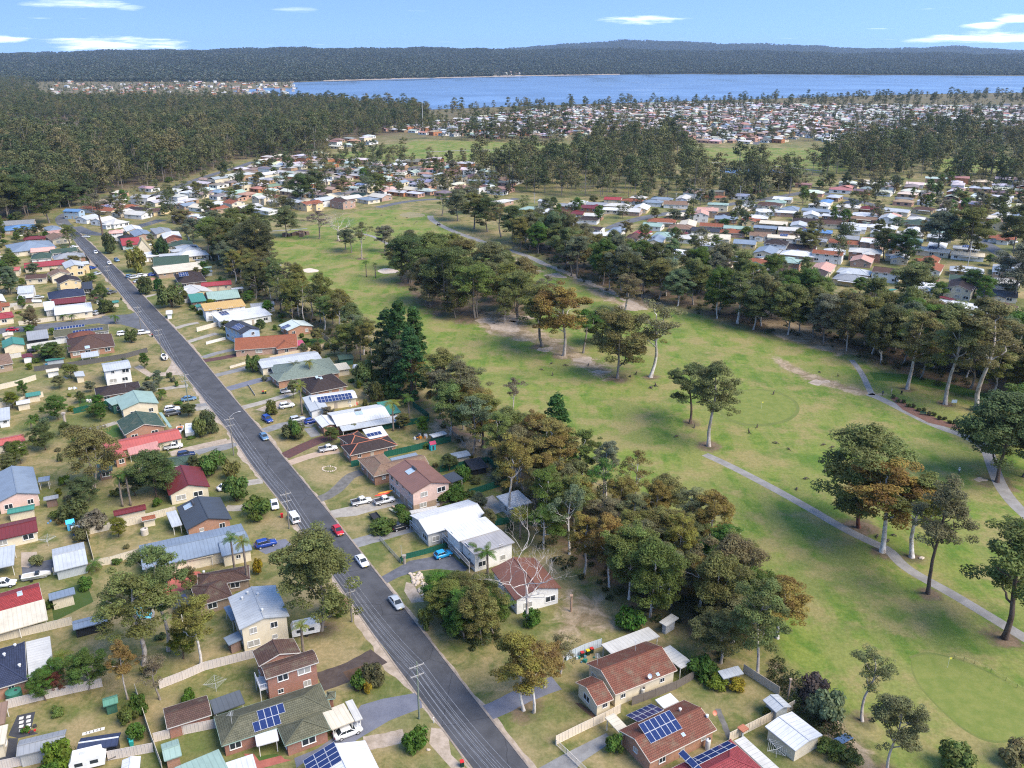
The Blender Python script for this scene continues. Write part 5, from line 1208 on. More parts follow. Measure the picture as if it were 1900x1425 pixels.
# houses too far and too many to single out: one joined object
def far_houses(name, spots, seed):
    rs = random.Random(seed); V, F, Cc = [], [], []
    for d, p, ang, ri, words in spots:
        rc, rk, _ = pick(rs); L, W, h = rs.uniform(11, 17), rs.uniform(8, 11), 2.8 if rs.random() < .8 else 4.8
        R = rectc(p[0], p[1], L, W, ang); S, top = roof_slopes(R, rs.choice(('hip', 'gable')), h, rad(rs.uniform(12, 20))); z0 = p[2] if len(p) > 2 else 0
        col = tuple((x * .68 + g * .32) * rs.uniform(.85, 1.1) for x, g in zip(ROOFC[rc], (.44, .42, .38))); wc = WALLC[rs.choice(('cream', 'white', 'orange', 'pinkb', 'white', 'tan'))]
        for q in S: b0 = len(V); V += [(v.x, v.y, v.z + z0) for v in q]; F.append(tuple(range(b0, b0 + len(q)))); Cc.append(col)
        cr = [R['o'], R['o'] + R['ex'] * L, R['o'] + R['ex'] * L + R['ey'] * W, R['o'] + R['ey'] * W]; cr = [c_ * .93 + R['c'] * .07 for c_ in cr]
        for i in range(4):
            a, b_ = cr[i], cr[(i + 1) % 4]; b0 = len(V); V += [(*a, z0 - 2), (*b_, z0 - 2), (*b_, z0 + h), (*a, z0 + h)]; F.append((b0, b0 + 1, b0 + 2, b0 + 3)); Cc.append(wc)
            for f in (.3, .7):                       # window panes set proud of the wall
                n = np.array([(b_ - a)[1], -(b_ - a)[0]]); n = n / np.linalg.norm(n) * .06; m0, m1 = a + (b_ - a) * (f - .08) + n, a + (b_ - a) * (f + .08) + n
                b0 = len(V); V += [(*m0, z0 + .9), (*m1, z0 + .9), (*m1, z0 + 2.1), (*m0, z0 + 2.1)]; F.append((b0, b0 + 1, b0 + 2, b0 + 3)); Cc.append((.03, .04, .05))
    me = D.meshes.new(name); me.from_pydata(V, [], F); at = me.attributes.new('tint', 'FLOAT_COLOR', 'FACE'); at.data.foreach_set('color', [c for k in Cc for c in (*k, 1.0)])
    b = NB('far_house'); c = b.attr('tint').outputs['Color']; n = b.rng(b.noise(b.coord(), .4, 5.0), .35, .7)
    me.materials.append(b.fin(b.mix(n, c, b.mix(1.0, c, (.8, .8, .8), 'MULTIPLY')), .7)); tag(ob(name, me), 'far-off houses of the lakeside estate', 'houses', kind='stuff')
far_houses('distant_houses', rest, 5)
rs = random.Random(21); town = []
for _ in range(190):
    u = rs.uniform(85, 545); v = rs.uniform(150, 176) - (8 * math.exp(-((u - 330) / 90) ** 2) if rs.random() < .5 else 0); 
    if u < 250 and rs.random() < .35: v = rs.uniform(162, 176)
    q = G(u, v); town.append((0, np.array([q.x, q.y, 1.0]), rs.uniform(0, 3), 9, ''))
for _ in range(26):
    u = rs.gauss(942, 18); d = interp(u, SHORE) + rs.uniform(40, 420); q = hill_p(u, d, 1); town.append((0, np.array([q[0], q[1], q[2]]), rs.uniform(0, 3), 9, ''))
for _ in range(26):
    u = rs.uniform(38, 138); v = rs.uniform(232, 247); q = G(u, v); town.append((0, np.array([q.x, q.y, 0.0]), rs.uniform(0, 3), 9, ''))
far_houses('distant_houses', town, 6)
# ------------------------------------------------------------------ drives and yard surfaces
def xs(k, *p): return [X(k, *q) for q in p]
for k, pts, w, m in (('f', [(770,1128),(870,1092),(960,1010),(1020,945),(1105,922)], 3.2, M_GRAVEL), ('f', [(552,852),(760,782),(935,760)], 3.0, m_ground_sheet((.44,.33,.24),(.34,.25,.18),.6)),
  ('f', [(512,802),(700,712),(850,655),(925,655)], 4.2, M_REDP), ('f', [(365,607),(550,548),(740,560)], 3.6, M_CONCG), ('f', [(205,432),(400,382),(560,332),(625,300)], 3.0, M_CONC), ('f', [(90,292),(240,250),(380,212),(420,225)], 4.0, M_SLATE),
  ('f', [(0,192),(150,150),(300,110)], 3.0, M_GRAVEL), ('k', [(15,178),(150,140),(335,88)], 3.8, M_CONCG), ('o', [(880,690),(1100,600),(1400,440),(1800,300)], 3.6, M_SLATE), ('k', [(75,1290),(190,1270),(300,1245)], 3.0, M_SAND),
  ('j', [(880,945),(1050,890),(1210,800)], 5.0, m_ground_sheet((.06,.045,.04),(.09,.07,.06),.8)), ('e', [(1480,775),(1600,735),(1740,700)], 3.4, M_CONCG), ('e', [(1285,785),(1450,740),(1720,682)], 3.4, M_SAND), ('e', [(1390,458),(1500,440),(1600,432)], 3.0, M_CONC),
  ('e', [(1350,440),(1450,420),(1570,408)], 2.6, M_CONCG), ('e', [(1190,300),(1300,280),(1420,268)], 2.8, M_CONC), ('f', [(-10,745),(70,735),(145,700)], 3.6, M_CONCG), ('f', [(-20,712),(60,695),(120,685)], 2.6, M_SAND), ('f', [(75,1190),(180,1195),(260,1165),(325,1140)], 2.8, M_CONC),
  ('f', [(225,1005),(300,992),(358,985)], 3.0, M_CONC), ('a', [(1430,1190),(1560,1150),(1690,1130)], 3.0, M_CONCG), ('a', [(1310,1085),(1420,1050),(1530,1020)], 3.0, M_CONC), ('a', [(1240,985),(1310,960),(1400,945)], 2.8, M_CONC), ('a', [(1015,765),(1120,740),(1220,735)], 2.6, M_CONC),
  ('a', [(900,615),(1000,600),(1090,600)], 2.6, M_CONC), ('a', [(925,665),(1020,650),(1100,630)], 4.5, m_ground_sheet((.42,.22,.14),(.34,.18,.12),.7)), ('a', [(770,705),(700,710),(620,712)], 3.4, M_SLATE), ('a', [(720,880),(680,905),(600,915)], 4.0, M_SAND), ('a', [(1500,1320),(1600,1300),(1760,1260)], 3.0, M_CONCG),
  ('a', [(1430,1215),(1560,1195),(1690,1170)], 3.6, M_REDP), ('e', [(720,590),(800,570),(880,545)], 2.4, M_CONC), ('e', [(490,610),(560,600),(700,590)], 2.0, M_CONCG), ('r', [(660,640),(700,760),(800,1000),(830,1040)], .9, M_GRAVEL)):
    strip('driveway', xs(k, *pts), w, m, nextz() + .006, wob=.08)
for nm, k, pts, m in (('driveway','f',[(850,1215),(1010,1180),(1180,1130),(1400,1120),(1420,1158),(1200,1210),(1060,1250),(890,1266)],M_CONC), ('driveway','k',[(170,362),(330,272),(440,252),(560,240),(655,312),(640,332),(480,316),(380,326),(270,362),(205,396)],M_BITU),
  ('driveway','k',[(60,1075),(180,1040),(360,1008),(392,1020),(400,1090),(220,1160),(80,1242),(0,1292),(-160,1385),(-215,1340),(-60,1230)],M_SLATE), ('driveway','q',[(0,1423),(330,1240),(890,960),(970,1075),(560,1350),(480,1460),(-60,1460)],M_CONCG),
  ('driveway','j',[(480,180),(690,150),(722,182),(580,236)],M_SLATE), ('patio','f',[(665,592),(750,580),(795,640),(722,658)],M_CONCG), ('patio','s',[(950,300),(1240,205),(1440,400),(1180,480),(1100,350)],M_CONC), ('patio','j',[(0,420),(60,340),(210,330),(240,370),(150,420),(60,470),(0,480)],m_ground_sheet((.42,.12,.09),(.34,.10,.075),.5)),
  ('patio','j',[(980,490),(1050,475),(1060,520),(985,530)],m_ground_sheet((.34,.17,.14),(.26,.13,.11),.5)), ('patio','i',[(120,300),(300,260),(310,330),(130,390)],M_BITU), ('patio','u',[(90,830),(190,610),(390,565),(340,770),(420,810),(200,860)],m_ground_sheet((.045,.047,.055),(.06,.062,.07),.6)), ('patio','u',[(0,1080),(95,860),(200,860),(170,1060),(190,1180),(0,1190)],m_ground_sheet((.045,.047,.055),(.06,.062,.07),.6)),
  ('patio','t',[(430,1030),(540,1030),(600,1110),(840,1050),(880,1090),(960,1100),(640,1188),(520,1188)],m_ground_sheet((.36,.12,.09),(.27,.09,.07),.8)), ('driveway','t',[(985,1080),(1380,920),(1500,880),(1440,960),(1100,1120),(1010,1188)],M_SLATE),
  ('garden_bed','j',[(1010,890),(1130,850),(1200,900),(1165,985),(1080,1000)],m_ground_sheet((.08,.05,.03),(.12,.07,.045),.8)), ('garden_bed','q',[(470,560),(560,570),(760,720),(720,770),(560,640)],m_ground_sheet((.08,.05,.03),(.12,.07,.045),.8)), ('garden_bed','h',[(1225,240),(1260,235),(1340,290),(1480,350),(1590,385),(1570,400),(1420,365),(1290,300)],m_ground_sheet((.20,.10,.07),(.13,.075,.05),.8)),
  ('sand_patch','k',[(310,390),(350,400),(410,500),(340,505),(300,440)],M_SAND), ('sand_patch','k',[(450,1200),(540,1210),(560,1350),(640,1425),(560,1425),(440,1290)],M_SAND), ('sand_patch','e',[(1010,130),(1060,110),(1140,170),(1250,165),(1300,90),(1420,180),(1280,190),(1120,200)],M_SAND), ('sand_patch','e',[(415,215),(480,195),(520,215),(440,235)],M_SAND), ('sand_patch','g',[(20,520),(90,500),(170,560),(220,620),(330,630),(300,650),(170,620)],m_ground_sheet((.30,.2,.13),(.22,.15,.1),.6)),
  ('gravel_bed','i',[(118,225),(205,222),(212,280),(160,310),(118,305)],M_SAND), ('sand_patch','f',[(300,450),(420,400),(480,380),(560,370),(600,420),(480,440),(400,470)],M_SAND), ('lawn','s',[(1190,500),(1300,450),(1400,520),(1270,575)],m_ground_sheet((.035,.075,.014),(.045,.09,.018),.6)), ('lawn','e',[(760,600),(880,560),(940,640),(860,660)],m_ground_sheet((.05,.10,.02),(.065,.115,.025),.6)), ('lawn','a',[(1510,640),(1590,630),(1600,650),(1530,655)],m_ground_sheet((.05,.10,.02),(.065,.115,.025),.6)),
  ('lawn','f',[(1080,190),(1200,180),(1230,240),(1100,270)],m_ground_sheet((.05,.10,.02),(.065,.115,.025),.6)), ('lawn','b',[(420,1070),(540,1050),(590,1080),(460,1115)],m_ground_sheet((.05,.10,.02),(.065,.115,.025),.6)), ('lawn','n',[(360,290),(520,265),(700,262),(740,290),(620,330),(430,380)],m_ground_sheet((.065,.095,.022),(.08,.11,.03),.5)), ('lawn','i',[(275,450),(480,390),(520,500),(300,610)],m_ground_sheet((.045,.08,.016),(.06,.09,.024),.5)),
  ('lawn','e',[(590,360),(680,335),(700,420),(600,430)],m_ground_sheet((.05,.095,.018),(.065,.11,.024),.6)), ('lawn','t',[(500,1070),(800,1030),(840,1110),(540,1185)],m_ground_sheet((.05,.09,.018),(.065,.11,.024),.6)), ('lawn','h',[(1120,110),(1300,120),(1500,160),(1780,240),(1760,270),(1560,215),(1330,165),(1150,150)],m_ground_sheet((.055,.115,.014),(.07,.125,.02),.3))):
    o_ = sheet(nm, xs(k, *pts), m, nextz() + (.003 if nm in ('lawn', 'sand_patch') else .007))
# swimming pools
for k, pts in (('e', [(335,100),(430,92),(440,118),(340,128)]), ('i', [(725,500),(800,495),(855,560),(850,600),(760,595)])):
    P = W2(xs(k, *pts)); c = np.mean(P, 0); pr = empty('swimming_pool', (c[0], c[1], 0)); m1 = MB(); m1.poly([(x - c[0], y - c[1], .06) for x, y in P]); b = NB('pool_water'); m1.build('water', b.fin(b.mix(b.noise(b.coord(), 1.2, 3.0), (.10, .48, .58), (.22, .62, .70)), .12), pr)
    m2 = MB()
    for i in range(len(P)): a, q = P[i] - c, P[(i + 1) % len(P)] - c; m2.bar((*a, .08), (*q, .08), .5, .14)
    m2.build('coping', M_CONC, pr); tag(pr, 'turquoise pool behind the brown hip tiled house' if k == 'e' else 'turquoise freeform pool under the pair of tall gums', 'pool')
# stone wall boulders beside the bitumen drive
bm_ = MB(); rs = random.Random(4)
def rock_mesh(seed):
    r_ = random.Random(seed); mb = MB(); n = 7; prof = [(.38, -.1), (.5, .12), (.42, .32), (.2, .44)]
    for r, z in prof:
        for k in range(n): a = 2 * math.pi * k / n; q = r * r_.uniform(.78, 1.15); mb.v.append((q * math.cos(a), q * math.sin(a), z * r_.uniform(.85, 1.1)))
    for i in range(3):
        for k in range(n): j = (k + 1) % n; mb.f.append((i * n + k, i * n + j, (i + 1) * n + j, (i + 1) * n + k)); mb.uv.append([(0, 0)] * 4); mb.m.append(0)
    mb.f.append(tuple(3 * n + k for k in range(n))); mb.uv.append([(0, 0)] * n); mb.m.append(0)
    return mb.mesh('stone', m_flat((.48, .40, .32), .9))
ROCKS = [rock_mesh(k) for k in range(4)]
wall = empty('stone_wall', G(*X('n', 350, 400))); tag(wall, 'dry stone retaining wall of pale rocks beside the bitumen drive', 'stone wall')
for i in range(70):
    f = i / 69; a = Vector((*W2(xs('n', (330, 305)))[0], 0)); b_ = Vector((*W2(xs('n', (450, 520)))[0], 0)); p = a + (b_ - a) * f + Vector((rs.uniform(-1.1, 1.1), rs.uniform(-.8, .8), 0)); s = rs.uniform(.5, 1.0)
    ob('stone', ROCKS[i % 4], wall, p - wall.location, rs.uniform(0, 6), (s, s, s * .9))
ring = empty('stone_ring', G(*X('f', 858, 895))); tag(ring, 'ring of white stones round a garden bed on the front lawn', 'garden bed')
for i in range(18):
    a = 2 * math.pi * i / 18; u, v = X('f', 858 + 52 * math.cos(a), 897 + 20 * math.sin(a)); s = rs.uniform(.35, .6); ob('stone', ROCKS[i % 4], ring, G(u, v) - ring.location, rs.uniform(0, 6), (s, s, s))
for i, (u, v, s, lb) in enumerate(((X('h',1383,1048) + (1.3, 'grey boulder beside the white trunked gum')), (X('g',690,1310) + (2.0, 'large pale boulder beside the fan palm')), (X('g',790,1320) + (2.2, 'flat sandstone boulder behind the fan palm')), (X('o',105,1185) + (.7, 'small rock on the verge by the round shrub')), (X('h',1558,665) + (.5, 'small pale rock on the fairway near the golfer')))):
    r_ = ob('boulder', ROCKS[i % 4], None, G(u, v), i, (s, s * .8, s * .7)); tag(r_, lb, 'boulder')

# ------------------------------------------------------------------ fences: panels and posts
def panel_mesh(kind, col):
    k = ('fp', kind, col)
    if k not in _M:
        mb = MB()
        if kind == 'paling':
            for i in range(12): mb.box(((i + .5) / 12 - .5, 0, .5 + .02 * (i % 3 - 1)), (.078, .03, 1 + .04 * (i % 2)))
            _M[k] = mb.mesh('panel', m_wood(col))
        elif kind == 'picket':
            for i in range(9): mb.box(((i + .5) / 9 - .5, 0, .5), (.03, .03, 1))
            mb.box((0, 0, .95), (1, .05, .05)); mb.box((0, 0, .15), (1, .05, .05)); _M[k] = mb.mesh('panel', m_flat(col, .5))
        else:
            n = 8
            for i in range(n):
                x0, x1 = i / n - .5, (i + 1) / n - .5; y = .012 * (1 if i % 2 else -1); z = 0.985
                mb.poly([(x0, y, 0), (x1, y, 0), (x1, y, z), (x0, y, z)], [(x0 * 2.4, 0), (x1 * 2.4, 0), (x1 * 2.4, 1.7), (x0 * 2.4, 1.7)])
                mb.poly([(x1, -.012, 0), (x1, .012, 0), (x1, .012, z), (x1, -.012, z)])
            mb.box((0, 0, .99), (1, .06, .035)); mb.box((0, 0, .02), (1, .05, .04)); _M[k] = mb.mesh('panel', m_sheet(col))
        p = MB(); p.box((0, 0, .5), (.09, .09, 1.04)); _M[k + ('post',)] = p.mesh('post', m_flat(tuple(min(1, x * 1.05) for x in col), .6))
    return _M[k], _M[k + ('post',)]
def fence(label, k, pts, kind='sheet', col=(.60, .52, .40), h=1.75, step=2.4, group=None):
    P = [Vector((*p, 0)) for p in W2(xs(k, *pts))]; root = empty('fence', P[0]); pm, po = panel_mesh(kind, col)
    for a, b_ in zip(P[:-1], P[1:]):
        L = (b_ - a).length; n = max(1, round(L / step)); d = (b_ - a) / n; rz = math.atan2(d.y, d.x)
        for i in range(n):
            c = a + d * (i + .5) - P[0]; ob('panel', pm, root, (c.x, c.y, .03), rz, (L / n * .985, 1, h)); q = a + d * i - P[0]; ob('post', po, root, (q.x, q.y, 0), rz, (1, 1, h))
    q = P[-1] - P[0]; ob('post', po, root, (q.x, q.y, 0), 0, (1, 1, h)); tag(root, label, 'fence', group); return root
CR, GR, PK, DG = (.62, .55, .43), (.018, .105, .070), (.56, .50, .45), (.115, .11, .105)
fence('cream steel fence below the house with bright red roof', 'i', [(0,722),(405,628)], col=CR)
fence('pinkish steel fence along the navy hip roofed house', 'u', [(90,532),(500,432),(1130,292)], col=PK)
fence('pinkish steel fence below the cream two storey house', 'j', [(-10,985),(120,935),(240,882),(515,812)], col=PK)
fence('long cream steel fence running down past the leaning gum', 'i', [(757,1005),(850,1290),(905,1440)], col=CR)
fence('pinkish steel fence beside the navy shed', 'u', [(1195,1105),(1690,1012)], col=PK)
fence('pinkish steel fence beside the long grey shed', 'u', [(-20,1215),(200,1170),(500,1115)], col=PK)
fence('pinkish steel fence along the brown tiled brick shed', 'j', [(-40,1282),(120,1240),(302,1203)], col=PK)
fence('cream steel fence above the lawn with the garden bench', 'i', [(480,130),(620,98),(760,68),(912,25)], col=CR)
fence('cream steel fence below the small lawn with a garden bed', 'i', [(300,352),(480,315),(620,290),(790,240)], col=CR)
fence('short cream steel fence joining two back yards', 'i', [(480,120),(525,285)], col=CR)
fence('cream steel fence below the dark red roofed shed', 'e', [(650,1395),(850,1350),(1000,1315),(1330,1228)], col=CR)
fence('cream steel fence at the top left back yard', 'e', [(-10,300),(140,265),(275,222)], col=CR)
fence('cream steel fence along the left back lane', 'e', [(-10,440),(330,352)], col=CR)
fence('dark green steel fence beside the clothes hoist lawn', 'e', [(560,480),(700,448),(818,418)], col=GR, step=3)
fence('grey fence with cream posts below the brown hip tiled house', 'e', [(262,160),(480,135),(720,98),(950,60),(1115,15)], col=DG, step=2.6)
fence('cream fence beside the navy tiled house', 'a', [(100,855),(330,830)], col=CR)
fence('cream fence at the side street corner', 'a', [(135,965),(390,932)], col=CR)
fence('white fence behind the dark grey shed', 'a', [(195,1130),(350,1105),(490,1085)], col=(.62,.62,.6))
fence('weathered timber fence beside the trampoline', 'a', [(225,1200),(330,1190),(440,1178)], 'paling', (.16,.14,.125), 1.6)
fence('dark green steel fence beside the tall palm', 'v', [(868,642),(1120,600),(1405,545)], col=GR)
fence('dark green steel fence between the two back lawns', 'v', [(910,945),(1200,880),(1400,830),(1642,772)], col=GR)
fence('dark green steel fence of the kennel yard', 'g', [(68,922),(260,880),(430,850),(605,1000)], col=GR)
fence('dark green steel fence behind the potting shed', 'v', [(905,115),(1000,190),(1135,295)], col=GR)
fence('dark green steel fence end behind the teal extension', 'v', [(1225,385),(1300,440),(1405,520)], col=GR)
fence('short dark green gate fence beside the charcoal tiled house', 'f', [(1027,882),(1085,870)], col=GR)
fence('sloping dark green fence above the bright blue car', 's', [(20,1095),(90,1050),(350,985),(640,900)], col=GR, h=1.3)
fence('dark green steel fence below the white studio', 's', [(1260,612),(1420,590),(1585,560)], col=GR)
fence('dark green steel fence behind the long white gable house', 'g', [(290,1100),(420,1060),(600,1005)], col=GR)
fence('cream steel side fence of the solar roofed house', 'l', [(120,1262),(300,1172),(470,1092),(575,1035)], col=(.66,.57,.45))
fence('low cream picket front fence of the solar roofed house', 'l', [(120,1265),(200,1340),(330,1465)], 'picket', (.68,.6,.5), 1.2)
fence('long cream steel fence between the brown and the red roofs', 'l', [(1340,1240),(1480,1170),(1640,1090),(1795,1010)], col=(.64,.55,.43))
fence('cream back fence along the course', 'l', [(1440,752),(1560,830),(1690,915)], col=(.5,.43,.34))
fence('weathered paling fence beside the cream stepped house', 'l', [(655,985),(820,925),(970,868),(1088,800)], 'paling', (.17,.145,.125), 1.7)
fence('pale blue steel fence beside the wheelie bins', 'l', [(195,668),(320,610),(440,570)], col=(.50,.56,.6))
fence('cream fence below the orange brick house', 'b', [(195,1215),(420,1165),(640,1112)], col=(.62,.50,.36))
fence('brown and cream fence at the tree belt corner', 'b', [(545,1030),(600,1075),(640,1112)], col=(.45,.36,.26))
fence('low cream fence on the verge of the pale grey house', 'f', [(110,138),(200,112),(305,82)], col=(.66,.60,.50), h=.9)
fence('thin grey metal fence on the street front of the white house', 'k', [(165,155),(220,220),(280,285)], 'picket', (.22,.24,.25), 1.0)
fence('low hedge edging fence of the clipped garden', 'f', [(245,262),(300,345)], col=(.55,.50,.42), h=.5)
fence('dark green wire fence above the street drain', 'g', [(95,560),(190,660),(260,740)], 'picket', (.25,.26,.25), 1.2)
fence('cream fence right of the yellow roofed house', 'a', [(1390,1010),(1480,985),(1570,960)], col=(.66,.60,.50))
fence('white fence below the white flat roofed house', 'a', [(1455,1100),(1590,1065)], col=(.7,.68,.64), h=1.1)
fence('white fence beside the van on the left verge', 'a', [(480,590),(560,575),(612,600)], col=(.66,.60,.50))

lot_fences()
# ------------------------------------------------------------------ vehicles
def loft(mb, secs, m=0, cap=True):
    n = len(secs[0]); b = len(mb.v)
    for s in secs: mb.v += [tuple(p) for p in s]
    for i in range(len(secs) - 1):
        for k in range(n): j = (k + 1) % n; mb.f.append((b + i * n + k, b + i * n + j, b + (i + 1) * n + j, b + (i + 1) * n + k)); mb.uv.append([(0, 0)] * 4); mb.m.append(m)
    if cap:
        for i, rev in ((0, 1), (len(secs) - 1, 0)): q = tuple(b + i * n + k for k in range(n)); mb.f.append(q[::-1] if rev else q); mb.uv.append([(0, 0)] * n); mb.m.append(m)
def sec(x, w, z0, z1, r=.12):                         # rounded cross-section at x
    h = w / 2; return [(x, -h + r, z0), (x, h - r, z0), (x, h, z0 + r), (x, h, z1 - r * 1.2), (x, h - r, z1), (x, -h + r, z1), (x, -h, z1 - r * 1.2), (x, -h, z0 + r)]
CAR = dict(
 sedan=dict(body=[(-2.3,1.55,.42,.78),(-2.2,1.74,.28,.93),(-1.55,1.80,.22,.98),(-.6,1.82,.2,.96),(.6,1.82,.2,.95),(1.2,1.80,.22,.90),(1.95,1.72,.26,.80),(2.25,1.55,.36,.66)], cab=[(-1.75,1.45,1.0),(-1.05,1.30,1.42),(.35,1.30,1.43),(1.15,1.46,.93)], ax=(-1.35,1.4)),
 hatch=dict(body=[(-1.95,1.6,.42,.9),(-1.85,1.72,.28,1.0),(-1.2,1.76,.22,1.0),(.3,1.76,.2,.97),(1.0,1.74,.22,.92),(1.75,1.66,.26,.80),(1.98,1.5,.36,.66)], cab=[(-1.85,1.48,1.02),(-1.3,1.32,1.45),(.1,1.32,1.47),(.95,1.46,.95)], ax=(-1.2,1.25)),
 suv=dict(body=[(-2.25,1.66,.5,1.0),(-2.15,1.82,.36,1.12),(-1.2,1.86,.3,1.12),(.3,1.86,.28,1.1),(1.0,1.84,.3,1.06),(2.0,1.78,.34,.94),(2.25,1.6,.44,.8)], cab=[(-2.1,1.58,1.14),(-1.75,1.42,1.66),(.1,1.42,1.68),(.95,1.56,1.08)], ax=(-1.4,1.4)),
 van=dict(body=[(-2.3,1.7,.42,1.0),(-2.25,1.8,.36,1.15),(-1.2,1.84,.3,1.15),(1.0,1.84,.28,1.12),(1.7,1.82,.3,1.05),(2.3,1.7,.36,.85)], cab=[(-2.28,1.7,1.16),(-2.1,1.58,1.95),(1.0,1.56,1.95),(1.95,1.66,1.06)], ax=(-1.5,1.5)),
 ute=dict(body=[(-2.5,1.75,.55,.82),(-2.45,1.82,.5,.9),(-.55,1.82,.42,.92),(-.5,1.82,.36,1.06),(1.0,1.82,.34,1.05),(2.1,1.76,.38,.94),(2.4,1.6,.46,.8)], cab=[(-.52,1.5,1.06),(-.35,1.4,1.66),(.55,1.4,1.68),(1.2,1.54,1.06)], ax=(-1.45,1.5)))
def car_meshes(kind):
    k = ('car', kind)
    if k in _M: return _M[k]
    c = CAR[kind]; out = []
    b = MB(); loft(b, [sec(x, w, z0, z1) for x, w, z0, z1 in c['body']]); out.append(('body', b.mesh('body', m_carpaint(), True)))
    cb = c['cab']; g = MB(); n = len(cb)                # glasshouse: rear glass, sides, windscreen
    S = [[(x, -w / 2, z), (x, w / 2, z)] for x, w, z in cb]
    def qd(mb, a, b_, c_, d, e=0.0): mb.poly([a, b_, c_, d])
    lo = [(cb[0][0], cb[0][1] / 2, cb[0][2] - .03), (cb[3][0], cb[3][1] / 2, cb[3][2] - .03)]; hi = [(cb[1][0], cb[1][1] / 2, cb[1][2]), (cb[2][0], cb[2][1] / 2, cb[2][2])]
    mir = lambda p: (p[0], -p[1], p[2])
    rg = MB(); rg.poly([lo[0], mir(lo[0]), mir(hi[0]), hi[0]]); out.append(('rear_window', rg.mesh('rear_window', m_glass())))
    wg = MB(); wg.poly([mir(lo[1]), lo[1], hi[1], mir(hi[1])]); out.append(('windscreen', wg.mesh('windscreen', m_glass())))
    for f in (lambda p: p, mir):
        sg = MB(); P = [f(lo[0]), f(lo[1]), f(hi[1]), f(hi[0])]; sg.poly(P if f is mir else P[::-1]); out.append(('side_window', sg.mesh('side_window', m_glass())))
    r = MB(); x0, w0, z0 = cb[1]; x1, w1, z1 = cb[2]; loft(r, [sec(x0 - .1, w0 - .06, z0 - .05, z0 - .0, .02), sec(x0 + .15, w0 + .02, z0 - .04, z0 + .05, .03), sec(x1 - .15, w1 + .02, z1 - .04, z1 + .05, .03), sec(x1 + .1, w1 - .06, z1 - .05, z1, .02)])
    for s in (-1, 1):                                # pillars
        for p, q in ((lo[0], hi[0]), (lo[1], hi[1])): r.bar((p[0], s * p[1], p[2]), (q[0], s * q[1], q[2]), .09, .07)
        mx, mz = (x0 + x1) / 2 - .1, (cb[0][2] + cb[3][2]) / 2; r.bar((mx, s * (cb[0][1] / 2 + .005), mz), (mx, s * w0 / 2, z0), .09, .05)
    out.append(('roof', r.mesh('roof', m_carpaint(), False)))
    if kind == 'ute':
        t = MB(); t.box((-1.55, 0, .96), (1.85, 1.84, .06)); 
        for y in (-.92, .92): t.box((-1.55, y, 1.12), (1.85, .05, .30))
        t.box((-2.48, 0, 1.12), (.05, 1.84, .30)); t.box((-.62, 0, 1.3), (.06, 1.7, .7)); out.append(('tray', t.mesh('tray', m_flat((.42, .43, .44), .4))))
        lo_ = MB(); lo_.box((-1.55, 0, 1.05), (1.6, 1.6, .14)); out.append(('tray_liner', lo_.mesh('tray_liner', m_flat((.03, .03, .034), .7))))
    xe = c['body'][-1][0]; xr = c['body'][0][0]; zl = c['body'][-1][3]
    for s in (-1, 1):
        h = MB(); h.box((xe - .08, s * .58, zl - .06), (.24, .34, .13)); out.append(('headlight', h.mesh('headlight', m_flat((.65, .66, .66), .12))))
        h = MB(); h.box((xr + .05, s * .64, c['body'][0][3] - .06), (.18, .26, .16)); out.append(('tail_light', h.mesh('tail_light', m_flat((.30, .012, .012), .25))))
    pl = MB(); pl.box((xe + .02, 0, .45), (.05, .37, .12)); out.append(('number_plate', pl.mesh('number_plate', m_flat((.62, .52, .06), .5))))
    bp = MB(); bp.box((xe - .05, 0, .4), (.16, 1.3, .16)); bp.box((xr + .05, 0, .45), (.16, 1.3, .14)); out.append(('bumper', bp.mesh('bumper', m_flat((.05, .05, .055), .6))))
    wt = MB(); wt.tube([(0, -.11, 0), (0, .11, 0)], .33 if kind != 'ute' else .37, 14); rm = MB(); rm.tube([(0, -.118, 0), (0, .118, 0)], .2, 10)
    _M[k] = (out, (wt.mesh('wheel', m_flat((.018, .018, .02), .8)), rm.mesh('rim', m_flat((.42, .42, .43), .3))), c['ax']); return _M[k]
CARC = dict(white=(.74, .74, .73), silver=(.42, .44, .45), red=(.42, .012, .02), blue=(.012, .045, .25), sky=(.02, .30, .58), steel=(.10, .19, .30), black=(.014, .015, .018), grey=(.10, .105, .11), navy=(.015, .03, .09))
CARS = 0
def car(u, v, ang, kind, col, label, group=None, s=1.0, name=None):
    parts, (wt, rm), ax = car_meshes(kind); loc = G(u, v); loc.z = .014; o = empty(name or {'ute': 'pickup_truck', 'van': 'van', 'suv': 'car'}.get(kind, 'car'), loc, rad(ang)); o.scale = (s, s, s)
    for nm, me in parts: ob(nm, me, o, color=CARC[col])
    r = .33 if kind != 'ute' else .37; hw = {'sedan': .80, 'hatch': .78, 'suv': .83, 'van': .83, 'ute': .82}[kind]
    for x in ax:
        for y in (-hw, hw): w = ob('wheel', wt, o, (x, y, r)); ob('rim', rm, w)
    tag(o, label, {'ute': 'pickup truck', 'van': 'van'}.get(kind, 'car'), group); CARPOS.append((loc.x, loc.y)); return o
SD = 120.9                                           # street heading; -59 faces the viewer
car(*X('f',925,1378), SD-180, 'hatch', 'red', 'red hatchback parked at the right kerb')
car(*X('k',66,285), SD-180, 'sedan', 'white', 'white sedan parked at the right kerb')
car(*X('k',257,517), SD-180, 'sedan', 'silver', 'pale silver sedan parked below the bitumen drive')
car(*X('p',642,450), SD-180, 'sedan', 'steel', 'steel blue sedan parked at the right kerb')
car(*X('f',447,1180), SD-190, 'sedan', 'white', 'white sedan parked on the left verge')
car(*X('f',592,1285), SD, 'van', 'white', 'white van with roof racks on the left kerb')
car(*X('p',688,225), SD-170, 'suv', 'blue', 'dark blue wagon parked on the front lawn')
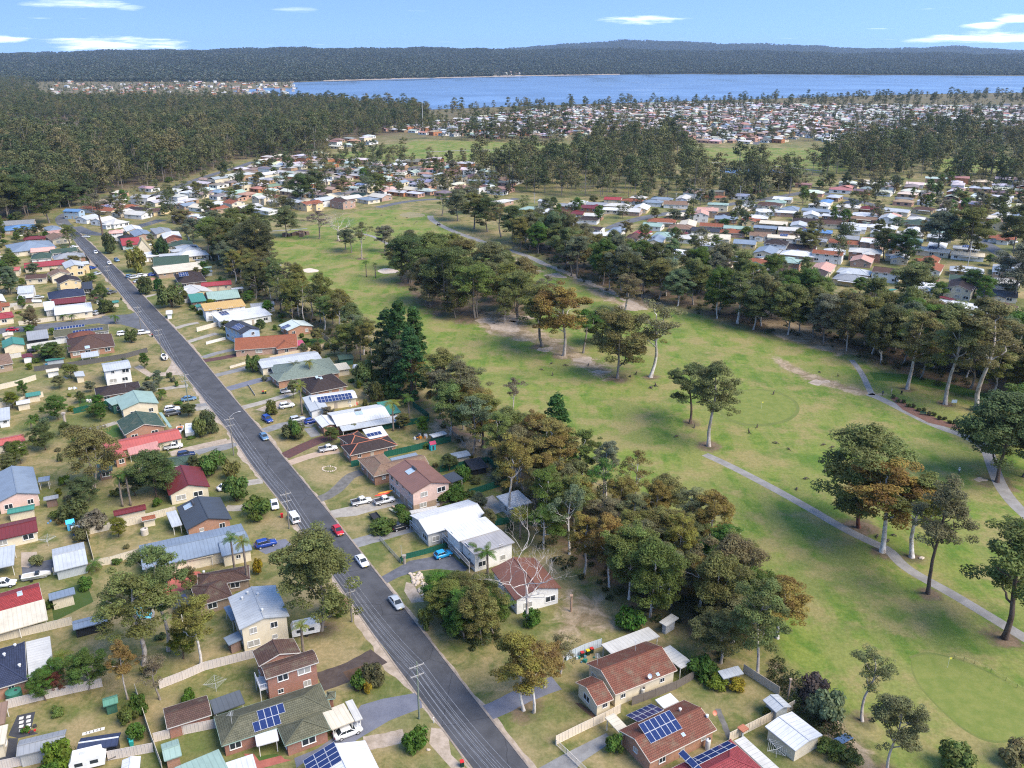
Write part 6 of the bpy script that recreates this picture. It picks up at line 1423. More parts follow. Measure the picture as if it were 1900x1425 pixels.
car(*X('p',1082,225), 30, 'suv', 'silver', 'silver wagon on the concrete drive')
car(*X('f',540,432), 28, 'suv', 'white', 'white car below the tall street palm')
car(*X('f',552,318), 30, 'ute', 'white', 'white dual cab pickup by the clipped hedge')
car(*X('f',722,548), 30, 'hatch', 'blue', 'blue car half hidden behind the brick garage')
car(*X('f',852,758), 24, 'ute', 'white', 'white pickup on the tan drive of the charcoal tiled house')
car(*X('f',1105,1158), 28, 'ute', 'white', 'white tray pickup nearest the street on the pale drive')
car(*X('f',1278,1152), 28, 'ute', 'white', 'white tray pickup carrying kayaks at the pink house')
car(*X('f',1395,1350), 30, 'hatch', 'black', 'dark hatchback beside the long white gable house')
car(*X('k',517,248), 30, 'hatch', 'sky', 'bright sky blue coupe on the bitumen drive')
car(*X('j',582,190), 28, 'suv', 'blue', 'bright blue car on the slate drive')
car(*X('j',1037,1238), 30, 'sedan', 'white', 'white sedan under the edge of the cream carport')
car(*X('e',1712,1045), 40, 'sedan', 'white', 'white sedan between shrubs on the left verge')
car(*X('e',1312,742), 25, 'ute', 'white', 'white tray pickup at the coral roofed house')
car(*X('e',1408,803), 26, 'suv', 'navy', 'dark blue wagon below the white tray pickup')
car(*X('e',1302,458), 26, 'suv', 'white', 'white car on the drive of the pale green roofed house')
car(*X('e',1310,488), 26, 'suv', 'grey', 'grey car close beside the white one')
car(*X('e',1427,378), 24, 'sedan', 'steel', 'pale blue sedan parked on the left lawn')
for u, v, a, kd, c, lb in ((229,622,28,'suv','white','white wagon nearest the brown hip roof'),(267,620,28,'suv','white','white wagon at the side street corner'),(208,545,60,'suv','grey','grey hatch on the left verge below the van'),(180,510,60,'sedan','silver','silver sedan on the left verge far up the street'),(172,499,60,'hatch','blue','small blue car on the left verge far up'),(203,490,-60,'sedan','white','white car driving down the far street'),(217,485,-50,'suv','steel','pale blue car on the right verge near the A-frame'),(178,470,-60,'sedan','white','white car on the far bend of the street'),(160,441,10,'sedan','silver','silver car at the far junction'),
  (264,514,30,'suv','white','white car on the red brick drive'),(283,512,30,'hatch','blue','small dark blue car beside the brown solar house'),(257,524,40,'sedan','silver','silver sedan near the street on the red drive'),(249,517,40,'suv','silver','silver hatch left of the white car'),(243,515,40,'suv','steel','steel blue car furthest left on the red drive'),(351,540,20,'ute','blue','blue pickup beside the cream red-roofed shed'),(181,583,80,'suv','silver','silver wagon in front of the long white roofed house'),(72,554,25,'sedan','silver','silver car beside the narrow brick based house'),(24,614,8,'sedan','red','red car on the side street'),(138,460,60,'sedan','white','white car on the grass near the far bend'),(128,487,30,'suv','white','white car beside the crimson roofed house'),(162,533,25,'van','black','black van under the dark garage roof'),
  (1174,388,30,'suv','silver','silver car at the right estate street'),(1013,380,10,'sedan','red','red car in the estate beyond the course'),(1778,465,10,'suv','white','white car at the right edge street'),(1795,463,10,'sedan','silver','silver car at the right edge street'),(1881,451,10,'suv','white','white car near the far right corner street')):
    car(u, v, a, kd, c, lb)
# kayaks on the pickup, caravan, boats, trailer
def kayak(u, v, z, ang, col, label):
    mb = MB(); loft(mb, [[(x, 0 - w, .12), (x, 0, 0 + .06 * abs(x) / 2), (x, w, .12), (x, w * .6, .28), (x, -w * .6, .28)] for x, w in ((-1.9,.03),(-1.2,.26),(-.4,.36),(.5,.34),(1.3,.24),(1.9,.03))]); o = mb.build('kayak', m_flat(col, .35), None, (*G(u, v)[:2], z)); o.rotation_euler = (0, 0, rad(ang)); tag(o, label, 'kayak')
kayak(*X('f',1262,1135), 1.55, 28, (.62,.05,.02), 'red kayak on the white pickup'); kayak(*X('f',1285,1120), 1.62, 28, (.7,.28,.02), 'orange kayak on the white pickup')
kayak(*X('f',1350,1225), .25, 140, (.62,.56,.36), 'cream kayak on the trailer by the pink house'); kayak(*X('f',1372,1205), .3, 140, (.62,.4,.25), 'salmon kayak on the trailer by the pink house')
def caravan(u, v, ang, label, L=5.5):
    o = empty('caravan', G(u, v), rad(ang)); b = MB(); W = 2.3; pr = [(-L/2,.55),(-L/2,1.9),(-L/2+.4,2.5),(L/2-.7,2.5),(L/2,1.7),(L/2-.25,.55)]
    b.poly([(x, -W/2, z) for x, z in pr[::-1]]); b.poly([(x, W/2, z) for x, z in pr])
    for i in range(len(pr)): (x0, z0), (x1, z1) = pr[i], pr[(i + 1) % len(pr)]; b.poly([(x0, -W/2, z0), (x0, W/2, z0), (x1, W/2, z1), (x1, -W/2, z1)])
    b.build('body', m_paint((.72,.71,.68), .4), o)
    for s in (-1, 1):
        for x in (-1.2, .9): w = MB(); w.box((x, s * (W/2 + .01), 1.55), (1.1, .05, .6)); w.build('window', m_glass(), o)
        w = MB(); w.tube([(0, s * (W/2 - .25), .33), (0, s * (W/2 - .02), .33)], .33, 12); w.build('wheel', m_flat((.02,.02,.02), .8), o)
    h = MB(); h.box((-.6, 0, 2.58), (.7, .6, .16)); h.build('roof_hatch', m_flat((.5,.5,.5), .4), o); h = MB(); h.bar((L/2 - .2, .4, .5), (L/2 + 1.2, 0, .5), .08); h.bar((L/2 - .2, -.4, .5), (L/2 + 1.2, 0, .5), .08); h.build('drawbar', m_flat((.08,.08,.085), .5), o); tag(o, label, 'caravan')
caravan(*X('e',1440,635), -72, 'white caravan parked beside the coral roofed house'); caravan(*X('u',990,1160), 20, 'white caravan at the bottom edge behind the fence', 5.0); caravan(*X('j',805,675), 20, 'old white and green caravan behind the big street tree', 5.2); caravan(*X('f',1090,165), 10, 'white caravan in the back yard by the tree belt', 4.6)
def boat(u, v, ang, label, col=(.7,.69,.66), acc=(.5,.45,.36)):
    o = empty('boat', G(u, v), rad(ang)); b = MB(); loft(b, [[(x, -w, 1.15 + .1 * f), (x, -w * .55, .5), (x, 0, .35 + .35 * f), (x, w * .55, .5), (x, w, 1.15 + .1 * f)] for x, w, f in ((-2.6,.95,0),(-1,1.05,0),(.6,1.0,.2),(1.8,.6,.8),(2.7,.05,1.6))], cap=True); b.build('hull', m_paint(col, .35), o)
    d = MB(); d.box((-1.1, 0, 1.12), (2.4, 1.5, .08)); d.build('deck', m_flat(acc, .7), o); w = MB(); w.box((.25, 0, 1.4), (.9, 1.3, .5), taper=.7); w.build('windscreen', m_glass(), o)
    t = MB(); t.box((-.3, .5, .4), (4.6, .08, .08)); t.box((-.3, -.5, .4), (4.6, .08, .08)); t.build('trailer', m_flat((.35,.36,.37), .4), o)
    for s in (-1, 1): ww = MB(); ww.tube([(-.8, s * .95, .3), (-.8, s * 1.15, .3)], .3, 12); ww.build('wheel', m_flat((.02,.02,.02), .8), o)
    m_ = MB(); m_.box((-2.85, 0, 1.1), (.35, .35, .75)); m_.build('outboard', m_flat((.03,.03,.035), .3), o); tag(o, label, 'boat')
boat(*X('a',1160,1200), SD, 'white motor boat on a trailer on the left verge'); boat(*X('e',1360,625), -75, 'white and orange boat beside the caravan', acc=(.6,.2,.06)); boat(*X('i',205,372), 20, 'covered white boat behind the cream fence')
o = empty('box_trailer', G(*X('f',1205,1275)), rad(120)); b = MB(); b.box((0,0,.7), (3.4,1.7,.12)); b.build('bed', m_flat((.03,.03,.032), .7), o)
for s in (-1, 1): b = MB(); b.box((0, s*.86, .9), (3.4,.05,.4)); b.build('side', m_flat((.05,.05,.05), .6), o); b = MB(); b.tube([(0,s*.9,.3),(0,s*1.05,.3)], .3, 12); b.build('wheel', m_flat((.02,.02,.02), .8), o)
tag(o, 'black box trailer beside the two white pickups', 'trailer')
car(*X('i',20,415), 15, 'ute', 'white', 'white tray pickup at the left edge behind the cream fence')
# golf cart
o = empty('golf_cart', G(814,418), rad(200)); b = MB(); b.box((0,0,.5), (2.2,1.1,.45)); b.box((.8,0,.85), (.5,1.0,.4)); b.build('body', m_flat((.03,.03,.04), .4), o); b = MB(); b.box((-.2,0,1.85), (1.6,1.15,.07)); b.build('roof', m_flat((.05,.05,.055), .4), o)
for x in (-.9, .5):
    for y in (-.5, .5): b = MB(); b.bar((x,y,.6), (x*.9,y,1.85), .05); b.build('post', m_flat((.1,.1,.1), .4), o)
for x in (-.7, .75):
    for y in (-.55, .55): b = MB(); b.tube([(x,y-.1,.24),(x,y+.1,.24)], .24, 10); b.build('wheel', m_flat((.02,.02,.02), .8), o)
b = MB(); b.box((-.35,0,.9), (.6,1.0,.14)); b.box((-.65,0,1.15), (.12,1.0,.5)); b.build('seat', m_flat((.35,.32,.28), .7), o); tag(o, 'dark golf cart on the far cart path', 'golf cart')
FN = dict(olive='olive', dark='dark green', rust='rusty', brown='brownish', green='green', grey='grey green')
# ------------------------------------------------------------------ trees one can point to
# the course
tree('tall', 1315,828,656,112,'olive','pale','lone spreading gum with leaning pale trunk beside the round green', var=0)
tree('open', 1280,786,668,92,'dark','brown','darker gum just behind the leaning gum by the round green', var=1)
tree('sparse', 1207,700,541,112,'brown','white','tall sparse gum with bare white trunk on the fairway', var=0)
tree('dense', 1146,702,563,112,'olive','grey','dark bushy gum left of the tall white trunked gum', var=2)
tree('open', 1046,660,512,112,'rust','pale','rusty crowned gum with pale trunk in the bare patch', var=0)
tree('open', 1007,642,515,112,'olive','grey','broad olive gum at the left of the bare patch', var=3)
tree('sparse', 1082,655,558,70,'fresh','grey','wispy bright green tree between the rusty gum and the dark gum', var=1)
tree('open', 1160,578,500,130,'brown','pale','spreading gum behind the tall white trunked gum', var=4)
tree('dense', 1120,640,560,80,'dark','brown','low dark tree behind the bushy gum')
for i, (u, v, t, w, f) in enumerate(((760,525,432,120,'dark'),(800,515,425,130,'olive'),(862,522,435,130,'olive'),(832,575,455,150,'dark'),(908,535,440,110,'brown'),(790,562,470,130,'dark'),(884,590,488,150,'olive'),(945,575,482,110,'olive'),(845,590,525,90,'dark'),(962,592,500,100,'olive'),(1000,603,520,90,'dark'),(975,548,468,100,'brown'),(740,500,440,80,'dark'),(925,560,505,90,'brown'))):
    tree('dense' if i % 3 else 'multi', u, v, t, w * .72, f, 'grey', f"{FN[f]} {'bushy' if i % 3 else 'many stemmed'} {'broad' if w > 112 else 'narrow'} gum in the clump mid course", 'gums in the middle clump', var=i)
tree('sparse', 671,480,400,46,'brown','pale','thin brownish gum standing alone on the far fairway', var=2)
tree('dead', 629,446,392,66,'twig','dead','bleached dead tree on the far fairway', var=0)
tree('sparse', 593,443,384,58,'twig','grey','nearly bare grey tree left of the bleached dead tree', var=3)
for u, v, t, w, l in ((641,464,420,38,'small green tree left of the thin brownish gum'),(652,469,418,40,'slender green tree right beside the thin brownish gum'),(713,468,414,56,'open grey green gum beside the far cart path')): tree('open', u, v, t, w, 'grey', 'grey', l)
palm(680,514,483,'left of the two palms on the fairway', L=.9); palm(697,515,487,'right of the two palms on the fairway', L=.8)
tree('tall', 1637,1024,842,160,'rust','white','rusty gum with white trunk at the bend of the cart path', var=1)
tree('tall', 1692,1034,868,140,'olive','white','green gum with forked white trunk right of the path bend', var=2)
tree('tall', 1722,1101,868,120,'brown','brown','gum with dark bent trunk on the cart path', var=3)
tree('dense', 1594,979,775,170,'olive','red','tall dark gum with reddish trunk behind the white trunked gums', var=3)
tree('open', 1864,1184,955,215,'olive','brown','large gum with dark trunk at the right edge below the path', var=2)
tree('sparse', 1600,1338,1193,104,'brown','pale','thin gum by the fence left of the lower green', var=0)
tree('open', 1647,1432,1270,112,'brown','pale','rusty gum at the bottom edge below the lower green', var=1)
tree('open', 1405,1258,1065,125,'olive','pale','pale trunked gum at the corner of the near wood', var=4)
tree('tall', 1442,1184,1066,118,'rust','white','rusty topped gum with white trunk at the wood edge', var=0)
for u, v, t, w, f, l in ((1850,895,712,160,'dark','big dark tree at the right edge above the path'),(1898,885,745,140,'olive','olive tree at the right edge by the path curve'),(1895,830,700,110,'green','bright green tree behind the dark tree at the right edge')): tree('dense', u, v, t, w, f, 'brown', l)
for u, v, t, w, l, vv in ((1683,722,560,105,'pale trunked gum nearest the blue golf sign',0),(1754,750,545,115,'middle of the three pale trunked gums by the garden bed',1),(1813,762,538,140,'right hand of the three pale trunked gums by the garden bed',2)): tree('tall', u, v, t, w, 'brown', 'pale', l, var=vv)
tree('tall', 1368,600,497,78,'olive','white','white trunked gum in front of the right tree belt', var=3)
for u, v, l in ((1015,560,'brown leafless shrubby tree by the far path'),(1060,512,'bare twiggy tree beside the dirt track')): tree('sparse', u, v, v - 55, 56, 'twig', 'grey', l)
tree('pine', 745,715,560,72,'pine','brown','tall dark pine at the back of the pine group', var=0); tree('pine', 772,705,572,66,'pine','brown','pointed dark pine on the fairway side', var=1)
tree('pine', 722,700,575,80,'pine','brown','broad dark pine behind the back yards', var=1); tree('pine', 765,740,610,80,'pine','brown','front dark pine of the pine group', var=0); tree('pine', 1030,870,733,84,'pine','brown','bright green pine above the near wood', var=1)
# left of the street
tree('multi', 172,905,790,168,'brown','pale','huge spreading gum with many white limbs in the left yards', var=0)
tree('dense', 596,1170,972,150,'olive','grey','big dense gum hanging over the left edge of the street', var=0)
tree('tall', 313,1207,990,120,'olive','pale','right of the two tall gums above the pool', var=2); tree('tall', 268,1233,1040,160,'olive','pale','left of the two tall gums above the pool', var=0)
tree('tall', 373,1233,1098,96,'rust','white','rusty gum with peeling orange trunk by the steel fence', var=1); tree('tall', 237,1297,1182,62,'rust','pale','leaning gum with thick pale trunk behind the green shed', var=3)
tree('sparse', 297,1298,1212,76,'twig','grey','bare brown tree beside the steel fence', var=1); tree('dense', 165,1280,1205,92,'green','grey','bright green tree behind the pinkish fence')
tree('dense', 85,1300,1240,50,'green','brown','small green tree by the navy roofed house'); tree('open', 110,1290,1243,34,'red','brown','dark red shrub beside the navy roofed house')
tree('dense', 109,778,730,72,'green','brown','round dark green tree beside the green steel fence', var=3); tree('dense', 85,835,782,72,'dark','brown','dark tree behind the coral roofed house'); tree('dense', 40,860,815,70,'green','brown','leafy tree at the left above the pink house'); tree('dense', 20,850,818,50,'dark','brown','dark tree at the left edge above the pink house')
tree('multi', 290,925,832,96,'dark','brown','dark spreading tree in front of the cream cottage'); tree('dense', 252,920,865,74,'dark','brown','dark tree left of the cream cottage'); tree('dense', 160,940,880,80,'dark','brown','shady dark tree beneath the huge spreading gum'); tree('dense', 305,910,850,66,'green','brown','leafy tree touching the cream cottage')
for u, v, w, h, f, l in ((140,965,60,34,'dark','dark bush below the huge spreading gum'),(170,985,56,34,'grey','grey green bush by the small lawn'),(395,880,60,44,'green','rounded green shrub on the left verge'),(432,890,34,36,'olive','olive shrub beside the rounded verge shrub'),(440,930,46,44,'green','leafy shrub hiding the white sedan'),(480,960,56,36,'green','broad green shrub on the left verge'),(150,1000,40,24,'dark','low dark bush by the play equipment'),(390,805,34,40,'dark','narrow dark shrub beside the caravan'),(372,812,26,34,'olive','small shrub left of the dark narrow one'),
  (773,1388,50,44,'fresh','round clipped green shrub at the bottom verge'),(790,1165,28,38,'green','upright green shrub at the right kerb'),(690,1270,50,40,'dark','dark garden shrub by the slate drive'),(668,1275,40,34,'green','green garden shrub by the slate drive'),(683,1285,18,24,'gold','yellow shrub in the round garden bed'),(620,1140,50,40,'fresh','bright hedge beside the street pole'),(110,1425,66,52,'lime','yellow green bush at the bottom left'),(95,1455,50,40,'fresh','green bush below the yellow green one'),(480,1065,22,34,'gold','golden shrub beside the long blue grey roof'),(240,1340,34,34,'green','green shrub beside the white steel shelter'),(258,1325,36,40,'fresh','bushy green shrub by the long cream fence'),(255,1370,36,28,'fresh','grey green shrub by the teal bins'),(30,1240,20,18,'gold','flowering shrub in the narrow garden'),
  (548,840-26,26,40,'green','dark conifer shrub on the front lawn'),(545,812,44,24,'dark','spreading shrub on the front lawn'),(505,770,24,26,'olive','grassy shrub near the blue wagon'),(470,690,26,30,'green','pair of shrubs at the pale grey house'),(645,800,40,20,'dark','low shrub behind the garage'),(700,745,30,34,'dark','dark tree shrub in front of the white roof'),(725,740,30,30,'green','green shrub by the potting shed'),(680,712,46,40,'olive','dark leafy shrub beside the maroon roof'),(860,895,36,30,'green','hedge end behind the pink house'),(840,930,60,24,'fresh','clipped hedge between the pink and white houses'),(925,900,36,34,'grey','grey shrub in the kennel yard'),(755,972,34,20,'green','hedge behind the dark hatchback'),(710,985,60,18,'green','long clipped hedge beside the box trailer'),
  (1140,1395,34,34,'green','flowering shrub at the solar house porch'),(1300,1255,56,34,'fresh','leafy shrub at the corner of the cream house'),(1330,1270,50,24,'lime','yellow green hedge at the back lawn'),(1365,1275,40,22,'gold','golden flowering hedge at the back lawn'),(1425,1325,22,14,'lime','small lime shrub by the galvanised shed'),(1540,1400,50,26,'green','flower garden behind the cream garage'),(1580,1420,40,26,'dark','dark shrub below the blue tarpaulin'),(1770,1425,70,50,'olive','bushy shrub at the bottom edge of the course'),(1880,1415,60,46,'brown','brown shrub in the bottom right corner'),(1530,1340,70,60,'grey','grey leafless bush along the back drain'),(1510,1300,60,50,'twig','bare twiggy bush beside the galvanised shed'),
  (985,1160,40,30,'fresh','bright green bush under the dead white tree'),(1170,1165,60,40,'fresh','sunny green bush below the near wood'),(270,545,30,30,'dark','dark conifer on the brown house lawn'),(300,480,30,36,'pine','pointed shrub near the A-frame'),(205,470,26,34,'dark','round dark tree on the far street verge'),(255,505,34,40,'rust','tall rusty and golden shrub by the A-frame'),(320,570,50,40,'dark','dark shrub tree near the teal wing'),(245,635,24,24,'dark','dark round shrub by the corner wagons'),(295,540,18,22,'pine','small dark conifer on the lawn'),(200,580,36,20,'dark','hedge on the corner lawn')):
    shrub(u, v, w, h, f, l)
for u, v, t, l, kw in ((228,940,880,'palm in the dark shrubbery left of the cream cottage', {}),(243,938,872,'taller palm in the dark shrubbery left of the cream cottage', {}),(461,1090,1000,'tall palm beside the golden shrub',dict(fol='frondy')),(436,1062,995,'palm in front of the long blue grey roof', {}),(563,1212,1155,'small yellow palm beside the old caravan',dict(fol='frondy',L=.8)),(561,770,712,'yellow palm at the white solar house',dict(fol='frondy',L=1.1)),(549,700,672,'feathery palm at the pale grey green hips',dict(fol='grey')),(577,705,668,'second feathery palm at the pale grey green hips',dict(fol='frondy')),(730,800,745,'tall yellow palm by the long white roof',dict(fol='frondy',L=1.3)),(760,780,735,'palm behind the teal extension', {}),(890,1050,1015,'palm in front of the flat roofed house',dict(L=1.2)),(905,1065,1020,'palm beside the flat roofed house',dict(L=1.1)),(175,1060,1042,'tree fern palm behind the cream fence',dict(L=1.0)),(115,1245,1215,'lime green tree fern in the narrow garden',dict(fol='lime',L=1.0)),(60,800,778,'palm beside the left shrubs',dict(L=.9)),(300,742,728,'fern palm at the pale green roof', {}),(118,595,583,'left of the paired palms on the side street', dict(L=.9)),(134,597,584,'right of the paired palms on the side street', dict(L=.9)),(215,600,584,'wide palm at the side street corner', dict(L=1.2))):
    palm(u, v, t, l, **kw)
palm(965,1000,950,'bushy fan palm beside the white studio',fan=True,nf=34,L=1.2,fol='frondy')
# right of the street near the viewer
for i, (u, v, t, w, f) in enumerate(((812,1130,1060,80,'green'),(835,1160,1075,90,'olive'),(862,1185,1090,90,'green'),(895,1195,1085,90,'olive'),(880,1145,1062,90,'olive'),(850,1130,1055,80,'dark'),(915,1175,1095,76,'green'),(905,1125,1068,70,'dark'))):
    tree('dense' if i != 4 else 'open', u, v, t, w, f, 'grey', 'dense young gum in the street front thicket', 'gums in the street front thicket', var=i)
tree('open', 972,1318,1163,120,'rust','white','left of the twin rusty gums with white trunks beside the street', var=1); tree('sparse', 990,1321,1180,110,'rust','white','right of the twin rusty gums with white trunks beside the street', var=0)
tree('open', 1010,1275,1185,110,'rust','pale','rusty spreading gum behind the two white trunks')
tree('dead', 982,1160,988,150,'twig','dead','great bleached dead tree in front of the rusty roof', var=1)
tree('sparse', 1040,1250,1170,70,'brown','pale','small brown gum beside the cream stepped house')
for u, v, h, l in ((1232,1302,1.5,'weathered fence stump post by the drain'),): pass
tree('tall', 945,960,790,90,'rust','white','white trunked rusty gum above the kennel yard', var=1); tree('tall', 1022,905,765,120,'rust','white','forked white trunked gum above the near wood', var=2); tree('open', 895,830,720,110,'olive','brown','dark trunked gum behind the back yards', var=2); tree('tall', 822,762,640,110,'olive','white','white trunked gum at the edge of the drain path', var=3); tree('tall', 860,785,655,110,'brown','white','second white trunked gum at the edge of the drain path', var=0)
tree('sparse', 950,770,690,50,'twig','dead','dead grey stump tree on the fairway edge')
FN = dict(olive='olive', dark='dark green', rust='rusty', brown='brownish', green='green', grey='grey green')
# upper left
tree('sparse', 191,437,345,58,'twig','brown','dark trunked thin tree at the far bend'); tree('dense', 92,414,330,66,'dark','grey','dark gum at the forest edge near the far bend')
for u, v, t, w in ((15,405,312,70),(48,400,315,60),(70,395,320,50),(130,385,330,50),(165,380,335,50),(30,380,300,60),(-10,420,330,70)): tree('dense', u, v, t, w, 'dark', 'grey', 'tall dark gum at the left forest edge', 'gums at the left forest edge')
for u, v, t, w in ((15,545,492,70),(5,520,480,60),(30,500,470,50)): tree('dense', u, v, t, w, 'green', 'grey', 'leafy tree in the yards at the left edge', 'trees in the yards at the left edge')
for i, (u, v, t, w) in enumerate(((385,470,395,70),(420,480,400,80),(455,490,405,80),(480,500,395,70),(400,450,385,60),(440,460,380,70),(500,450,385,60),(530,440,375,60),(470,440,372,64),(360,450,400,50),(610,360,285,56),(585,375,310,50),(640,370,325,46),(560,380,318,46),(680,370,320,56),(700,365,318,46),(395,420,365,50),(340,430,385,44),(820,400,352,40),(850,410,345,60),(880,425,350,66),(905,430,360,60),(930,440,370,56),(950,450,375,56),(870,395,340,50),(965,465,395,50),(900,400,350,50))):
    tree(('open', 'dense', 'sparse', 'dense')[i % 4], u, v, t, w, ('olive', 'dark', 'brown', 'dark', 'grey')[i % 5], 'grey', ('open', 'dense', 'sparse', 'dense')[i % 4] + ' ' + FN[('olive', 'dark', 'brown', 'dark', 'grey')[i % 5]] + ' gum rising between the course and the middle estate', 'gums around the middle estate')
# tree belts: every trunk its own tree
FN = dict(olive='olive', dark='dark green', rust='rusty', brown='brownish', green='green', grey='grey green')
def belt(poly, n, spacing, seed, label, group, kinds, fols, barks, hr, rr, flt=None):
    for k, p in enumerate(free_spots(poly, n, spacing, seed, flt)):
        h = _rt.uniform(*hr); f, bk, r = _rt.choice(fols), _rt.choice(barks), _rt.uniform(*rr); t = (h - hr[0]) / (hr[1] - hr[0])
        plant(_rt.choice(kinds), (p[0], p[1], 0), h, r, f, bk, f"{('short', 'middling', 'tall')[min(2, int(t * 3))]} {'broad' if r > sum(rr) / 2 else 'narrow'} {FN[f]} gum with {bk} trunk {label}", group=group)
hz = lambda p: hit(p, 2.5)
belt(WOOD_N, 42, 5.4, 5, 'in the near wood', 'gums of the near wood', ('dense', 'open', 'tall', 'dense', 'open', 'sparse'), ('olive', 'rust', 'green', 'olive', 'grey', 'rust', 'brown'), ('pale', 'white', 'white'), (10, 20), (4.0, 6.2), hz)
belt(BELT_L, 84, 5.2, 6, 'in the left tree belt', 'gums of the left tree belt', ('dense', 'open', 'tall', 'sparse', 'dense'), ('olive', 'olive', 'brown', 'dark', 'rust', 'grey'), ('pale', 'grey', 'white', 'grey'), (13, 20), (4.4, 6.4), hz)
belt(BELT_R, 98, 6.2, 7, 'in the right tree belt', 'gums of the right tree belt', ('dense', 'open', 'dense', 'dense'), ('olive', 'brown', 'olive', 'dark', 'grey', 'green'), ('pale', 'grey', 'white'), (17, 24), (6.0, 8.4), hz)
belt(WOOD_C, 14, 6.5, 8, 'in the clump mid course', 'gums in the middle clump', ('dense', 'multi'), ('olive', 'dark', 'olive', 'brown'), ('grey', 'pale'), (13, 19), (4.6, 6.4))
# bigger trees standing among the right-hand houses
for u, v, t, w, f, l in ((1690,580,478,118,'brown','rounded rusty dark tree among the right hand houses'),(1640,480,418,60,'dark','dark conifer like tree left of the rounded rusty one'),(1680,490,420,66,'pine','dark green layered tree among the right hand houses'),(1790,480,375,120,'olive','huge olive gum at the right estate street'),(1740,470,382,90,'grey','grey green gum beside the huge olive one'),(1885,560,440,90,'grey','gum at the right edge above the tree belt'),(1800,545,495,56,'green','leafy tree by the white solar roof'),(1880,470,372,60,'dark','dark gum at the far right edge'),(1500,470,420,44,'olive','tree beside the white two storey houses')):
    tree('dense', u, v, t, w, f, 'grey', l)
YARDP = W2([(-100,760),(60,720),(330,640),(430,1300),(640,1425),(-100,1425)]), W2([(300,560),(470,560),(650,660),(900,900),(1000,1000),(700,1000),(480,760)])
def yard_ok(p): return near_car(p, .8) or hit(p, 1.6) or near_street(p, 12.5) or any((p[0] - x) ** 2 + (p[1] - y) ** 2 < (1.5 + min(r, 3) * .5) ** 2 for x, y, r in TREES)
for gi, (poly, n, words) in enumerate(((YARDP[0], 96, 'in the yards left of the street'), (YARDP[1], 52, 'in the yards right of the street'), (REG[0][0], 60, 'in the far yards left of the street'), (REG[1][0], 34, 'in the yards near the A-frame house'))):
    for p in free_spots(poly, n, 4.0, 60 + gi, yard_ok):
        f = _rt.choice(('green', 'dark', 'olive', 'fresh', 'green', 'lime', 'grey', 'brown')); big = _rt.random() < .3
        if big: plant('dense', (p[0], p[1], 0), _rt.uniform(4, 7), _rt.uniform(1.8, 3), f, 'brown', f'small {f} garden tree ' + words, group='garden trees ' + words, name='garden_tree')
        else: plant('bush', (p[0], p[1], 0), _rt.uniform(.9, 2.6), _rt.uniform(.7, 1.7), f, 'brown', f'{f} coloured garden shrub ' + words, 'shrub', 'garden shrubs ' + words)
# sheds and garages in the yards
for gi, (poly, n, words) in enumerate(((REG[0][0], 14, 'in the yards left of the far street'), (REG[1][0], 14, 'in the yards near the A-frame house'), (YARDP[0], 6, 'in the near yards left of the street'), (REG[3][0], 30, 'between the houses of the right estate'))):
    for p in free_spots(poly, n, 9.0, 130 + gi, lambda p: hit(p, 3.0) or near_street(p, 13) or near_car(p, 2) or inside(np.array([p]), BELT_R)[0]):
        rc = _rt.choice(('lgrey', 'white', 'cream', 'pgreen', 'grey', 'teal', 'dkred', 'bluegrey')); wl = _rt.choice(('cream_sheet', 'galv_sheet', 'cream_sheet', 'white'))
        house(f"small {CN[rc]} roofed {'grey' if wl[0] == 'g' else wl.split('_')[0]} shed {words}", [dict(R=rectc(p[0], p[1], _rt.uniform(3.5, 6.5), _rt.uniform(2.8, 4), ST + (0 if _rt.random() < .5 else math.pi / 2)), h=2.2, typ=_rt.choice(('gable', 'skillion')), pitch=8, rc=rc, wall=wl, nowin=1)], 'shed', 'sheds ' + words, 'shed', simple=True)
def est_ok(p): return hit(p, .5) or near_street(p, 6)
for gi, (poly, n, words) in enumerate(((REG[2][0], 60, 'between the roofs of the middle estate'), (REG[3][0], 112, 'between the roofs of the right hand estate'), (REG[0][0], 16, 'behind the houses left of the street'))):
    for p in free_spots(poly, n, 7.0, 80 + gi, est_ok):
        f = _rt.choice(('olive', 'dark', 'brown', 'green', 'grey')); h = _rt.uniform(6, 15); r = _rt.uniform(2.8, 5)
        plant(_rt.choice(('dense', 'open', 'dense', 'multi')), (p[0], p[1], 0), h, r, f, 'grey', f"{'tall' if h > 10.5 else 'low'} {'broad' if r > 3.9 else 'narrow'} {FN[f]} tree standing " + words, group='trees ' + words, name='garden_tree')
# dense understorey of the belts and woods: nobody could count it
def under(name, label, polys, n, seed):
    rs = np.random.RandomState(seed); C, R_, N_ = [], [], []
    for poly, m_ in zip(polys, n):
        for p in free_spots(poly, m_, 1.6, seed):
            if hit(p, 1.2): continue
            s = rs.uniform(.5, 1.7); C.append((p[0], p[1], s * .5)); R_.append(s); N_.append(int(90 * s))
    Q, R = leaf_quads(rs, C, R_, N_, .32, .75, .3); o = ob(name, quads_mesh(name, Q, m_leaf(), R), color=(.060, .072, .026)); tag(o, label, 'undergrowth', kind='stuff')
under('undergrowth', 'scrubby undergrowth below the gums of the belts', [WOOD_N, BELT_L, BELT_R, W2([(800,1110),(900,1120),(930,1190),(880,1210),(820,1160)]), W2([(1440,1230),(1530,1320),(1600,1420),(1560,1420),(1480,1320),(1420,1250)])], [150, 190, 260, 50, 60], 9)
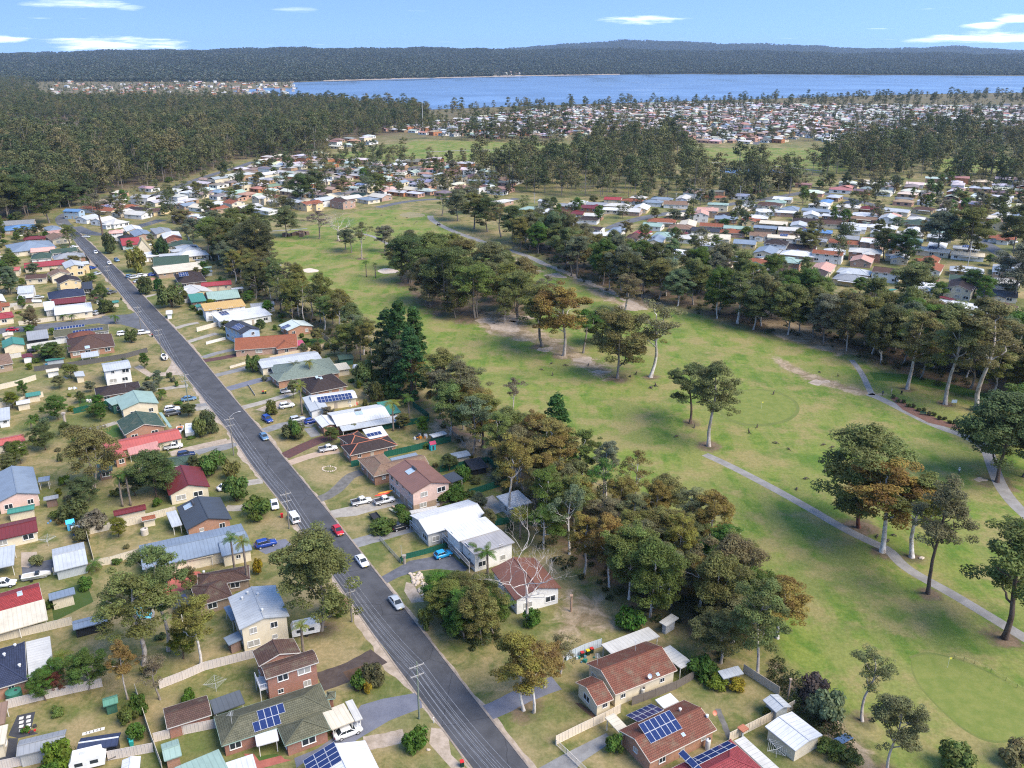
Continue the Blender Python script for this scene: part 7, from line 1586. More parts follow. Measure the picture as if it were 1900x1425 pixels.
# ------------------------------------------------------------------ woods too large to count: instanced on points
LIB = D.collections.new('instancing_library')         # not linked to the scene
def far_tree(seed, H, cr, base, n, size, clumps, mat, bark):
    rs = np.random.RandomState(seed); C, R_ = [], []
    for k in range(clumps):
        a = rs.uniform(0, 6.28); f = rs.uniform(0, 1) ** .55; z = rs.uniform(base, .95); q = cr * f * math.sqrt(max(.08, 1 - ((z - (base + .95) / 2) / ((.98 - base) / 2)) ** 2)); C.append((q * math.cos(a), q * math.sin(a), H * z)); R_.append(cr * rs.uniform(.24, .42))
    Q, R = leaf_quads(rs, C, R_, [n // clumps] * clumps, size, jt=.2, cm=.75); T = []
    for s in range(3 if bark else 0):
        a = rs.uniform(0, 6.28); x1, y1 = cr * .45 * math.cos(a) * (s > 0), cr * .45 * math.sin(a) * (s > 0); w = .22 if s == 0 else .12; z0, z1 = (0, H * .75) if s == 0 else (H * base * .8, H * .8)
        for dx, dy in ((w, 0), (0, w)): T.append([(-dx, -dy, z0), (dx, dy, z0), (x1 + dx * .5, y1 + dy * .5, z1), (x1 - dx * .5, y1 - dy * .5, z1)])
    V = np.concatenate([Q, np.array(T)]) if T else Q; R = np.concatenate([R, np.full(len(T), .5)]); me = quads_mesh('forest_tree', V, mat, R)
    if T: me.materials.append(bark); mi = np.zeros(len(V), dtype=np.int32); mi[len(Q):] = 1; me.polygons.foreach_set('material_index', mi)
    return D.objects.new('forest_tree', me)
def scatter(name, label, pts, scales, objs, seed):
    coll = D.collections.new(name + '_kinds'); [coll.objects.link(o) for o in objs]
    rs = np.random.RandomState(seed); n = len(pts); me = D.meshes.new(name); me.vertices.add(n); me.vertices.foreach_set('co', np.asarray(pts, dtype=np.float32).ravel())
    for nm, tp, arr in (('sc', 'FLOAT', scales), ('rz', 'FLOAT', rs.uniform(0, 6.28, n)), ('pi', 'INT', rs.randint(0, len(objs), n))):
        at = me.attributes.new(nm, tp, 'POINT'); at.data.foreach_set('value', np.asarray(arr, dtype=np.float32 if tp == 'FLOAT' else np.int32))
    me.update(); o = ob(name, me); ng = D.node_groups.new(name, 'GeometryNodeTree'); ng.interface.new_socket('Geometry', in_out='INPUT', socket_type='NodeSocketGeometry'); ng.interface.new_socket('Geometry', in_out='OUTPUT', socket_type='NodeSocketGeometry')
    N = ng.nodes.new; L = ng.links.new; gi, go = N('NodeGroupInput'), N('NodeGroupOutput'); ci = N('GeometryNodeCollectionInfo'); ci.inputs['Collection'].default_value = coll; ci.inputs['Separate Children'].default_value = True; ci.inputs['Reset Children'].default_value = True
    ip = N('GeometryNodeInstanceOnPoints'); ip.inputs['Pick Instance'].default_value = True
    def at(nm, tp): a = N('GeometryNodeInputNamedAttribute'); a.data_type = tp; a.inputs['Name'].default_value = nm; return next(s for s in a.outputs if s.enabled and s.name == 'Attribute')
    cb = N('ShaderNodeCombineXYZ'); L(at('rz', 'FLOAT'), cb.inputs[2]); L(cb.outputs[0], ip.inputs['Rotation']); L(at('sc', 'FLOAT'), ip.inputs['Scale']); L(at('pi', 'INT'), ip.inputs['Instance Index'])
    mp_ = N('GeometryNodeMeshToPoints'); L(gi.outputs[0], mp_.inputs[0]); L(mp_.outputs[0], ip.inputs['Points']); L(ci.outputs[0], ip.inputs['Instance']); L(ip.outputs[0], go.inputs[0])
    md = o.modifiers.new('scatter', 'NODES'); md.node_group = ng; tag(o, label, 'woodland', kind='stuff'); return o
ML = m_leaf_far((.050, .070, .028), (.096, .108, .042), (.140, .122, .055)); MLH = m_leaf_far((.038, .056, .040), (.056, .072, .050), (.084, .090, .070)); MB_ = m_flat((.30, .26, .22), .9)
FT = [far_tree(200 + k, (18, 21, 24, 16, 20, 22, 14, 23)[k], (6.2, 5.4, 6.0, 6.6, 5.0, 6.8, 5.0, 5.2)[k], (.2, .34, .45, .15, .3, .38, .1, .5)[k], 1300, .60, 30, ML, MB_) for k in range(8)]
FH = [far_tree(220 + k, 18, 9, .1, 110, 3.4, 10, MLH, None) for k in range(4)]
def wood_pts(poly, n, seed, sp=5.5):
    rs = np.random.RandomState(seed); P = np.array(poly); lo, hi = P.min(0), P.max(0); q = lo + (hi - lo) * rs.rand(int(n), 2); q = q[inside(q, poly)]
    g = {}; out = []
    for p in q:
        k = (int(p[0] // sp), int(p[1] // sp))
        if k in g: continue
        g[k] = 1; out.append(p)
    return np.array(out).reshape(-1, 2)
WOODS = [FOREST, W2([(870,340),(1000,308),(1200,302),(1300,330),(1500,345),(1490,368),(1300,372),(1100,372),(975,356)]), W2([(1500,316),(1560,285),(1640,280),(1760,285),(1740,325),(1600,335),(1510,335)]), W2([(1640,275),(1720,252),(1910,262),(1910,292),(1740,292)]), W2([(1760,322),(1910,322),(1910,345),(1770,340)]),
         W2([(560,186),(640,200),(790,208),(1000,200),(1300,191),(1600,184),(1910,178),(1910,190),(1600,196),(1300,200),(1000,211),(800,228),(700,240),(640,230)]), W2([(1070,300),(1110,268),(1270,272),(1290,300)]), W2([(780,258),(900,254),(1050,256),(1060,264),(900,262)]), W2([(1600,300),(1640,282),(1660,300),(1650,330),(1610,330)]), W2([(-300,150),(60,150),(75,165),(70,186),(-300,186)]), W2([(590,300),(640,290),(760,292),(770,302),(650,308)])]
pts = []
for k, (w, n) in enumerate(zip(WOODS, (32000, 560, 300, 330, 200, 2000, 300, 120, 100, 6000, 100))):
    q = wood_pts(w, n, 300 + k, 12.0 if k else 9.8); pts.append(q)
sc2 = wood_pts(REG[5][0], 6000, 400, 11); sc2 = np.array([p for p in sc2 if not any(abs(p[0] - s[1][0]) < 6 and abs(p[1] - s[1][1]) < 6 for s in rest if s[3] == 5)]).reshape(-1, 2)
mid = np.concatenate([wood_pts(REG[2][0], 300, 410, 12), wood_pts(REG[3][0], 320, 411, 12)]); mid = np.array([p for p in mid if not est_ok(p)]).reshape(-1, 2)
town_t = np.array([(G(u, v).x, G(u, v).y) for u, v in zip(np.random.RandomState(2).uniform(60, 560, 800), np.random.RandomState(3).uniform(143, 182, 800))])
pts = np.concatenate(pts + [sc2[:1500], mid, town_t]); pts = pts[~inside(pts, W2(LAKE))]
pts = pts[~inside(pts, W2([(28,224),(150,224),(165,262),(20,262)]))]; rs_ = np.random.RandomState(17)
sc_ = np.clip(rs_.normal(1.12, .30, len(pts)), .45, 1.75); sc_[pts[:, 1] > 1150] *= .76; sc_[len(pts) - len(town_t) - len(mid) - len(sc2[:1500]):] *= .60
scatter('woodland', 'grey green eucalypt forest reaching to the lake', np.column_stack([pts, np.zeros(len(pts))]), sc_, FT, 1)
hp, hs = [], []
for _ in range(60000):
    u = rs_.uniform(-150, 2050); s = interp(u, SHORE); d = s + (7700 - s) * rs_.rand() ** 1.15
    if abs(u - 942) < 26 and d < s + 330 and rs_.rand() < .75: continue
    if 370 < u < 470 and 6500 < d < 7000: continue
    hp.append(hill_p(u, d, 1, -3)); hs.append(rs_.uniform(.7, 1.25))
for _ in range(14000): u = rs_.uniform(880, 2050); d = rs_.uniform(10500, 13100); hp.append(hill_p(u, d, 2, -4)); hs.append(rs_.uniform(1.1, 2.0))
for _ in range(9000):
    u = rs_.uniform(-150, 560); v = rs_.uniform(118, 152); q = G(u, v)
    if q.y < interp(u, SHORE) + 50: hp.append((q.x, q.y, -1)); hs.append(rs_.uniform(.6, 1.1))
scatter('hill_forest', 'blue green forest covering the far hills', hp, hs, FH, 2)
# ------------------------------------------------------------------ power poles and wires
POLES = [(778,1334,1228),(653,1154,1077),(537,981,911),(434,845,773),(351,758,676),(300,656,609),(262,614,567),(203,527,492),(118,440,412)]
WOODP, GREENP = m_wood((.20,.185,.16)), m_wood((.17,.20,.15))
arms = []; a_st = rad(120.9); ax_ = Vector((math.cos(a_st - math.pi / 2), math.sin(a_st - math.pi / 2), 0))
PN = ['nearest the viewer, beside the slate drive', 'at the red paved patch', 'beside the white van', 'at the coral roofed house', 'beside the pale blue sedan', 'next to the boat on the verge', 'at the side street corner', 'far up the street near the van', 'at the far bend']
def insulators(root, c, d, n=4, w=2.4):
    pts = []
    for k in range(n):
        q = c + d * ((k / (n - 1) - .5) * w); mb = MB(); mb.lathe([(.05, .05), (.07, .12), (.04, .16), (.06, .22), (.02, .26)], 6, q); mb.build('insulator', m_flat((.55,.5,.45), .3), root); pts.append(q + Vector((0, 0, .22)))
    return pts
for i, (u, v, t) in enumerate(POLES):
    b = G(u, v); h = min(11.5, max(8.5, height_of(u, v, t))); o = empty('power_pole', b); mb = MB(); mb.tube([(0, 0, -.3), (0, 0, h * .5), (0, 0, h)], [.17, .15, .12], 10); mb.build('pole', GREENP if i in (0, 4) else WOODP, o)
    A = []
    for z, w in ((h - .7, 2.5), (h - 2.5, 2.3)):
        mb = MB(); c = Vector((0, 0, z)) + Vector((0, -.16, 0)); mb.bar(c - ax_ * w / 2, c + ax_ * w / 2, .13, .12); mb.bar(c + ax_ * .7, Vector((0, 0, z - .6)), .04); mb.bar(c - ax_ * .7, Vector((0, 0, z - .6)), .04); mb.build('crossarm', m_wood((.36,.34,.31)), o); A.append([q + Vector(b) for q in insulators(o, c, ax_, 4, w - .2)])
    if i == 3: 
        mb = MB(); p0 = Vector((0, 0, h - .3)); mb.tube([p0, p0 + ax_ * 1.2 + Vector((0,0,.9)), p0 + ax_ * 2.6 + Vector((0,0,1.2))], .04, 6); mb.build('lamp_arm', m_flat((.45,.45,.44), .4), o); mb = MB(); mb.box(p0 + ax_ * 2.8 + Vector((0,0,1.15)), (.6,.22,.1), a_st - math.pi/2); mb.build('lamp_head', m_flat((.5,.5,.48), .4), o)
    tag(o, 'power pole with two crossarms ' + PN[i], 'power pole'); arms.append(A)
first = [[[p + (p - q) for p, q in zip(arms[0][l], arms[1][l])] for l in (0, 1)]]
chain = first + arms; M_WIRE = m_flat((.50,.50,.50), .4)
for lv in (0, 1):
    for k in range(4):
        mb = MB()
        for A, B_ in zip(chain[:-1], chain[1:]):
            p, q = A[lv][k], B_[lv][k]; n = 10; pts = [p + (q - p) * (j / n) - Vector((0, 0, .9 * 4 * (j / n) * (1 - j / n))) for j in range(n + 1)]; mb.tube(pts, .016 if p.y < 260 else .024, 4, cap=False)
        tag(mb.build('power_line', M_WIRE), ['thin overhead wire on the upper crossarms along the street', 'thin overhead wire on the lower crossarms along the street'][lv], 'overhead wire', ['upper street wires', 'lower street wires'][lv])
for u, v, t, l in ((992,378,358,'bare pole standing at the estate beyond the course'),(1070,392,364,'power pole at the right estate corner'),(1253,385,358,'power pole on the right estate street'),(1794,500,447,'power pole at the right edge street'),(785,245,186,'tall lattice mast by the lake shore'),(1372,375,345,'power pole in front of the right hand wood'),(1215,405,385,'wooden pole on the right estate verge')):
    b = G(u, v); h = height_of(u, v, t); o = empty('power_pole' if h < 25 else 'radio_mast', b); mb = MB(); mb.tube([(0,0,0),(0,0,h)], [.2 if h < 25 else .5, .14 if h < 25 else .3], 8); mb.build('pole', m_flat((.42,.41,.39), .6), o); mb = MB(); mb.bar((-1.1,0,h-.6), (1.1,0,h-.6), .14); mb.build('crossarm', m_flat((.4,.39,.36), .6), o); tag(o, l, 'pole')
for u, v, h, l in ((865-2,1335-4,1.1,'short white marker post by the kerb near the slate drive'),(724,1010,4.2,'thin grey light pole on the lawn of the white house')):
    pass
def post(name, u, v, h, r, col, label, cat):
    mb = MB(); mb.tube([(0,0,-.1),(0,0,h*.5),(0,0,h)], [r, r, r*.9], 8); mb.box((0,0,h), (r*2.6, r*2.6, r*1.2)); tag(mb.build(name, m_flat(col, .6), None, G(u, v)), label, cat)
post('marker_post', *X('o',178,830), 1.1, .07, (.72,.72,.7), 'short white marker post at the left kerb', 'post')
post('street_post', *X('s',38,1070), 3.6, .05, (.42,.43,.42), 'thin grey pole on the lawn of the white house', 'post')
post('tree_stump', *X('n',1708,640), 3.6, .22, (.38,.25,.17), 'tall bare orange stump beside the near wood', 'stump')
post('tree_stump', *X('m',235,945), 4.2, .16, (.36,.27,.2), 'bare cut trunk beside the galvanised shed', 'stump')
post('tree_stump', *X('e',500,585), 4.5, .35, (.40,.34,.28), 'pollarded grey trunk on the hoist lawn', 'stump')
post('tree_stump', *X('s',75,1110), 1.9, .3, (.32,.28,.23), 'short grey stump at the bitumen drive entrance', 'stump')
# ------------------------------------------------------------------ bins, tanks, play things, garden furniture
def bin_(u, v, lid, label, body=(.012,.04,.028), rz=0.3):
    o = empty('wheelie_bin', G(u, v), rz); mb = MB(); mb.box((0,0,.5), (.5,.55,.9), taper=1.12); mb.build('body', m_flat(body, .6), o); mb = MB(); mb.box((0,0,.99), (.6,.66,.08)); mb.build('lid', m_flat(lid, .5), o)
    for s in (-1, 1): mb = MB(); mb.tube([(s*.2,.3,.1),(s*.27,.3,.1)], .1, 8); mb.build('wheel', m_flat((.02,.02,.02), .7), o)
    tag(o, label, 'bin')
bin_(*X('f',502,1262), (.5,.02,.02), 'red lidded bin on the left verge', (.30,.015,.015)); bin_(*X('k',622,1415), (.55,.03,.03), 'red lidded bin at the bottom kerb')
bin_(*X('f',360,330), (.5,.03,.02), 'red lidded bin at the clipped hedge'); bin_(*X('f',378,328), (.62,.42,.02), 'yellow lidded bin at the clipped hedge'); bin_(*X('s',105,560), (.7,.5,.02), 'yellow lidded bin beside the dark hatchback')
for k, (x, c, l) in enumerate(((305,(.4,.03,.03),'red lidded bin at the pale blue fence'),(345,(.7,.48,.02),'yellow lidded bin at the pale blue fence'),(372,(.45,.03,.02),'second red lidded bin at the pale blue fence'))): bin_(*X('l', x, 640 - k * 14), c, l)
bin_(*X('a',855,785), (.06,.06,.06), 'dark bin on the corner lawn'); bin_(*X('a',685,550), (.08,.02,.02), 'dark bin at the far left kerb'); bin_(*X('a',1075,1045), (.3,.04,.03), 'dark bin by the corner wagons'); bin_(*X('u',1440,900), (.05,.42,.38), 'teal bin at the back yard fence', (.03,.33,.30)); bin_(*X('u',1455,940), (.05,.42,.38), 'second teal bin at the back yard fence', (.03,.33,.30)); bin_(*X('f',1545,1345+20), (.7,.5,.02), 'yellow lidded bin on the white house drive')
def tank(u, v, r, h, col, label):
    o = empty('water_tank', G(u, v)); mb = MB(); mb.lathe([(r,0),(r,h*.33),(r*1.02,h*.35),(r,h*.37),(r,h*.68),(r*1.02,h*.7),(r,h*.72),(r,h),(r*.5,h*1.12),(.05,h*1.16)], 20); mb.build('body', m_flat(col, .5), o); mb = MB(); mb.lathe([(.25,0),(.25,.08),(.2,.1)], 10, (r*.4,0,h*1.1)); mb.build('hatch', m_flat((.05,.05,.05), .5), o); tag(o, label, 'tank')
tank(*X('l',728,925), .35, 1.7, (.6,.56,.48), 'slim cream water heater at the cream stepped house'); tank(*X('l',1187,1290), .4, 1.8, (.72,.71,.68), 'white water heater at the solar house wall'); tank(*X('u',165,425), 1.2, 1.6, (.05,.18,.12), 'green water tank beside the navy roofed house'); tank(*X('e',1095,1390), .8, 1.4, (.5,.44,.36), 'cream drum below the terracotta hut')
def hoist(u, v, label):
    o = empty('clothes_hoist', G(u, v), .4); mb = MB(); mb.tube([(0,0,0),(0,0,2.0)], .035, 6); mb.build('post', m_flat((.5,.5,.5), .4), o)
    for k in range(4): mb = MB(); a = k * math.pi / 2; mb.tube([(0,0,1.7),(1.9*math.cos(a),1.9*math.sin(a),2.05)], .022, 5); mb.build('arm', m_flat((.5,.5,.5), .4), o)
    mb = MB()
    for r in (.7, 1.1, 1.5, 1.85):
        for k in range(4): a, b_ = k * math.pi / 2, (k + 1) * math.pi / 2; z = 1.7 + .35 * r / 1.9; mb.tube([(r*math.cos(a),r*math.sin(a),z),(r*math.cos(b_),r*math.sin(b_),z)], .01, 3)
    mb.build('line', m_flat((.6,.6,.6), .5), o); tag(o, label, 'clothes line')
hoist(*X('e',720,455), 'rotary clothes hoist on the green fenced lawn'); hoist(*X('j',305,1000), 'rotary clothes hoist on the lawn of the red brick house'); hoist(*X('r',1420,1290), 'rotary clothes hoist beside the cream garage'); hoist(*X('i',270,190), 'rotary clothes hoist hung with washing')
o = empty('trampoline', G(*X('a',235,1150))); mb = MB(); mb.lathe([(1.9,.75),(2.0,.8),(1.95,.85)], 24); mb.build('mat', m_flat((.02,.022,.025), .6), o)
for k in range(8): a = k * math.pi / 4; mb = MB(); mb.tube([(2.0*math.cos(a),2.0*math.sin(a),0),(2.0*math.cos(a),2.0*math.sin(a),2.4)], .03, 5); mb.build('pole', m_flat((.12,.16,.25), .5), o)
tag(o, 'round black trampoline behind the timber fence', 'trampoline')
def playhouse(u, v, c1, c2, label):
    o = empty('play_house', G(u, v), .5); mb = MB(); mb.box((0,0,.9), (1.5,1.3,1.8)); mb.build('wall', m_flat(c2, .5), o); mb = MB(); mb.poly([(-.9,-.8,1.75),(.9,-.8,1.75),(.9,0,2.5),(-.9,0,2.5)]); mb.poly([(.9,.8,1.75),(-.9,.8,1.75),(-.9,0,2.5),(.9,0,2.5)]); mb.build('roof', m_flat(c1, .5), o); mb = MB(); mb.box((0,-.66,.75), (.5,.04,1.2)); mb.build('door', m_flat((.06,.06,.08), .5), o); tag(o, label, 'play house')
playhouse(*X('i',398,95), (.05,.42,.68), (.10,.40,.62), 'sky blue play house in the back yard'); playhouse(*X('i',430,130), (.36,.38,.40), (.03,.12,.42), 'blue play house with pale roof'); playhouse(*X('v',1440,855), (.42,.03,.10), (.04,.42,.46), 'pink and turquoise play cubes on the back lawn')
def heap(name, u, v, n, cols, label, cat, spread=1.4, s=.5):
    o = empty(name, G(u, v)); r_ = random.Random(n)
    for k in range(n): mb = MB(); q = r_.uniform(.4, 1.1) * s; mb.box((0,0,q*.45), (q, q*r_.uniform(.6,1.2), q*.9), taper=.85); x = ob('item', mb.mesh('item', m_flat(r_.choice(cols), .6)), o, (r_.uniform(-1,1)*spread, r_.uniform(-1,1)*spread*.7, 0), r_.uniform(0,3))
    tag(o, label, cat)
W_ = (.7,.69,.67)
heap('toy_heap', *X('v',1310,725), 14, (W_, (.7,.25,.02), (.08,.08,.1), W_), 'heap of white and orange inflatable toys on the back lawn', 'toys', 1.8, .9); heap('toy_heap', *X('i',330,50), 9, ((.5,.03,.03), (.1,.3,.6), W_), 'scatter of bright toys on the grass', 'toys', 2.0, .5)
heap('junk_heap', *X('e',715,380), 16, (W_, (.45,.42,.38), (.3,.3,.3)), 'jumble of pale boxes beside the black tiled house', 'junk', 2.0, .8); heap('junk_heap', *X('e',555,290), 8, (W_, W_, (.3,.4,.55)), 'white bags on the open lawn', 'junk', 1.2, .7); heap('brush_pile', 549, 437, 26, ((.12,.08,.06),(.16,.11,.08)), 'brown brush pile on the far fairway', 'brush pile', 6.5, 2.2); heap('pot_group', *X('u',330,760), 6, ((.5,.03,.03),(.05,.05,.05)), 'red flower pots on the black patio', 'pots', 1.4, .5)
heap('pot_group', *X('l',330,655), 10, ((.02,.16,.12),(.1,.2,.25),(.45,.45,.4)), 'potted plants and tubs beside the wheelie bins', 'pots', 1.6, .55); heap('junk_heap', *X('v',500,370), 12, ((.55,.42,.3),(.4,.12,.06),W_), 'outdoor furniture between the two white roofs', 'furniture', 3.2, .9); heap('junk_heap', *X('v',570,360), 6, ((.6,.06,.05),(.6,.06,.05),W_), 'red outdoor chairs between the two white roofs', 'furniture', 1.0, .8)
for k in range(14):                                   # stepping stones of the black patio and lawn
    u, v = X('u', 235 + (80 if k % 2 else 0), 640 + (k // 2) * 45 - (15 if k % 2 else 0)) if k < 8 else X('u', 930 + (k - 8) * 40, 812 - (k - 8) * 11); mb = MB(); mb.box((0,0,.03), (.62,.62,.06), .3); tag(mb.build('stepping_stone', m_flat((.62,.6,.54), .8), None, G(u, v)), 'cream paver on the black patio' if k < 8 else 'cream paver in the row across the lawn', 'paver', 'pavers on the black patio' if k < 8 else 'pavers across the lawn')
for k, (x, y) in enumerate(((135,760),(100,770),(75,775),(20,780))): pass
# balcony of the two storey brick house, deck rail of the flat roofed house
def rail(label, name, pts, z, h, col=(.72,.71,.69), floor=None):
    P = [G(*p, z) for p in pts]; o = empty(name, (P[0].x, P[0].y, 0)); off = Vector((P[0].x, P[0].y, 0))
    if floor: mb = MB(); mb.poly([G(*p, z) - off for p in floor]); mb.poly([G(*p, z) - off - Vector((0,0,.2)) for p in floor[::-1]]); F = [G(*p, z) - off for p in floor]; [mb.poly([F[i], F[i] - Vector((0,0,.2)), F[(i+1) % len(F)] - Vector((0,0,.2)), F[(i+1) % len(F)]]) for i in range(len(F))]; mb.build('deck', m_flat((.10,.085,.075) if z < 2.2 else (.5,.48,.46), .7), o)
    for a, b_ in zip(P[:-1], P[1:]):
        mb = MB(); mb.bar(a - off + Vector((0,0,h)), b_ - off + Vector((0,0,h)), .07); mb.bar(a - off + Vector((0,0,.12)), b_ - off + Vector((0,0,.12)), .05); mb.build('handrail', m_flat(col, .5), o); n = max(2, int((b_ - a).length / .35)); mb = MB(); [mb.bar(a + (b_ - a) * (k / n) - off, a + (b_ - a) * (k / n) - off + Vector((0,0,h)), .035) for k in range(n + 1)]; mb.build('balusters', m_flat(col, .5), o)
    for p in P: mb = MB(); q = p - off; mb.bar((q.x, q.y, 0), (q.x, q.y, z + h), .1); mb.build('post', m_flat(col, .5), o)
    tag(o, label, name.replace('_', ' ')); return o
rail('white balcony at the end of the two storey brick house', 'balcony', xs('t', (555,190),(610,330),(712,300)), 2.7, 1.0, floor=xs('t', (555,190),(610,330),(712,300),(655,170)))
rail('long white balcony along the flat roofed house', 'balcony', xs('s', (575,765),(930,1155)), 1.5, 1.2, floor=xs('s', (575,765),(930,1155),(1000,1120),(650,740)))
rail('white framed verandah at the front of the long gable house', 'verandah', xs('s', (150,590),(270,710),(300,700)), 1.0, 1.1, floor=xs('s', (150,590),(270,710),(300,690),(190,570)))
mb = MB(); P = [G(*p, 1.4) for p in xs('m', (558,1220),(640,1178),(700,1212),(620,1255))]; mb.poly(P); mb.poly([p - Vector((0,0,.06)) for p in P[::-1]]); o = mb.build('tarpaulin', m_flat((.10,.16,.26), .6)); tag(o, 'blue grey tarpaulin over the drain by the garage', 'tarpaulin')
# ------------------------------------------------------------------ course furniture, golfers, kangaroos
def flag(u, v, label, h=2.2):
    o = empty('golf_flag', G(u, v)); mb = MB(); mb.tube([(0,0,0),(0,0,h)], .025, 6); mb.build('flagstick', m_flat((.7,.68,.55), .4), o); mb = MB(); mb.box((.24,0,h-.2), (.46,.03,.36)); mb.build('flag', m_flat((.75,.68,.10), .7), o); tag(o, label, 'flag')
flag(*X('h',577,293), 'yellow flag on the round green'); flag(*X('m',1360,718), 'yellow flag on the lower right green')
o = empty('rope_fence', G(*X('m',1410,660))); rp = [G(*X('m', x, y)) for x, y in ((1405,655),(1475,668),(1550,690),(1665,750),(1770,810),(1850,860),(1905,885))]
for p in rp: mb = MB(); mb.tube([(0,0,0),(0,0,.8)], .03, 5); mb.build('stake', m_flat((.06,.08,.05), .7), o, p - o.location)
mb = MB(); [mb.tube([a - o.location + Vector((0,0,.75)), (a + b_) / 2 - o.location + Vector((0,0,.6)), b_ - o.location + Vector((0,0,.75))], .025, 4) for a, b_ in zip(rp[:-1], rp[1:])]; mb.build('rope', m_flat((.5,.5,.18), .8), o); tag(o, 'yellow rope on stakes round the lower right green', 'rope fence')
for i in range(13):
    f = i / 12; u, v = X('h', 1240 + 310 * f, 240 + 130 * f ** .9 + (8 if i % 2 else 0)); shrub(u, v, 9, 7, 'dark', 'dark clipped bush in the garden bed along the curved path', 'bushes in the path garden bed')
o = empty('golf_sign', G(*X('h',1545,280))); mb = MB(); mb.box((0,0,1.5), (1.6,.06,1.0)); mb.build('board', m_flat((.45,.55,.62), .5), o)
for s in (-.6, .6): mb = MB(); mb.bar((s,0,0),(s,0,1.1), .07); mb.build('leg', m_flat((.1,.1,.1), .5), o)
tag(o, 'pale blue sign board between the pale trunked gums', 'sign')
o = empty('bench', G(*X('h',1390,325)), rad(-20)); mb = MB(); mb.box((0,0,.45), (1.8,.45,.06)); mb.build('seat', m_flat((.03,.10,.06), .5), o); mb = MB(); mb.box((0,.24,.75), (1.8,.06,.4)); mb.build('backrest', m_flat((.03,.10,.06), .5), o)
for s in (-.75, .75): mb = MB(); mb.box((s,0,.22), (.06,.4,.44)); mb.build('leg', m_flat((.04,.05,.04), .5), o)
tag(o, 'dark green bench at the garden bed', 'bench')
def skin(name, verts, edges, radii, mat_of, sub=1):
    me = D.meshes.new(name); me.from_pydata(verts, edges, []); o = D.objects.new(name, me); COL.objects.link(o); me.materials.append(mat_of[0])
    md = o.modifiers.new('skin', 'SKIN'); md.use_smooth_shade = True; md.branch_smoothing = .5
    for i, r in enumerate(radii): me.skin_vertices[0].data[i].radius = (r, r) if not hasattr(r, '__len__') else r
    me.skin_vertices[0].data[0].use_root = True
    s = o.modifiers.new('sub', 'SUBSURF'); s.levels = s.render_levels = sub
    dg = bpy.context.evaluated_depsgraph_get(); ev = o.evaluated_get(dg); m2 = D.meshes.new_from_object(ev); D.objects.remove(o); D.meshes.remove(me)
    if len(mat_of) > 1:
        m2.materials.clear(); [m2.materials.append(m) for m in mat_of[:-1]]
        for p in m2.polygons: p.material_index = mat_of[-1](p.center)
    return m2
SKIN, HAIR = m_flat((.46,.28,.20), .6), m_flat((.05,.035,.025), .8)
def person(u, v, ang, top, leg, label, hat=None, pose=0):
    vs = [(0,0,.98),(0,.01,1.2),(0,.02,1.42),(0,.03,1.53),(0,.02,1.66),(0,.03,1.78), (.10,0,.92),(.12,-.02,.5),(.12,.02,.08),(.12,-.14,.04), (-.10,0,.92),(-.13,.03 if pose else -.02,.5),(-.13,.05,.08),(-.13,-.11,.04), (.2,.02,1.42),(.27,.02,1.15),(.24,-.14 if pose else -.08,.93),(.23,-.2 if pose else -.1,.84), (-.2,.02,1.42),(-.28,.02,1.15),(-.22,-.18 if pose else -.08,.95),(-.19,-.25 if pose else -.1,.87)]
    es = [(0,1),(1,2),(2,3),(3,4),(4,5),(0,6),(6,7),(7,8),(8,9),(0,10),(10,11),(11,12),(12,13),(2,14),(14,15),(15,16),(16,17),(2,18),(18,19),(19,20),(20,21)]
    rr = [.15,.15,.14,.06,.105,.08, .095,.07,.05,.045, .095,.07,.05,.045, .065,.05,.04,.045, .065,.05,.04,.045]
    def mt(c): return 2 if c.z > 1.5 or (abs(c.x) > .17 and c.z < 1.12 and c.z > .8) else (0 if c.z > .97 else 1)
    o = empty('person', G(u, v), rad(ang)); me = skin('body', vs, es, rr, [m_flat(top, .8), m_flat(leg, .8), SKIN, mt]); ob('body', me, o)
    mb = MB(); mb.lathe([(.115,0),(.12,.06),(.09,.12),(.03,.15)], 10, (0,.03,1.70)); mb.build('hair', HAIR, o)
    if hat: mb = MB(); mb.lathe([(.21,0),(.13,.02),(.12,.1),(.06,.13)], 12, (0,.02,1.76)); mb.build('hat', m_flat(hat, .8), o)
    for s in (-1, 1): mb = MB(); mb.box((s*.12,-.08,.04), (.1,.27,.08)); mb.build('shoe', m_flat((.1,.1,.1), .6), o)
    tag(o, label, 'person')
person(*X('h',1230,222), 200, (.55,.42,.30), (.42,.33,.24), 'person in tan clothes at the end of the curved path', (.6,.55,.45)); person(*X('h',1187,228), 120, (.03,.05,.12), (.03,.04,.03), 'person in dark clothes walking beside the path end')
person(*X('h',1570,622), 150, (.72,.71,.70), (.10,.10,.11), 'golfer in white top walking on the fairway', (.7,.7,.68), 1); person(*X('h',1318,168), 90, (.05,.18,.45), (.04,.04,.06), 'person in blue standing beside the pale trunked gum')
o = empty('golf_buggy', G(*X('h',1282,222)), .5); mb = MB(); mb.box((0,0,.75), (.35,.35,.9), taper=1.1); mb.build('bag', m_flat((.02,.02,.022), .6), o); mb = MB(); mb.bar((0,0,.9),(.5,0,1.05), .04); mb.build('handle', m_flat((.3,.3,.3), .4), o)
for s in (-1, 1): mb = MB(); mb.tube([(0,s*.3,.15),(0,s*.36,.15)], .15, 10); mb.build('wheel', m_flat((.02,.02,.02), .7), o)
tag(o, 'black golf bag buggy at the end of the curved path', 'golf buggy')
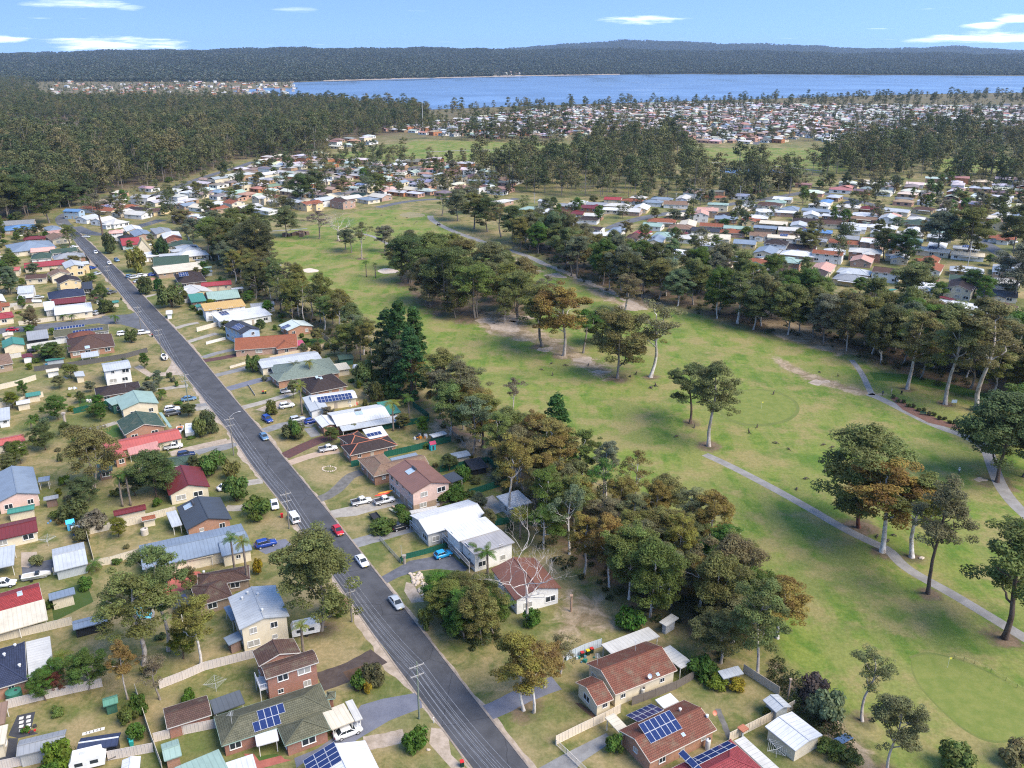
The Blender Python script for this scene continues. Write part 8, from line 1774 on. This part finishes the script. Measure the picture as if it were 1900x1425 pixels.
# kangaroos: one standing, one grazing, one lying shape
FUR = m_flat((.085,.065,.052), .9)
K1 = skin('kangaroo', [(0,0,.55),(0,-.05,.8),(0,-.12,1.02),(0,-.18,1.2),(0,-.27,1.32),(0,-.42,1.27), (.15,-.05,.42),(.16,.12,.16),(.15,-.1,.05),(.15,-.3,.03), (-.15,-.05,.42),(-.16,.12,.16),(-.15,-.1,.05),(-.15,-.3,.03), (0,.3,.32),(0,.65,.1),(0,1.05,.05), (.09,-.2,.9),(.08,-.3,.74),(-.09,-.2,.9),(-.08,-.3,.74), (.05,-.24,1.48),(-.05,-.24,1.48)],
  [(0,1),(1,2),(2,3),(3,4),(4,5),(0,6),(6,7),(7,8),(8,9),(0,10),(10,11),(11,12),(12,13),(0,14),(14,15),(15,16),(2,17),(17,18),(2,19),(19,20),(4,21),(4,22)], [.24,.2,.14,.085,.09,.045,.14,.06,.045,.03,.14,.06,.045,.03,.12,.07,.03,.045,.03,.045,.03,.03,.03], [FUR])
K2 = skin('kangaroo', [(0,.1,.5),(0,-.2,.55),(0,-.5,.48),(0,-.7,.36),(0,-.85,.22),(0,-.98,.1), (.15,.08,.38),(.16,.22,.14),(.15,0,.05),(.15,-.2,.03), (-.15,.08,.38),(-.16,.22,.14),(-.15,0,.05),(-.15,-.2,.03), (0,.4,.32),(0,.75,.1),(0,1.15,.05), (.1,-.55,.3),(.1,-.6,.05),(-.1,-.55,.3),(-.1,-.6,.05), (.05,-.8,.42),(-.05,-.8,.42)],
  [(0,1),(1,2),(2,3),(3,4),(4,5),(0,6),(6,7),(7,8),(8,9),(0,10),(10,11),(11,12),(12,13),(0,14),(14,15),(15,16),(2,17),(17,18),(2,19),(19,20),(4,21),(4,22)], [.25,.22,.16,.1,.09,.05,.14,.06,.045,.03,.14,.06,.045,.03,.12,.07,.03,.045,.03,.045,.03,.03,.03], [FUR])
KG = [('h',638,222,0),('h',555,390,0),('h',514,418,0),('h',650,470,1),('h',715,500,1),('h',890,478,1),('h',932,490,1),('h',888,565,1),('h',898,612,1),('h',800,650,1),('h',240,390,0),('h',20,190,1),('h',42,180,1),('h',870,112,1),('h',962,132,0),('h',1160,940,1),('h',1240,935,1),('h',1215,962,1),('h',1600,745,0),('h',150,436,1),('h',755,700,1),
      ('g',835,150,1),('g',918,190,0),('g',910,102,1),('g',1015,118,1),('g',1188,112,1),('g',1505,200,1),('g',1548,185,0),('g',1660,288,1),('g',1695,272,0),('b',1080,210,1),('b',1130,250,1),('b',980,190,1),('b',1210,250,1),('b',1160,208,1),('b',1225,238,1)]
for k, x, y, kd in KG:
    o = ob('kangaroo', K2 if kd else K1, None, G(*X(k, x, y)), _rt.uniform(0, 6.28), [_rt.uniform(.8, 1.05)] * 3); tag(o, 'grazing kangaroo on the grass of the course' if kd else 'upright kangaroo on the grass of the course', 'kangaroo', 'grazing kangaroos on the course' if kd else 'upright kangaroos on the course')
# ------------------------------------------------------------------ the air between the viewer and the hills
mb = MB(); mb.box((0, 6500, 150), (26000, 19000, 312)); hz_ = mb.mesh('haze', [])
hm = D.materials.new('haze'); hm.use_nodes = True; hm.node_tree.nodes.clear(); vo = hm.node_tree.nodes.new('ShaderNodeVolumePrincipled'); mo = hm.node_tree.nodes.new('ShaderNodeOutputMaterial')
vo.inputs['Color'].default_value = (.58, .77, 1.0, 1); vo.inputs['Density'].default_value = HAZE_D; vo.inputs['Anisotropy'].default_value = .2; hm.node_tree.links.new(vo.outputs[0], mo.inputs['Volume'])
hz_.materials.append(hm); tag(ob('haze', hz_), 'thin blue haze over the lake and hills', 'haze', kind='stuff')
